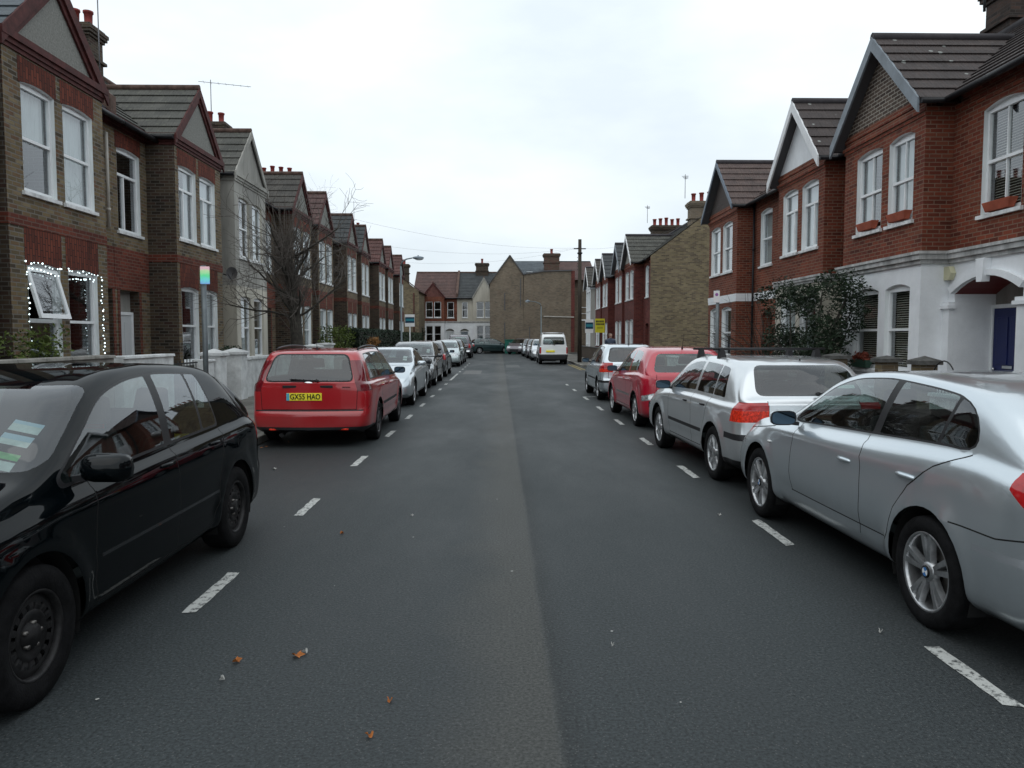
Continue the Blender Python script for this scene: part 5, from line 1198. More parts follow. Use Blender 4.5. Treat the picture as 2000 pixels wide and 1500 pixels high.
HR5 = right('red brick house with a dark slate gable, next beyond the grey roofed corner house', (46.85, 52.1), (47.3, 50.3), [(47.6, 48.6), (48.95, 50.0)], tile=T_lead, wall=B_red2, side=B_red2, barge=M_barge_g, gable=M_whitew, chim=(51.9, .75, 10.4, 12.4, 9.2, 5), chimm=B_stockd, doors=[(50.9, 51.8, 2.3, .1, .4, M_ddark)])
HR6 = right('red brick house with dark grey gable, third beyond the side street', (52.1, 57.0), (53.5, 56.5), [(53.8, 54.8), (55.1, 56.2)], tile=T_lead, wall=B_red2, side=B_red2, gable=M_greyw, doors=[])
HR7 = right('red brick house with brown gable, fourth beyond the side street', (57.0, 62.3), (57.4, 60.5), [(57.7, 58.7), (59.0, 60.1)], tile=T_dark, wall=B_red2, side=B_red2, gable=M_greyw)
HR8 = right('white rendered house with a brown tiled gable at the far end on the right', (62.3, 67.6), (63.8, 67.0), [(64.1, 65.2), (65.5, 66.6)], tile=T_dark, wall=M_whitew, side=M_greyw, ground=M_whitew, gside=M_greyw, gable=M_greyw, cornm=M_whitew)
# porch trim of the house with the blue door
off = HR1.location
mb = MB(FR)
for uu in (13.50, 11.47):
    mb.box((8.10, uu, .0), (8.1985, uu + .25, 2.16)); mb.box((8.05, uu - .05, 2.16), (8.1985, uu + .30, 2.22)); mb.box((8.08, uu - .02, 2.22), (8.1985, uu + .27, 2.28))
for k in range(12):
    a0, a1 = k / 12, (k + 1) / 12; A = lambda a, e: (12.61 + (a - .5) * 1.78 * (1 + e), 2.42 + .26 * 4 * a * (1 - a) + e * .9)
    p, q, r_, s_ = A(a0, .01), A(a1, .01), A(a1, .12), A(a0, .12); mb.hexa([(8.12, *p), (8.1985, *p), (8.1985, *q), (8.12, *q), (8.12, *s_), (8.1985, *s_), (8.1985, *r_), (8.12, *r_)])
mb.hexa([(8.06, 12.55, 2.58), (8.1985, 12.55, 2.58), (8.1985, 12.69, 2.58), (8.06, 12.69, 2.58), (8.06, 12.51, 2.97), (8.1985, 12.51, 2.97), (8.1985, 12.73, 2.97), (8.06, 12.73, 2.97)])
mb.build('porch_surround', M_whitew, HR1, off)
mb = MB(FR); mb.tube([(8.195, 13.62, 2.80), (8.10, 13.62, 2.80)], .14, 6, smooth=False); ab = mb.build('alarm_box', mat('alarm_cream', (.55, .53, .36), .5)); tag(ab, 'cream hexagonal alarm box on the white wall beside the arched porch', 'alarm box')
# terracotta troughs on the sills
def trough(F, d, u0, u1, z, m, label, plant=None):
    c = F(d, (u0 + u1) / 2, z); r = empty('window_box', c, 0, label, 'window box', 'troughs on the window sills'); mb = MB(F)
    mb.hexa([(d - .05, u0 + .06, z), (d + .05, u0 + .06, z), (d + .05, u1 - .06, z), (d - .05, u1 - .06, z), (d - .08, u0, z + .16), (d + .08, u0, z + .16), (d + .08, u1, z + .16), (d - .08, u1, z + .16)])
    mb.build('trough', m, r, c, bevel=.008)
    if plant:
        leaves(r, c, [(F(d, u0 + (u1 - u0) * (k + .5) / 5, z + .2), (.09, .09, .12)) for k in range(5)], 40, .05, plant, 'plants')
    return r
def leaves(parent, off, blobs, n, size, m, name='crown', seed=3, flat=.0, kind=None):
    """many small leaf faces scattered through the volume of the blobs"""
    q = random.Random(seed); mb = MB()
    for (c, r) in blobs:
        r = r if hasattr(r, '__len__') else (r, r, r)
        for _ in range(n):
            while True:
                v = Vector((q.uniform(-1, 1), q.uniform(-1, 1), q.uniform(-1, 1)))
                if v.length <= 1 and q.random() < .25 + v.length: break
            p = Vector((c[0] + v.x * r[0], c[1] + v.y * r[1], c[2] + v.z * r[2]))
            d = Vector((q.gauss(0, 1), q.gauss(0, 1), q.gauss(0, .7))).normalized(); e = d.orthogonal().normalized(); s = size * q.uniform(.6, 1.4)
            e.rotate(Matrix.Rotation(q.uniform(0, 6.28), 3, d)); f = d
            a = p - f * s; b = p + f * s; w = e * s * .42
            mb.poly([tuple(a), tuple(p + w), tuple(b), tuple(p - w)])
    o = mb.build(name, m, parent, off, recalc=False); return o
M_terra = mat('terracotta_trough', (.36, .09, .05), .7, var=.3)
G_bush = mat('evergreen_leaf', (.022, .042, .020), .6, var=.7, vscale=2.5)
G_ivy = mat('bright_shrub_leaf', (.085, .12, .022), .6, var=.6, vscale=3)
G_hedge = mat('dark_hedge_leaf', (.014, .028, .014), .7, var=.6, vscale=2)
G_hedge2 = mat('mid_hedge_leaf', (.035, .055, .028), .7, var=.5, vscale=2)
G_tan = mat('rusty_shrub_leaf', (.30, .15, .05), .7, var=.6, vscale=6)
G_red = mat('red_flower', (.22, .05, .03), .7, var=.6, vscale=20)
trough(FR, 7.66, 14.15, 14.85, 3.87, M_terra, 'terracotta trough on the first floor sill nearer the camera of the white based house')
trough(FR, 7.66, 15.40, 16.10, 3.87, M_terra, 'terracotta trough on the farther first floor bay sill of the white based house')
trough(FR, 8.18, 12.0, 12.7, 3.73, M_terra, 'terracotta trough under the single window above the arched porch')
trough(FR, 7.62, 15.4, 16.1, 1.01, mat('green_trough', (.03, .07, .05), .6), 'green trough of flowers on the ground floor sill by the brick piers', G_red)
# fairy lights
def fairy():
    mb = MB(FL); q = random.Random(5); d = 7.92; pts = []
    def run(a, b, n):
        for k in range(n):
            t = (k + q.uniform(-.25, .25)) / n; pts.append((d + q.uniform(-.02, .01), a[0] + (b[0] - a[0]) * t + q.uniform(-.025, .025), a[1] + (b[1] - a[1]) * t + q.uniform(-.03, .03)))
    run((12.84, 1.05), (12.84, 2.88), 17); run((12.84, 2.90), (15.14, 2.84), 22); run((12.9, 2.80), (13.8, 2.74), 9); run((15.18, 2.82), (15.18, 1.0), 24); run((14.15, 2.74), (15.05, 2.74), 9)
    c = FL(7.92, 14, 1); r = empty('fairy_lights', c, 0, 'string of white fairy lights hung round the open ground floor window', 'fairy lights')
    mb.tube(pts[0:39] + pts[48:72], .004, 4, cap=False); mb.build('cable', mat('green_cable', (.01, .03, .02), .6), r, c)
    b = MB(FL)
    for p in pts: b.ball((p[0] - .012, p[1], p[2]), q.choice((.011, .013, .016)), 6, 0, 4)
    o = b.build('bulbs', mat('led_glow', (.80, .97, 1.0), .3, emit=2.2), r, c); o['kind'] = 'stuff'
fairy()
# satellite dish
def dish(F, d, u, z, label):
    c = F(d, u, z); r = empty('satellite_dish', c, 0, label, 'satellite dish'); m = MB(); n = 16
    prof = [(.001, .0), (.10, .02), (.18, .06)]; m.lathe(prof, n=n, axis='y'); 
    for k in range(len(m.v)): x, y, zz = m.v[k]; m.v[k] = (c[0] + x * .9 + .35, c[1] - .25 - y, c[2] + zz)
    m.build('reflector', mat('dish_grey', (.10, .10, .105), .5), r, c); m = MB(); m.tube([c, (c[0] + .35, c[1] - .25, c[2] - .1), (c[0] + .35, c[1] - .25, c[2])], .02, 6); m.tube([(c[0] + .35, c[1] - .25, c[2] - .25), (c[0] + .35, c[1] - .62, c[2] - .05)], .012, 6); m.build('arm', M_black, r, c)
dish(FL, 7.95, 21.95, 3.45, 'dark satellite dish between the stock brick bay and the rendered house')
tv_aerial(FL, 11.15, 21.7, 8.6, 2.75, 'tall television aerial at the top left above the fairy lit house', 1.4, .25)
tv_aerial(FL, 12.0, 32.2, 11.0, 1.3, 'television aerial on the chimney above the rendered house', 1.6, .2)
tv_aerial(FL, 12.0, 63.0, 11.0, 1.8, 'television aerial on the farthest left chimney', 1.6, .2)
tv_aerial(FR, 10.15, 41.6, 9.2, 1.3, 'television aerial beside the corner house chimney pots', .4, 1.2)
tv_aerial(FR, 10.1, 51.9, 9.4, 1.2, 'television aerial beside the second row of pots beyond the side street', .4, 1.2)
c = FR(11.2, 17.0, 9.2); r = empty('tv_aerial', c, 0, 'stubby black aerial bracketed to the near right chimney', 'aerial'); mb = MB()
mb.tube([c, (c[0] - .45, c[1], c[2] + .0)], .035, 8); mb.tube([(c[0] - .45, c[1], c[2] - .35), (c[0] - .45, c[1], c[2] + .2)], .03, 8); mb.tube([(c[0] - .45, c[1] - .2, c[2] + .12), (c[0] - .45, c[1] + .2, c[2] + .12)], .03, 8); mb.build('bracket', M_black, r, c)
# ---------------------------------------------------------------- terrace closing the street (faces the camera)
FF = lambda d, u, z: (u, 82 + d, z)
FB = dict(dB=0, dR=.6, dT=5, ze=5.95, zg=7.6, zr=8.9, zc=3.15, gz=(1.0, 2.8), uz=(3.7, 5.4), rise=.03, group=None, fo=.05, so=.1, strcorn=(3.12, 3.3, .08), strm=M_cornice, corn=())
def far(label, u, bay, wins, **k):
    S = dict(FB); S.update(label=label, u=u, bay=bay, wins_bay=wins, **k); return house(FF, None, S)
far('red brick house with a white ground floor facing down the street', (-9.5, -4.65), (-8.4, -6.0), [(-8.0, -7.25), (-7.1, -6.35)], wall=B_red, side=B_red, ground=M_whitew, gside=M_whitew, gable=tilemat('hung_tile', (.13, .05, .04), (.16, .06, .05)), barge=M_moulding, tile=tilemat('russet_tile', (.085, .05, .045), (.11, .06, .052)), kinds=('sash', 'sash'), inner=['dark'], rev=M_upvc, wins_rec=[(-5.7, -5.0, 3.7, 5.4)], doors=[(-5.9, -5.0, 2.3, .2, .3, M_dslab)], party=-4.65, zg=7.4)
far('cream rendered house beside the red one facing down the street', (-4.65, .8), (-2.9, -.5), [(-2.5, -1.75), (-1.6, -.85)], wall=M_creamw, side=M_creamw, ground=M_whitew, gside=M_whitew, gable=M_creamw, barge=M_greyw, tile=T_lead, inner=['dark'], rev=M_upvc, wins_rec=[(-4.1, -3.5, 3.7, 5.4)], doors=[(-4.3, -3.4, 2.3, .2, .3, M_barge_g)], chim=(-2.0, 1.4, 4.4, 5.4, 10.0, 3), zg=8.0)
# tall flank wall building at the bend
def flank_building():
    c = (3.0, 74, 0); r = empty('corner_building', c, 0, 'tall windowless grey brown brick flank of a building at the bend', 'building'); Y = 74; Yb = 88
    P_ = [(-.96, 0), (7.0, 0), (7.0, 8.05), (4.3, 8.0), (2.35, 7.7), (2.3, 7.62), (1.0, 9.46), (-.96, 6.8)]
    mb = MB(); mb.poly([(x, Y, z) for x, z in [P_[0], (2.3, 0), P_[5], P_[6], P_[7]]]); mb.poly([(x, Y, z) for x, z in [(2.3, 0), (7.0, 0), (7.0, 8.05), (4.3, 8.0), (2.35, 7.7)]])
    mb.poly([(-.96, Y, 0), (-.96, Yb, 0), (-.96, Yb, 6.8), (-.96, Y, 6.8)]); mb.poly([(7.0, Y, 0), (7.0, 76, 0), (7.0, 76, 8.05), (7.0, Y, 8.05)]); mb.poly([(-.96, Yb, 0), (9.3, Yb, 0), (9.3, Yb, 7.4), (-.96, Yb, 6.8)])
    mb.poly([(7.35, 76, 0), (9.3, 76, 0), (9.3, 76, 7.4), (7.35, 76, 7.4)]); mb.poly([(9.3, 76, 0), (9.3, Yb, 0), (9.3, Yb, 7.4), (9.3, 76, 7.4)])
    mb.build('wall', B_grey, r, c)
    mb = MB(); mb.box((7.002, 73.97, 0), (7.35, 76.1, 8.05)); mb.build('quoin_strip', B_red2, r, c)
    mb = MB()
    for (x, z0, z1) in ((.45, 4.2, 5.9), (2.0, 4.6, 7.3), (.45, 1.2, 3.0), (2.9, 1.5, 2.6)): mb = MB(); mb.box((x, 73.96, z0), (x + .08, 73.995, z1)); mb.build('vent_slot', M_soffit, r, c)
    mb = MB(); mb.bar((4.3, 73.93, 3.62), (7.3, 73.93, 3.55), .07, .09); mb.build('wall_pipe', M_pipe, r, c)
    mb = MB(); 
    for (a, b) in (((-1.1, 6.72), (1.0, 9.55)), ((1.0, 9.55), (2.35, 7.68)), ((2.35, 7.72), (4.4, 8.03)), ((4.4, 8.03), (7.1, 8.1))): mb.bar((a[0], 73.97, a[1]), (b[0], 73.97, b[1]), .16, .10)
    mb.build('coping', M_soffit, r, c)
    mb = MB(); n1 = Vector((-2.7, 0, 2)).normalized()
    def g1(t): x = -1.05 + 2.05 * t; z = 6.75 + 2.75 * t; return (x, 74.02, z), (x, 84, z), tuple(n1)
    courses(mb, g1, 9)
    def g2(t): x = 2.9 - 1.9 * t; z = 7.0 + 2.5 * t; return (x, 74.02, z), (x, 84, z), (.8, 0, .6)
    courses(mb, g2, 9)
    def g3(t): y = 75.0 + 5 * t; z = 7.4 + 2.2 * t; return (1.0, y, z), (5.9, y, z), (0, -.4, .9)
    courses(mb, g3, 14)
    def g5(t): y = 88 - 8 * t; z = 6.6 + 3.0 * t; return (1.0, y, z), (9.6, y, z), (0, .4, .9)
    courses(mb, g5, 14)
    mb.build('slate_roof', T_slate, r, c)
    mb = MB()
    def g4(t): y = 75.0 + 5 * t; z = 7.25 + 2.25 * t; return (5.9, y, z), (9.6, y, z), (0, -.4, .9)
    courses(mb, g4, 14); mb.build('tile_roof', tilemat('russet_tile', (.12, .06, .05), (.15, .075, .06)), r, c)
    mb = MB(); mb.bar((2.7, 76.3, 8.12), (3.3, 76.3, 8.12), .5, .05); mb.build('rooflight', M_upvc, r, c)
    F0 = lambda d, u, z: (u, d, z)
    chimney(r, F0, c, 5.2, 1.5, 75.4, 76.6, 7.6, 9.9, 2, brickmat('mottled_chimney_brick', [(.08, .06, .045), (.13, .06, .045), (.11, .085, .06)], (.12, .11, .1)))
    win(r, F0, c, 75.97, 8.1, 9.0, 3.3, 4.6, 0, 'sash', 'dark', rev=.02)
flank_building()
# brown brick building beyond the left row
def left_corner():
    c = (-10.5, 76, 0); r = empty('corner_building', c, 0, 'brown brick gable end with one chimney beyond the left hand row', 'building'); mb = MB()
    mb.poly([(-14, 76, 0), (-8.1, 76, 0), (-8.1, 76, 6.2), (-11, 76, 8.4), (-14, 76, 6.2)]); mb.poly([(-8.1, 76, 0), (-8.1, 81.9, 0), (-8.1, 81.9, 6.2), (-8.1, 76, 6.2)]); mb.build('wall', B_flank, r, c)
    mb = MB(); nn = (.6, 0, .8)
    def g(t): x = -7.9 - 3.1 * t; z = 6.1 + 2.35 * t; return (x, 75.9, z), (x, 82, z), nn
    courses(mb, g, 11)
    def g2(t): x = -14.1 + 3.1 * t; z = 6.1 + 2.35 * t; return (x, 75.9, z), (x, 82, z), (-.6, 0, .8)
    courses(mb, g2, 11); mb.build('roof', T_red, r, c)
    chimney(r, lambda d, u, z: (u, d, z), c, -9.6, .9, 76.1, 77.0, 6.5, 8.9, 2, B_stockd)
    mb = MB(); mb.tube([(-8.6, 75.95, 6), (-8.6, 75.95, .2)], .06, 6); mb.build('downpipe', M_moulding, r, c)
left_corner()
# ------------------------------------------------------------------ ground, road, pavements
def asphalt(name, base, speck=.46, seam=False, rough=.62):
    m, n, l, b = newmat(name); t = n.new('ShaderNodeTexCoord'); src = t.outputs['Object']; b.inputs['Specular IOR Level'].default_value = .22
    z1 = n.new('ShaderNodeTexNoise'); z1.inputs['Scale'].default_value = 62; z1.inputs['Detail'].default_value = 3; z1.inputs['Roughness'].default_value = .7; l.new(src, z1.inputs['Vector'])
    z2 = n.new('ShaderNodeTexNoise'); z2.inputs['Scale'].default_value = .5; z2.inputs['Detail'].default_value = 9; z2.inputs['Roughness'].default_value = .62
    q = n.new('ShaderNodeMapping'); q.inputs['Scale'].default_value = (1, .35, 1); l.new(src, q.inputs[0]); l.new(q.outputs[0], z2.inputs['Vector'])
    z3 = n.new('ShaderNodeTexVoronoi'); z3.inputs['Scale'].default_value = 48; l.new(src, z3.inputs['Vector'])
    a = n.new('ShaderNodeMapRange'); a.inputs[1].default_value = .33; a.inputs[2].default_value = .70; a.inputs[3].default_value = 1 - speck; a.inputs[4].default_value = 1 + speck * 1.5; l.new(z1.outputs[0], a.inputs[0])
    b2 = n.new('ShaderNodeMapRange'); b2.inputs[1].default_value = .3; b2.inputs[2].default_value = .7; b2.inputs[3].default_value = .78; b2.inputs[4].default_value = 1.22; l.new(z2.outputs[0], b2.inputs[0])
    mu = n.new('ShaderNodeMath'); mu.operation = 'MULTIPLY'; l.new(a.outputs[0], mu.inputs[0]); l.new(b2.outputs[0], mu.inputs[1])
    col = n.new('ShaderNodeRGB'); col.outputs[0].default_value = (*base, 1); last = col.outputs[0]
    if seam:   # worn strip along the middle joint of the surfacing
        s = n.new('ShaderNodeSeparateXYZ'); l.new(src, s.inputs[0])
        w = n.new('ShaderNodeTexNoise'); w.inputs['Scale'].default_value = 1.6; w.inputs['Detail'].default_value = 8; l.new(src, w.inputs['Vector'])
        def lin(lo, hi): 
            k = n.new('ShaderNodeMapRange'); k.inputs[1].default_value = lo; k.inputs[2].default_value = hi; k.inputs[3].default_value = 0; k.inputs[4].default_value = 1; return k
        ad = n.new('ShaderNodeMath'); ad.operation = 'MULTIPLY_ADD'; l.new(w.outputs[0], ad.inputs[0]); ad.inputs[1].default_value = .5; l.new(s.outputs[0], ad.inputs[2])
        k1 = lin(-.10, .28); l.new(ad.outputs[0], k1.inputs[0])
        w2 = n.new('ShaderNodeMath'); w2.operation = 'MULTIPLY_ADD'; l.new(w.outputs[0], w2.inputs[0]); w2.inputs[1].default_value = .05; l.new(s.outputs[0], w2.inputs[2])
        k2 = lin(.30, .25); l.new(w2.outputs[0], k2.inputs[0])
        p = n.new('ShaderNodeMath'); p.operation = 'MULTIPLY'; l.new(k1.outputs[0], p.inputs[0]); l.new(k2.outputs[0], p.inputs[1])
        mx_ = n.new('ShaderNodeMix'); mx_.data_type = 'RGBA'; l.new(p.outputs[0], mx_.inputs[0]); l.new(last, mx_.inputs[6]); mx_.inputs[7].default_value = (.054, .056, .053, 1); last = mx_.outputs[2]
        # dark line on the right of the joint
        k3 = lin(.27, .285); k4 = lin(.42, .30); l.new(w2.outputs[0], k3.inputs[0]); l.new(w2.outputs[0], k4.inputs[0])
        p2 = n.new('ShaderNodeMath'); p2.operation = 'MULTIPLY'; l.new(k3.outputs[0], p2.inputs[0]); l.new(k4.outputs[0], p2.inputs[1])
        p3 = n.new('ShaderNodeMath'); p3.operation = 'MULTIPLY'; l.new(p2.outputs[0], p3.inputs[0]); p3.inputs[1].default_value = .45
        m2 = n.new('ShaderNodeMix'); m2.data_type = 'RGBA'; l.new(p3.outputs[0], m2.inputs[0]); l.new(last, m2.inputs[6]); m2.inputs[7].default_value = (.02, .022, .022, 1); last = m2.outputs[2]
        # patchy darker tone over the parking bays beside the kerbs
        ab = n.new('ShaderNodeMath'); ab.operation = 'ABSOLUTE'; l.new(s.outputs[0], ab.inputs[0]); k5 = lin(1.9, 3.0); l.new(ab.outputs[0], k5.inputs[0])
        p5 = n.new('ShaderNodeMath'); p5.operation = 'MULTIPLY'; l.new(k5.outputs[0], p5.inputs[0]); l.new(z2.outputs[0], p5.inputs[1])
        m3 = n.new('ShaderNodeMix'); m3.data_type = 'RGBA'; l.new(p5.outputs[0], m3.inputs[0]); l.new(last, m3.inputs[6]); m3.inputs[7].default_value = (.024, .024, .024, 1); last = m3.outputs[2]
    sc = n.new('ShaderNodeVectorMath'); sc.operation = 'SCALE'; l.new(last, sc.inputs[0]); l.new(mu.outputs[0], sc.inputs[3])
    # pale chippings
    g = n.new('ShaderNodeMath'); g.operation = 'LESS_THAN'; g.inputs[1].default_value = .17; l.new(z3.outputs['Distance'], g.inputs[0])
    g2 = n.new('ShaderNodeMath'); g2.operation = 'MULTIPLY'; l.new(g.outputs[0], g2.inputs[0]); g2.inputs[1].default_value = .40
    mm = n.new('ShaderNodeMix'); mm.data_type = 'RGBA'; l.new(g2.outputs[0], mm.inputs[0]); l.new(sc.outputs[0], mm.inputs[6]); mm.inputs[7].default_value = (.15, .15, .145, 1)
    l.new(mm.outputs[2], b.inputs['Base Color'])
    r_ = n.new('ShaderNodeMapRange'); r_.inputs[1].default_value = .35; r_.inputs[2].default_value = .65; r_.inputs[3].default_value = rough - .12; r_.inputs[4].default_value = rough + .12; l.new(z2.outputs[0], r_.inputs[0]); l.new(r_.outputs[0], b.inputs['Roughness'])
    u = n.new('ShaderNodeBump'); u.inputs['Strength'].default_value = .55; u.inputs['Distance'].default_value = .006; l.new(z1.outputs[0], u.inputs['Height']); l.new(u.outputs[0], b.inputs['Normal'])
    return m
M_road = asphalt('road_asphalt', (.033, .039, .041), seam=True)
M_pave = brickmat('paving_slabs', [(.14, .135, .12), (.18, .172, .155), (.20, .195, .175), (.16, .15, .135)], (.05, .048, .044), bw=.6, bh=.6, ms=.008, dirt=.45)
M_kerb = brickmat('kerb_stone', [(.22, .215, .20), (.28, .27, .245), (.20, .195, .18)], (.05, .05, .05), bw=.9, bh=2, ms=.008, dirt=.4)
M_gard = mat('garden_paving', (.10, .10, .088), .9, var=.5, vscale=1.5, bump=.4, bscale=25)
def st(name, mb, m, **k): o = mb.build(name, m, **k); tag(o, kind='structure'); return o
g = MB(); g.poly([(-500, -300, -.02), (500, -300, -.02), (500, 900, -.02), (-500, 900, -.02)]); st('ground', g, mat('distant_ground', (.06, .065, .05), .9, var=.4, vscale=.05))
g = MB(); g.poly([(-3.75, -25, 0), (4.47, -25, 0), (4.47, 81, 0), (-3.75, 81, 0)])
g.poly([(4.47, 29, 0), (60, 29, 0), (60, 40.2, 0), (4.47, 40.2, 0)]); g.poly([(-60, 66, 0), (-3.75, 66, 0), (-3.75, 79, 0), (-60, 79, 0)]); g.poly([(4.47, 69, 0), (60, 69, 0), (60, 73.2, 0), (4.47, 73.2, 0)])
road = st('road', g, M_road)
def pavement(x0, x1, y0, y1, kx):
    s = 1 if x0 > 0 else -1; a = MB()
    a.box((min(x0, x1), y0, -.01), (max(x0, x1), y1, .11)); st('pavement', a, M_pave)
    k = MB(); k.box((min(kx, kx - s * .14), y0 - .0, -.01), (max(kx, kx - s * .14), y1 + .0, .118)); o = st('kerb', k, M_kerb); 
    bv = o.modifiers.new('b', 'BEVEL'); bv.width = .02; bv.segments = 3
pavement(-3.84, -6.5, -25, 64.5, -3.84 + .0); pavement(4.56, 6.2, -25, 28.4, 4.56); pavement(4.56, 6.2, 40.9, 68.3, 4.56)
g = MB(); g.box((-8.8, -25, -.01), (-6.5, 64.5, .09)); st('front_gardens', g, M_gard)
g = MB(); g.box((6.2, -25, -.01), (8.25, 28.0, .09)); g.box((6.2, 41.1, -.01), (8.25, 67.6, .09)); st('front_gardens', g, M_gard)
g = MB(); g.box((-1.5, 73.3, -.01), (12, 74, .11)); g.box((-14, 79, -.01), (-1.5, 82.6, .11)); st('pavement', g, M_pave)
# painted bay marks: worn thermoplastic with ragged ends
m, n, l, b = newmat('worn_white_paint'); b.inputs['Roughness'].default_value = .7
t = n.new('ShaderNodeTexCoord'); z = n.new('ShaderNodeTexNoise'); z.inputs['Scale'].default_value = 22; z.inputs['Detail'].default_value = 8; z.inputs['Roughness'].default_value = .75; l.new(t.outputs['Object'], z.inputs['Vector'])
c = n.new('ShaderNodeValToRGB'); c.color_ramp.elements[0].position = .41; c.color_ramp.elements[0].color = (.07, .075, .075, 1); c.color_ramp.elements[1].position = .50; c.color_ramp.elements[1].color = (.48, .49, .47, 1); l.new(z.outputs[0], c.inputs[0]); l.new(c.outputs[0], b.inputs['Base Color'])
M_mark = m; q = random.Random(11)
def dash(mb, x, y0, y1, w=.085):
    n_ = 8; L_ = []; R_ = []
    for k in range(n_ + 1):
        y = y0 + (y1 - y0) * k / n_; L_.append((x - w / 2 + q.uniform(-.006, .006), y + (q.uniform(-.03, .03) if k in (0, n_) else 0), .004)); R_.append((x + w / 2 + q.uniform(-.006, .006), y + (q.uniform(-.03, .03) if k in (0, n_) else 0), .004))
    for k in range(n_): mb.poly([L_[k], R_[k], R_[k + 1], L_[k + 1]])
ys = [(1.75, 2.5), (4.48, 5.25), (6.92, 7.65), (9.6, 10.4), (12.4, 13.2), (15.1, 15.9), (17.8, 18.6), (20.5, 21.2), (23.2, 23.9), (25.8, 26.5), (28.5, 33.5), (35, 35.7), (37.8, 38.4), (40.5, 41.2), (43.2, 44), (46, 46.7)]
for x, L2 in ((-1.87, ys), (2.31, [(.6, 1.3), (3.25, 3.9), (5.86, 6.68), (8.72, 9.57), (11.4, 12.2), (14.05, 14.9), (16.8, 17.7), (19.6, 20.6), (22.8, 23.6), (25.4, 26.1)])):
    for a, b_ in L2:
        mb = MB(); dash(mb, x, a, b_); mb.build('parking_bay_mark', M_mark, road, recalc=False)
M_yel = mat('worn_yellow_paint', (.42, .32, .10), .7, var=.5, vscale=9)
for x in (4.02, 4.22):
    mb = MB(); dash(mb, x, 37, 44.2, .07); mb.build('yellow_line', M_yel, road, recalc=False)
mb = MB(); mb.poly([(2.31, 20.55, .004), (4.4, 20.55, .004), (4.4, 20.65, .004), (2.31, 20.65, .004)]); mb.poly([(-1.87, 28.4, .004), (-3.7, 28.4, .004), (-3.7, 28.5, .004), (-1.87, 28.5, .004)]); mb.build('parking_bay_mark', M_mark, road, recalc=False)
mb = MB(); mb.poly([(-1.65, 33.0, .004), (-.85, 33.0, .004), (-.85, 36.5, .004), (-1.65, 36.5, .004)]); mb.build('repair_patch', asphalt('patch_asphalt', (.10, .10, .098)), road, recalc=False)
mb = MB(); mb.poly([(.35, 40, .004), (1.1, 40, .004), (1.1, 44, .004), (.35, 44, .004)]); mb.build('repair_patch', asphalt('patch_asphalt2', (.075, .08, .08)), road, recalc=False)
# leaves and litter on the road
M_leaf = mat('fallen_leaf_orange', (.42, .15, .04), .7, var=.3, vscale=30); M_lit = mat('pale_scrap', (.42, .42, .40), .8)
def leafobj(x, y, s, m, label, rz):
    mb = MB(); pts = []
    for k in range(14):
        a = 2 * math.pi * k / 14; r_ = s * (1 if k % 2 == 0 else .62) * (1.25 if k in (0, 7) else .8); pts.append((x + r_ * math.cos(a + rz), y + r_ * math.sin(a + rz), .012 + .012 * math.sin(a * 2) + .004))
    for k in range(14): mb.poly([(x, y, .006), pts[k], pts[(k + 1) % 14]])
    o = mb.build('fallen_leaf', m, None, (x, y, 0), recalc=False); o.location = (x, y, 0); tag(o, label, 'leaf', 'leaves and scraps lying on the road')
def gp(px, py): Z = 2440 / (py - 657); return ((px - 976) * Z / 1470, Z)
for i, (px, py, s, m_, lb) in enumerate([(572, 1295, .035, M_leaf, 'larger orange leaf on the road nearest the camera, left of centre'), (451, 1306, .026, M_leaf, 'small orange leaf left of the larger one on the road'), (664, 1047, .022, M_leaf, 'tan leaf on the road level with the black car rear wheel'),
      (755, 1390, .018, M_leaf, 'brown leaf fragment on the road near the bottom edge'), (714, 1462, .02, M_leaf, 'brown leaf at the very bottom of the picture'), (588, 1288, .015, M_lit, 'pale scrap touching the larger orange leaf'), (422, 1343, .016, M_lit, 'pale scrap below the small orange leaf'),
      (1202, 1278, .012, M_lit, 'pale speck of litter right of the worn strip'), (1412, 1013, .018, M_lit, 'pale scrap beside the near silver car front wheel'), (802, 1012, .016, M_lit, 'white scrap on the road left of the worn strip'), (533, 918, .03, M_lit, 'grey scrap behind the red estate car'), (1743, 1254, .015, M_lit, 'pale scrap beside the near silver car rear wheel')]):
    x, y = gp(px, py); leafobj(x, y, s, m_, lb, i * .7)
mb = MB(); q2 = random.Random(21)
for _ in range(32):
    x = q2.uniform(-3, 3.2); y = q2.uniform(2.5, 26); s = q2.uniform(.004, .011); mb.poly([(x - s, y, .006), (x, y - s, .006), (x + s, y + .3 * s, .006), (x, y + s, .006)])
tag(mb.build('road_grit', M_lit, recalc=False), kind='stuff')
mb = MB(); mb2 = MB()
for _ in range(900):
    sd_ = q2.choice((-1, 1)); ed = 3.79 if sd_ < 0 else 4.52; x = sd_ * (ed - abs(q2.gauss(0, .16)) - .03); y = q2.uniform(1, 40); s = q2.uniform(.008, .03); a = q2.uniform(0, 6.28); h = q2.uniform(.006, .02)
    (mb if q2.random() < .7 else mb2).poly([(x + s * math.cos(a), y + s * math.sin(a), .006), (x - s * .4 * math.sin(a), y + s * .4 * math.cos(a), h), (x - s * math.cos(a), y - s * math.sin(a), .007), (x + s * .4 * math.sin(a), y - s * .4 * math.cos(a), .006)])
tag(mb.build('leaf_litter', mat('wet_brown_leaf', (.07, .04, .02), .6, var=.5, vscale=30), recalc=False), kind='stuff'); tag(mb2.build('leaf_litter', M_leaf, recalc=False), kind='stuff')
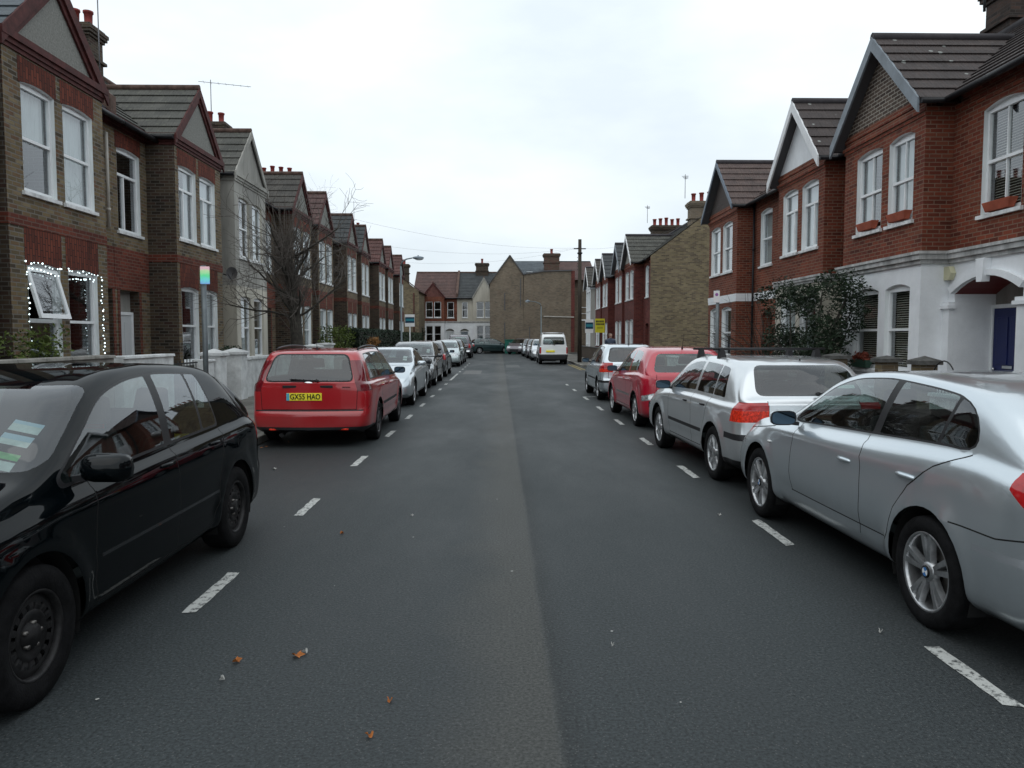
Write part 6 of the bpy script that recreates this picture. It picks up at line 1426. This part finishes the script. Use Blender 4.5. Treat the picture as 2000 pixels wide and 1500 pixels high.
# ------------------------------------------------------------------ garden walls, piers, gates
M_wallw = mat('painted_wall_white', (.70, .72, .72), .8, var=.3, vscale=3.5, bump=.35, bscale=18)
M_wallp = mat('old_render_wall', (.30, .29, .265), .85, var=.45, vscale=3, bump=.4, bscale=25, streak=True)
M_cap = mat('concrete_cap', (.10, .10, .095), .85, var=.5, vscale=8)
def gwall(F, d, u0, u1, h, t_, m, label, cap=.05, capm=None):
    c = F(d, (u0 + u1) / 2, 0); r = empty('garden_wall', c, 0, label, 'wall'); mb = MB(F); mb.box((d - t_ / 2, u0, .05), (d + t_ / 2, u1, h)); mb.build('wall', m, r, c, bevel=.01)
    mb = MB(F); n_ = max(1, int((u1 - u0) / .6))
    for k in range(n_): a = u0 + (u1 - u0) * k / n_; b_ = u0 + (u1 - u0) * (k + 1) / n_; mb.hexa([(d - t_ / 2 - .04, a + .004, h), (d + t_ / 2 + .04, a + .004, h), (d + t_ / 2 + .04, b_ - .004, h), (d - t_ / 2 - .04, b_ - .004, h), (d - t_ / 2 - .03, a + .004, h + cap), (d + t_ / 2 + .03, a + .004, h + cap), (d + t_ / 2 + .03, b_ - .004, h + cap), (d - t_ / 2 - .03, b_ - .004, h + cap)])
    mb.build('coping', capm or m, r, c, bevel=.008); return r
def pier(F, d, u, w, h, m, label, capm=None, ch=.10, slab=.06, group=None):
    c = F(d, u, 0); r = empty('gate_pier', c, 0, label, 'pier', group); mb = MB(F); mb.box((d - w / 2, u - w / 2, .05), (d + w / 2, u + w / 2, h)); mb.build('shaft', m, r, c, bevel=.008)
    mb = MB(F); e = w / 2 + .05; mb.box((d - e, u - e, h), (d + e, u + e, h + slab))
    for (a, b_) in (((-e, -e), (e, -e)), ((e, -e), (e, e)), ((e, e), (-e, e)), ((-e, e), (-e, -e))): mb.poly([(d + a[0], u + a[1], h + slab), (d + b_[0], u + b_[1], h + slab), (d, u, h + slab + ch)])
    mb.build('cap', capm or m, r, c); return r
gwall(FL, 6.56, 5.0, 12.7, 1.30, .22, M_wallp, 'stained pale rendered garden wall behind the black hatchback')
gwall(FL, 6.56, 13.0, 15.0, 1.27, .22, M_wallw, 'white garden wall with a flat top left of the iron gate')
r = empty('iron_gate', (-6.56, 15.75, 0), 0, 'black iron garden gate between the white walls', 'gate'); mb = MB(FL)
for k in range(9): mb.tube([(6.56, 15.12 + k * .155, .15), (6.56, 15.12 + k * .155, 1.12 + .08 * math.sin(k * .39))], .009, 6)
mb.build('bars', M_black, r, r.location); mb = MB(FL)
for z_ in (.2, .7, 1.1): mb.bar((6.56, 15.05, z_), (6.56, 16.42, z_), .03, .03)
mb.build('rails', M_black, r, r.location)
pier(FL, 6.56, 17.4, .42, 1.22, M_wallw, 'white painted gate pier left of its twin behind the sign post', group='white gate piers on the left pavement'); pier(FL, 6.56, 18.75, .46, 1.22, M_wallw, 'white painted gate pier joined to the whitewashed wall', group='white gate piers on the left pavement')
gwall(FL, 6.56, 16.5, 17.15, 1.10, .2, M_wallw, 'short stub of white wall between iron gate and pier')
gwall(FL, 6.56, 19.0, 23.4, 1.06, .24, M_wallw, 'whitewashed brick garden wall left of the red estate car', .07)
gwall(FL, 6.56, 23.6, 26.2, 1.10, .22, B_stockd, 'dark brick garden wall under the bare tree', capm=M_cap)
pier(FL, 6.56, 26.6, .5, 1.28, M_wallw, 'white rounded gate post above the red estate roof, nearer one', group='white gate posts above the red car', ch=.05)
pier(FL, 6.56, 28.5, .5, 1.34, M_wallw, 'white square gate post above the red estate roof, farther one', group='white gate posts above the red car', ch=.02)
gwall(FL, 6.56, 29.0, 34.5, .8, .22, M_wallp, 'low rendered garden wall beyond the white gate posts')
gwall(FR, 6.35, 9.0, 10.8, .8, .22, M_wallw, 'low white garden wall in front of the blue door')
pier(FR, 6.35, 11.15, .26, 1.24, B_flank, 'brick gate pier with dark pointed cap nearest the blue door', M_cap, .07, group='brick piers with dark caps')
pier(FR, 6.35, 12.25, .26, 1.24, B_flank, 'brick gate pier with dark cap in front of the bay window', M_cap, .05, group='brick piers with dark caps')
gwall(FR, 6.35, 12.5, 13.75, .75, .22, M_wallw, 'low white wall between the brick piers and the bush')
pier(FR, 6.35, 14.1, .30, 1.24, B_flank, 'brick gate pier with dark cap beside the evergreen bush', M_cap, .05, group='brick piers with dark caps')
gwall(FR, 6.35, 14.4, 22.0, .8, .22, B_stockd, 'brick garden wall below the evergreen bush', capm=M_cap)
gwall(FR, 6.35, 23.0, 28.0, .9, .22, M_wallw, 'white garden wall at the corner of the side street')
gwall(FR, 6.35, 41.2, 60.0, .9, .22, B_stockd, 'long brick garden wall beyond the side street', capm=M_cap)
r = empty('iron_gate', (6.35, 11.65, 0), 0, 'curled iron gate between the brick piers by the blue door', 'gate'); mb = MB(FR); 
mb.tube([(6.35, 10.35 + .55 * (1 - math.cos(math.pi * k / 12)) * .55, .95 + .36 * math.sin(math.pi * k / 12)) for k in range(13)], .010, 6)
for k in range(7): mb.tube([(6.35, 10.45 + k * .08, .2), (6.35, 10.45 + k * .08, 1.1)], .007, 6)
mb.build('scrollwork', M_black, r, r.location)
# ------------------------------------------------------------------ planting
def shrub(loc, blobs, n, size, m, label, stems=5, name='shrub', cat='bush', h=1.0, seed=1, group=None, sm=None):
    r = empty(name, loc, 0, label, cat, group); q3 = random.Random(seed); mb = MB()
    for k in range(stems):
        c, rr_ = blobs[q3.randrange(len(blobs))]; p0 = Vector(loc) + Vector((q3.uniform(-.1, .1), q3.uniform(-.1, .1), 0)); p1 = Vector(c); mid = p0.lerp(p1, .5) + Vector((q3.uniform(-.15, .15), q3.uniform(-.15, .15), 0))
        mb.tube([p0, mid, p1], [.03 * h, .02 * h, .008], 6)
    mb.build('stems', sm or M_bark, r, loc); leaves(r, loc, blobs, n, size, m, 'foliage', seed); return r
M_bark = mat('bark', (.055, .05, .042), .9, var=.5, vscale=9, bump=.9, bscale=25)
q4 = random.Random(4); bl = []
for k in range(40):
    bl.append(((6.95 + q4.uniform(-.55, .55), 16.0 + q4.uniform(-.7, 2.7), 1.0 + q4.random() ** .8 * 1.9), (q4.uniform(.22, .42), q4.uniform(.25, .5), q4.uniform(.2, .38))))
shrub((6.9, 16.9, .05), bl, 240, .042, G_bush, 'large loose evergreen bush in front of the white gabled house', 26, h=1.2, seed=8)
q4 = random.Random(9); r = empty('bare_shrub', (6.9, 19.4, .05), 0, 'bare twiggy branches reaching left out of the evergreen bush', 'bush'); mb = MB()
for k in range(90):
    p = Vector((6.9, 19.4, .6)); d_ = Vector((q4.uniform(-.5, .35), q4.uniform(-.5, .9), q4.uniform(.5, 1.2))).normalized(); pts = [tuple(p)]
    for s in range(6): d_ = (d_ + Vector((q4.uniform(-.3, .3), q4.uniform(-.2, .3), q4.uniform(-.45, .1)))).normalized(); p = p + d_ * .42; pts.append(tuple(p))
    mb.tube(pts, [.012, .010, .008, .006, .005, .004, .003], 4, cap=False)
mb.build('twigs', M_bark, r, r.location)
shrub((-7.4, 10.9, .05), [((-7.4 + q4.uniform(-.35, .35), 11.3 + q4.uniform(-1.0, 1.1), .9 + q4.uniform(0, .75)), .30) for k in range(14)], 130, .04, G_ivy, 'straggly green shrub below the fairy lit window', 7, seed=3)
shrub((-7.3, 20.6, .05), [((-7.3 + q4.uniform(-.2, .2), 20.6 + q4.uniform(-.4, .4), 1.0 + q4.uniform(0, .3)), .2) for k in range(7)], 90, .04, G_bush, 'small shrub peeping over the whitewashed wall', 4, seed=4)
shrub((-7.1, 33.0, .05), [((-7.1 + q4.uniform(-.4, .4), 33.0 + q4.uniform(-1.5, 1.5), .9 + q4.random() * 1.0), .35) for k in range(18)], 120, .055, G_ivy, 'yellow green spiky shrub above the red estate roof', 6, seed=5)
shrub((-6.2, 36.0, .11), [((-6.0 + q4.uniform(-.2, .2), 36.0 + q4.uniform(-.5, .9), 1.2 + q4.random() * .35), .18) for k in range(7)], 90, .05, G_tan, 'rusty orange shrub in front of the dark hedge', 4, seed=6)
def hedge(u0, u1, d0, d1, h, m, label, seed):
    c = FL((d0 + d1) / 2, (u0 + u1) / 2, 0); r = empty('hedge', c, 0, label, 'hedge'); q5 = random.Random(seed)
    mb = MB(FL); mb.box((d0 + .12, u0 + .1, .05), (d1 - .12, u1 - .1, h - .12)); mb.build('stems', M_bark, r, c)
    mb = MB(FL)
    for _ in range(int(900 * (u1 - u0) ** .75)):
        f = q5.random(); 
        if f < .45: p = (d0 + q5.uniform(-.04, .12), q5.uniform(u0, u1), q5.uniform(.1, h))
        elif f < .75: p = (q5.uniform(d0, d1), q5.uniform(u0, u1), h + q5.uniform(-.12, .05))
        else: p = (q5.uniform(d0, d1), u0 + q5.uniform(-.04, .12), q5.uniform(.1, h))
        v = Vector((q5.gauss(0, 1), q5.gauss(0, 1), q5.gauss(0, 1))).normalized(); e = v.orthogonal().normalized(); s = q5.uniform(.04, .09); p = Vector(p)
        mb.poly([tuple(p - v * s), tuple(p + e * s * .5), tuple(p + v * s), tuple(p - e * s * .5)])
    mb.build('foliage', m, r, c, recalc=False)
hedge(35.2, 50.5, 6.55, 7.3, 2.0, G_hedge, 'tall clipped very dark hedge beneath the red roofed houses', 1)
hedge(51.0, 63.5, 6.5, 7.3, 1.9, G_hedge2, 'greener clipped hedge at the far end by the street lamp', 2)
shrub((-8.8, 78.9, .1), [((-8.6 + q4.uniform(-.6, .6), 78.9 + q4.uniform(-.4, .4), 1.3 + q4.random() * 1.1), .5) for k in range(14)], 130, .08, G_hedge, 'round dark bush before the red brick house across the end', 5, seed=12)
# bare street tree
def tree(loc, h0, spec, label, seed, up=.5, name='bare_tree'):
    q6 = random.Random(seed); r = empty(name, loc, 0, label, 'tree'); mb = MB(); tw = MB(); p = Vector(loc)
    tops = []; pts = []; rad = []
    for k in range(9):
        t = k / 8; pts.append(tuple(p + Vector((-.16 * t * t + .05 * math.sin(t * 5), .05 * math.sin(3 * t), h0 * t)))); rad.append(spec['r'] * (1.35 - .35 * min(1, t * 5)) * (1 - .35 * t))
    mb.tube(pts, rad, 12)
    def grow(p, d, r_, L_, depth, mbx):
        n_ = 5; pts = [tuple(p)]; rr_ = [r_]
        for k in range(n_):
            d = (d + Vector((q6.gauss(0, .13), q6.gauss(0, .13), q6.gauss(0, .10) + spec['lift'] * (.5 if depth < 2 else .12)))).normalized(); p = p + d * (L_ / n_); pts.append(tuple(p)); rr_.append(r_ * (1 - .55 * (k + 1) / n_))
            if depth < spec['depth'] and k >= 1:
                for _ in range(spec['br'] if depth > 0 else 2):
                    a = d.orthogonal(); a.rotate(Matrix.Rotation(q6.uniform(0, 6.28), 3, d)); nd = (d * q6.uniform(.4, .9) + a * q6.uniform(.5, .9)).normalized()
                    grow(p.copy(), nd, rr_[-1] * .55, L_ * q6.uniform(.45, .65), depth + 1, tw)
        mbx.tube(pts, [max(x, .0035) for x in rr_], 6 if depth < 2 else 4, cap=False)
    for k in range(spec['limbs']):
        t = q6.uniform(*spec['at']); base = Vector(pts[int(t * 8)]) ; az = q6.uniform(0, 6.28); d = Vector((math.cos(az), math.sin(az), q6.uniform(*spec['el']))).normalized()
        grow(base, d, spec['r'] * .20, q6.uniform(*spec['len']), 0, mb)
    for k in range(spec.get('shoots', 0)):
        t = q6.uniform(.45, 1.0); base = Vector(pts[int(t * 8)]); az = q6.uniform(0, 6.28); d = Vector((math.cos(az) * .35, math.sin(az) * .35, 1)).normalized(); grow(base, d, .012, q6.uniform(.8, 2.0), 2, tw)
    mb.build('trunk', M_bark, r, loc); tw.build('crown', mat('twig_bark', (.10, .088, .078), .9), r, loc); return r
tree((-5.5, 20.4, .1), 4.1, dict(r=.19, limbs=11, at=(.45, 1.0), el=(.0, 1.0), len=(1.1, 2.0), depth=2, br=2, lift=.12, shoots=230), 'bare street tree with a thick twiggy trunk behind the red estate car', 5)
tree((-13.5, 47, 0), 7.0, dict(r=.2, limbs=12, at=(.6, 1.0), el=(.3, 1.4), len=(2.6, 4.2), depth=2, br=2, lift=.1, shoots=0), 'distant bare tree showing its crown above the left hand roofs', 12)
# ------------------------------------------------------------------ street furniture
M_galv = mat('galvanised_post', (.16, .18, .19), .5, .5, var=.25, vscale=6)
M_pole = mat('creosoted_pole', (.055, .045, .035), .85, var=.5, vscale=6, streak=True)
M_lamp = mat('lamp_column_paint', (.14, .17, .18), .5, .2)
def text_on(body, size, loc, rot, m, parent, name='lettering', sx=1):
    cu = bpy.data.curves.new('t', 'FONT'); cu.body = body; cu.size = size; cu.align_x = 'CENTER'; cu.align_y = 'CENTER'; cu.extrude = .001; cu.offset = size * .02
    to = bpy.data.objects.new('t', cu); COL.objects.link(to); dg = bpy.context.evaluated_depsgraph_get(); me = bpy.data.meshes.new_from_object(to.evaluated_get(dg)); bpy.data.objects.remove(to)
    me.materials.clear(); me.materials.append(m); lo = bpy.data.objects.new(name, me); COL.objects.link(lo); lo.parent = parent; lo.location = Vector(loc); lo.rotation_euler = rot; lo.scale = (sx, 1, 1); return lo
def signpost(x, y, h, w, hh, side, label, glare=False):
    r = empty('parking_sign', (x, y, .1), 0, label, 'sign'); mb = MB(); mb.tube([(x, y, .05), (x, y, h)], .038, 12); mb.build('post', M_galv, r, r.location)
    cx = x + side * (w * .30); mb = MB(); mb.box((cx - w / 2, y - .055, h - hh - .02), (cx + w / 2, y - .045, h - .02))
    if glare:  # rainbow glare painted as a colour ramp with faint emission; no lamp here
        m, n, l, b = newmat('painted_glare_sign'); b.inputs['Roughness'].default_value = .25; t = n.new('ShaderNodeTexCoord'); s = n.new('ShaderNodeSeparateXYZ'); l.new(t.outputs['Generated'], s.inputs[0])
        z = n.new('ShaderNodeTexNoise'); z.inputs['Scale'].default_value = 4; l.new(t.outputs['Generated'], z.inputs['Vector']); a = n.new('ShaderNodeMath'); a.operation = 'MULTIPLY_ADD'; l.new(z.outputs[0], a.inputs[0]); a.inputs[1].default_value = .3; l.new(s.outputs[2], a.inputs[2])
        c = n.new('ShaderNodeValToRGB'); e = c.color_ramp.elements; e[0].position = .15; e[0].color = (.25, .45, .85, 1); e[1].position = 1.1; e[1].color = (.85, .55, .6, 1)
        for p_, k_ in ((.38, (.20, .75, .80, 1)), (.62, (.15, .85, .38, 1)), (.92, (.55, .85, .45, 1))): e.new(p_).color = k_
        l.new(a.outputs[0], c.inputs[0]); l.new(c.outputs[0], b.inputs['Base Color']); l.new(c.outputs[0], b.inputs['Emission Color']); b.inputs['Emission Strength'].default_value = .25; m_ = m
    else: m_ = M_white
    mb.build('sign_plate', m_, r, r.location, bevel=.004)
    if not glare:
        mb = MB(); mb.tube([(cx, y - .0562, h - .10), (cx, y - .0572, h - .10)], .035, 12); mb.build('sign_mark', mat('sign_purple', (.30, .12, .35), .5), r, r.location)
signpost(-4.27, 11.0, 2.68, .135, .25, 1, 'grey sign post with a small plate painted with green and blue glare by the left kerb', True)
signpost(4.72, 16.3, 2.66, .13, .25, -1, 'grey sign post with a small white parking plate on the right pavement')
# telegraph pole and wires
r = empty('telegraph_pole', (4.78, 45, .1), 0, 'dark wooden telegraph pole rising beside the white van', 'pole'); mb = MB(); mb.tube([(4.78, 45, 0), (4.76, 45, 7.4)], [.13, .10], 12); mb.build('pole', M_pole, r, r.location)
mb = MB(); mb.box((4.62, 44.84, 6.55), (4.90, 45.16, 6.62)); mb.build('collar', M_black, r, r.location); mb = MB(); mb.bar((4.4, 45, 6.85), (5.12, 45, 6.85), .06, .06); mb.build('crossarm', M_black, r, r.location)
for k in range(5): mb = MB(); mb.box((4.60, 44.93, 5.6 + k * .18), (4.64, 45.0, 5.63 + k * .18)); mb.build('step', M_black, r, r.location)
for i, (tx, ty, tz, lb) in enumerate(((-8.0, 28.5, 6.7, 'thin overhead wire from the pole to the houses behind the tree'), (-8.0, 38.5, 6.6, 'thin overhead wire from the pole to the sixth left house'), (-8.0, 49.0, 6.6, 'thin overhead wire from the pole to the red roofed houses'), (7.7, 26, 6.2, 'thin overhead wire from the pole to the near right houses'))):
    a = Vector((4.7, 45, 6.9)); b_ = Vector((tx, ty, tz)); pts = [tuple(a.lerp(b_, k / 16) - Vector((0, 0, .55 * 4 * (k / 16) * (1 - k / 16)))) for k in range(17)]
    mb = MB(); mb.tube(pts, .0035, 4); o = mb.build('overhead_wire', mat('wire_grey', (.12, .12, .12), .6), None, pts[0]); o.location = pts[0]; tag(o, lb, 'wire')
# lamp columns
def lamp(x, y, h, arm, label, s=1, ln=.7):
    r = empty('street_lamp', (x, y, .1), 0, label, 'street lamp'); mb = MB(); mb.tube([(x, y, 0), (x, y, 1.4), (x, y, 1.42), (x, y, h - .45)], [.09, .09, .06, .05], 10)
    mb.tube([(x, y, h - .45), (x + arm * .08, y, h - .18), (x + arm * .3, y, h - .03), (x + arm * .62, y, h + .04)], [.05, .045, .04, .035], 8); mb.build('column', M_lamp, r, r.location)
    mb = MB(); cx = x + arm * .62 + math.copysign(ln / 2, arm)
    mb.ball((cx, y, h + .05), (ln / 2, .16, .10), 14, 0, 8); mb.tube([(cx, y, h + .12), (cx, y, h + .2)], .04, 8); mb.build('lantern', mat('lantern_grey', (.20, .24, .28), .35, .2), r, r.location)
    mb = MB(); mb.ball((cx + math.copysign(.05, arm), y, h + .0), (ln / 2.6, .13, .10), 14, 0, 8); mb.build('lens', mat('lantern_lens', (.5, .53, .55), .2), r, r.location)
lamp(-5.85, 45, 6.25, 1.1, 'tall street lamp with its head hanging over the left hand cars'); lamp(4.0, 72.8, 5.0, -1.7, 'distant dark lamp column against the windowless brown flank', ln=.5)
# estate agent boards
def board(x, y, w, z0, z1, kind, label):
    r = empty('sale_board', (x, y, .1), 0, label, 'sign', None); mb = MB(); mb.box((x - .035, y, .05), (x + .035, y + .05, z1)); mb.build('post', M_upvc if kind != 'yellow' else M_pole, r, r.location)
    mb = MB(); mb.box((x - w / 2, y - .03, z0), (x + w / 2, y - .005, z1)); bo = mb.build('board', M_white if kind == 'blue' else mat('board_yellow', (.62, .55, .03), .5), r, r.location)
    mb = MB(); h = z1 - z0
    if kind == 'blue':
        mb.box((x - w / 2 + .02, y - .036, z0 + h * .30), (x + w / 2 - .02, y - .031, z0 + h * .78)); mb.build('blue_panel', mat('board_navy', (.01, .05, .09), .4), bo, r.location)
        mb = MB(); mb.box((x - w * .40, y - .041, z0 + h * .46), (x + w * .44, y - .037, z0 + h * .64)); mb.build('teal_band', mat('board_teal', (.04, .24, .30), .4), bo, r.location)
    else:
        q7 = random.Random(2)
        for zz in (.80, .60):
            u = x - w * .42
            while u < x + w * .38: d_ = q7.uniform(.03, .07); mb.box((u, y - .036, z0 + h * (zz - .07)), (u + d_, y - .031, z0 + h * (zz + .07))); u += d_ + .02
        mb.build('illegible_lettering', M_black, bo, r.location)
        mb = MB(); mb.box((x - w * .30, y - .036, z0 + h * .28), (x + w * .30, y - .031, z0 + h * .42)); mb.build('olive_band', mat('board_olive', (.38, .36, .02), .5), bo, r.location)
board(-5.7, 48, .62, 2.28, 3.05, 'blue', 'blue and white agent board on a white post by the left hedge')
board(6.3, 53, .58, 1.9, 2.85, 'blue', 'blue and white agent board beside the yellow one')
board(6.45, 48.5, .62, 1.9, 2.80, 'yellow', 'yellow agent board with black lettering on the right')
# green cabinet
r = empty('utility_cabinet', (1.08, 73.0, 0), 0, 'green street cabinet in front of the windowless brown flank', 'cabinet'); mb = MB(); mb.box((.5, 72.7, .0), (1.55, 73.25, 1.32)); mb.build('casing', mat('cabinet_green', (.02, .15, .11), .5, var=.2), r, r.location, bevel=.02)
mb = MB(); mb.box((.56, 72.68, .1), (1.01, 72.698, 1.22)); mb.box((1.04, 72.68, .1), (1.49, 72.698, 1.22)); mb.build('doors', mat('cabinet_green_dark', (.015, .12, .09), .5), r, r.location); mb = MB(); mb.box((.44, 72.64, 1.322), (1.61, 73.31, 1.37)); mb.build('lid', mat('cabinet_green', (.02, .15, .11), .5), r, r.location)
# motorcycle between the silver and the gunmetal car
def motorcycle(x, y):
    r = empty('motorcycle', (x, y, 0), 0, 'dark motorcycle with a yellow number plate squeezed between two left hand cars', 'motorcycle'); o_ = r.location
    for (yy, nm) in ((y, 'wheel'), (y + 1.30, 'wheel')):
        mb = MB(); mb.lathe([(.20, -.05), (.27, -.065), (.305, -.03), (.31, 0), (.305, .03), (.27, .065), (.20, .05)], c=(x, yy, .31), axis='x', n=24); w_ = mb.build(nm, M_tyre, r, o_)
        mb = MB(); mb.lathe([(.20, -.03), (.20, .03), (.17, .02), (.05, .04), (.03, .05), (.03, -.05), (.05, -.04), (.17, -.02), (.20, -.03)], c=(x, yy, .31), axis='x', n=16); mb.build('rim', M_alloy, w_, o_)
    mb = MB(); mb.hexa([(x - .12, y - .05, .70), (x + .12, y - .05, .70), (x + .10, y + .65, .62), (x - .10, y + .65, .62), (x - .11, y - .12, .84), (x + .11, y - .12, .84), (x + .13, y + .65, .80), (x - .13, y + .65, .80)]); mb.build('seat', M_black, r, o_, bevel=.04)
    mb = MB(); mb.ball((x, y + .85, .88), (.15, .27, .14), 14, 0, 8); mb.ball((x, y + .7, .45), (.17, .28, .2), 12, 0, 8); mb.tube([(x, y + 1.0, .95), (x, y + 1.3, .31)], .03, 8); mb.tube([(x - .06, y, .31), (x - .06, y + .6, .40)], .03, 8); mb.build('body', P_dark, r, o_)
    mb = MB(); mb.tube([(x - .36, y + .85, 1.05), (x - .1, y + .98, 1.02), (x + .1, y + .98, 1.02), (x + .36, y + .85, 1.05)], .015, 8); mb.tube([(x - .3, y + .9, 1.05), (x - .36, y + .98, 1.22)], .008, 6); mb.tube([(x + .3, y + .9, 1.05), (x + .36, y + .98, 1.22)], .008, 6); mb.ball((x - .37, y + .98, 1.25), (.06, .02, .04)); mb.ball((x + .37, y + .98, 1.25), (.06, .02, .04)); mb.build('handlebar', M_black, r, o_)
    mb = MB(); mb.hexa([(x - .115, y - .30, .50), (x + .115, y - .30, .50), (x + .115, y - .29, .50), (x - .115, y - .29, .50), (x - .115, y - .24, .69), (x + .115, y - .24, .69), (x + .115, y - .23, .69), (x - .115, y - .23, .69)]); mb.build('number_plate', mat('orange_plate', (.75, .42, .03), .4), r, o_)
    mb = MB(); mb.ball((x, y - .2, .78), (.07, .04, .035)); mb.build('taillight', M_red, r, o_); mb = MB(); mb.hexa([(x - .05, y - .25, .70), (x + .05, y - .25, .70), (x + .05, y + .1, .66), (x - .05, y + .1, .66), (x - .05, y - .2, .76), (x + .05, y - .2, .76), (x + .05, y + .1, .74), (x - .05, y + .1, .74)]); mb.build('rear_mudguard', M_black, r, o_)
motorcycle(-2.28, 22.9)
# person on the right pavement
def person(x, y):
    r = empty('person', (x, y, .11), 0, 'person with short hair in a dark blue coat walking on the right pavement', 'person')
    V = [(0, 0, .93), (0, 0, 1.15), (0, .01, 1.36), (0, .0, 1.46), (0, -.01, 1.52), (0, -.01, 1.60), (0, -.01, 1.69),
         (.19, 0, 1.38), (.23, .03, 1.12), (.22, -.06, .88), (-.19, 0, 1.38), (-.23, .0, 1.12), (-.22, .10, .88),
         (.10, 0, .88), (.11, -.10, .50), (.11, -.06, .08), (.11, -.20, .04), (-.10, 0, .88), (-.11, .14, .50), (-.11, .28, .12), (-.11, .16, .05)]
    E = [(0, 1), (1, 2), (2, 3), (3, 4), (4, 5), (5, 6), (2, 7), (7, 8), (8, 9), (2, 10), (10, 11), (11, 12), (0, 13), (13, 14), (14, 15), (15, 16), (0, 17), (17, 18), (18, 19), (19, 20)]
    Rr = [.15, .14, .16, .06, .055, .092, .075, .07, .05, .035, .07, .05, .035, .10, .07, .045, .035, .10, .07, .045, .035]
    me = bpy.data.meshes.new('body'); me.from_pydata([(x + a, y + b, c + .1) for a, b, c in V], E, []); o = bpy.data.objects.new('body', me); COL.objects.link(o)
    me.transform(Matrix.Translation(Vector((-x, -y, -.11)))); o.parent = r
    s = o.modifiers.new('s', 'SKIN'); 
    for i, v in enumerate(me.skin_vertices[0].data): v.radius = (Rr[i], Rr[i] * .8 if i in (0, 1, 2) else Rr[i]); v.use_root = i == 0
    s.use_smooth_shade = True; u = o.modifiers.new('u', 'SUBSURF'); u.levels = 2; u.render_levels = 2
    m, n, l, b = newmat('clothed_body'); t = n.new('ShaderNodeTexCoord'); p = n.new('ShaderNodeSeparateXYZ'); l.new(t.outputs['Object'], p.inputs[0]); c = n.new('ShaderNodeValToRGB'); c.color_ramp.interpolation = 'CONSTANT'; e = c.color_ramp.elements; mr_ = n.new('ShaderNodeMapRange'); mr_.inputs[1].default_value = 0; mr_.inputs[2].default_value = 2; l.new(p.outputs[2], mr_.inputs[0])
    e[0].position = 0; e[0].color = (.02, .02, .025, 1); e[1].position = .44; e[1].color = (.03, .045, .08, 1); e.new(.735).color = (.42, .25, .19, 1); l.new(mr_.outputs[0], c.inputs[0]); l.new(c.outputs[0], b.inputs['Base Color']); me.materials.append(m)
    mb = MB(); mb.ball((x, y + .025, 1.725), (.10, .11, .085), 14, 0, 8); mb.build('hair', mat('short_hair', (.12, .09, .07), .8), r, r.location)
    mb = MB(); mb.ball((x + .03, y - .105, 1.70), (.012, .01, .01)); mb.ball((x - .03, y - .105, 1.70), (.012, .01, .01)); mb.ball((x, y - .11, 1.675), (.014, .02, .022)); mb.build('face', mat('skin', (.42, .25, .19), .6), r, r.location)
person(5.15, 35.0)
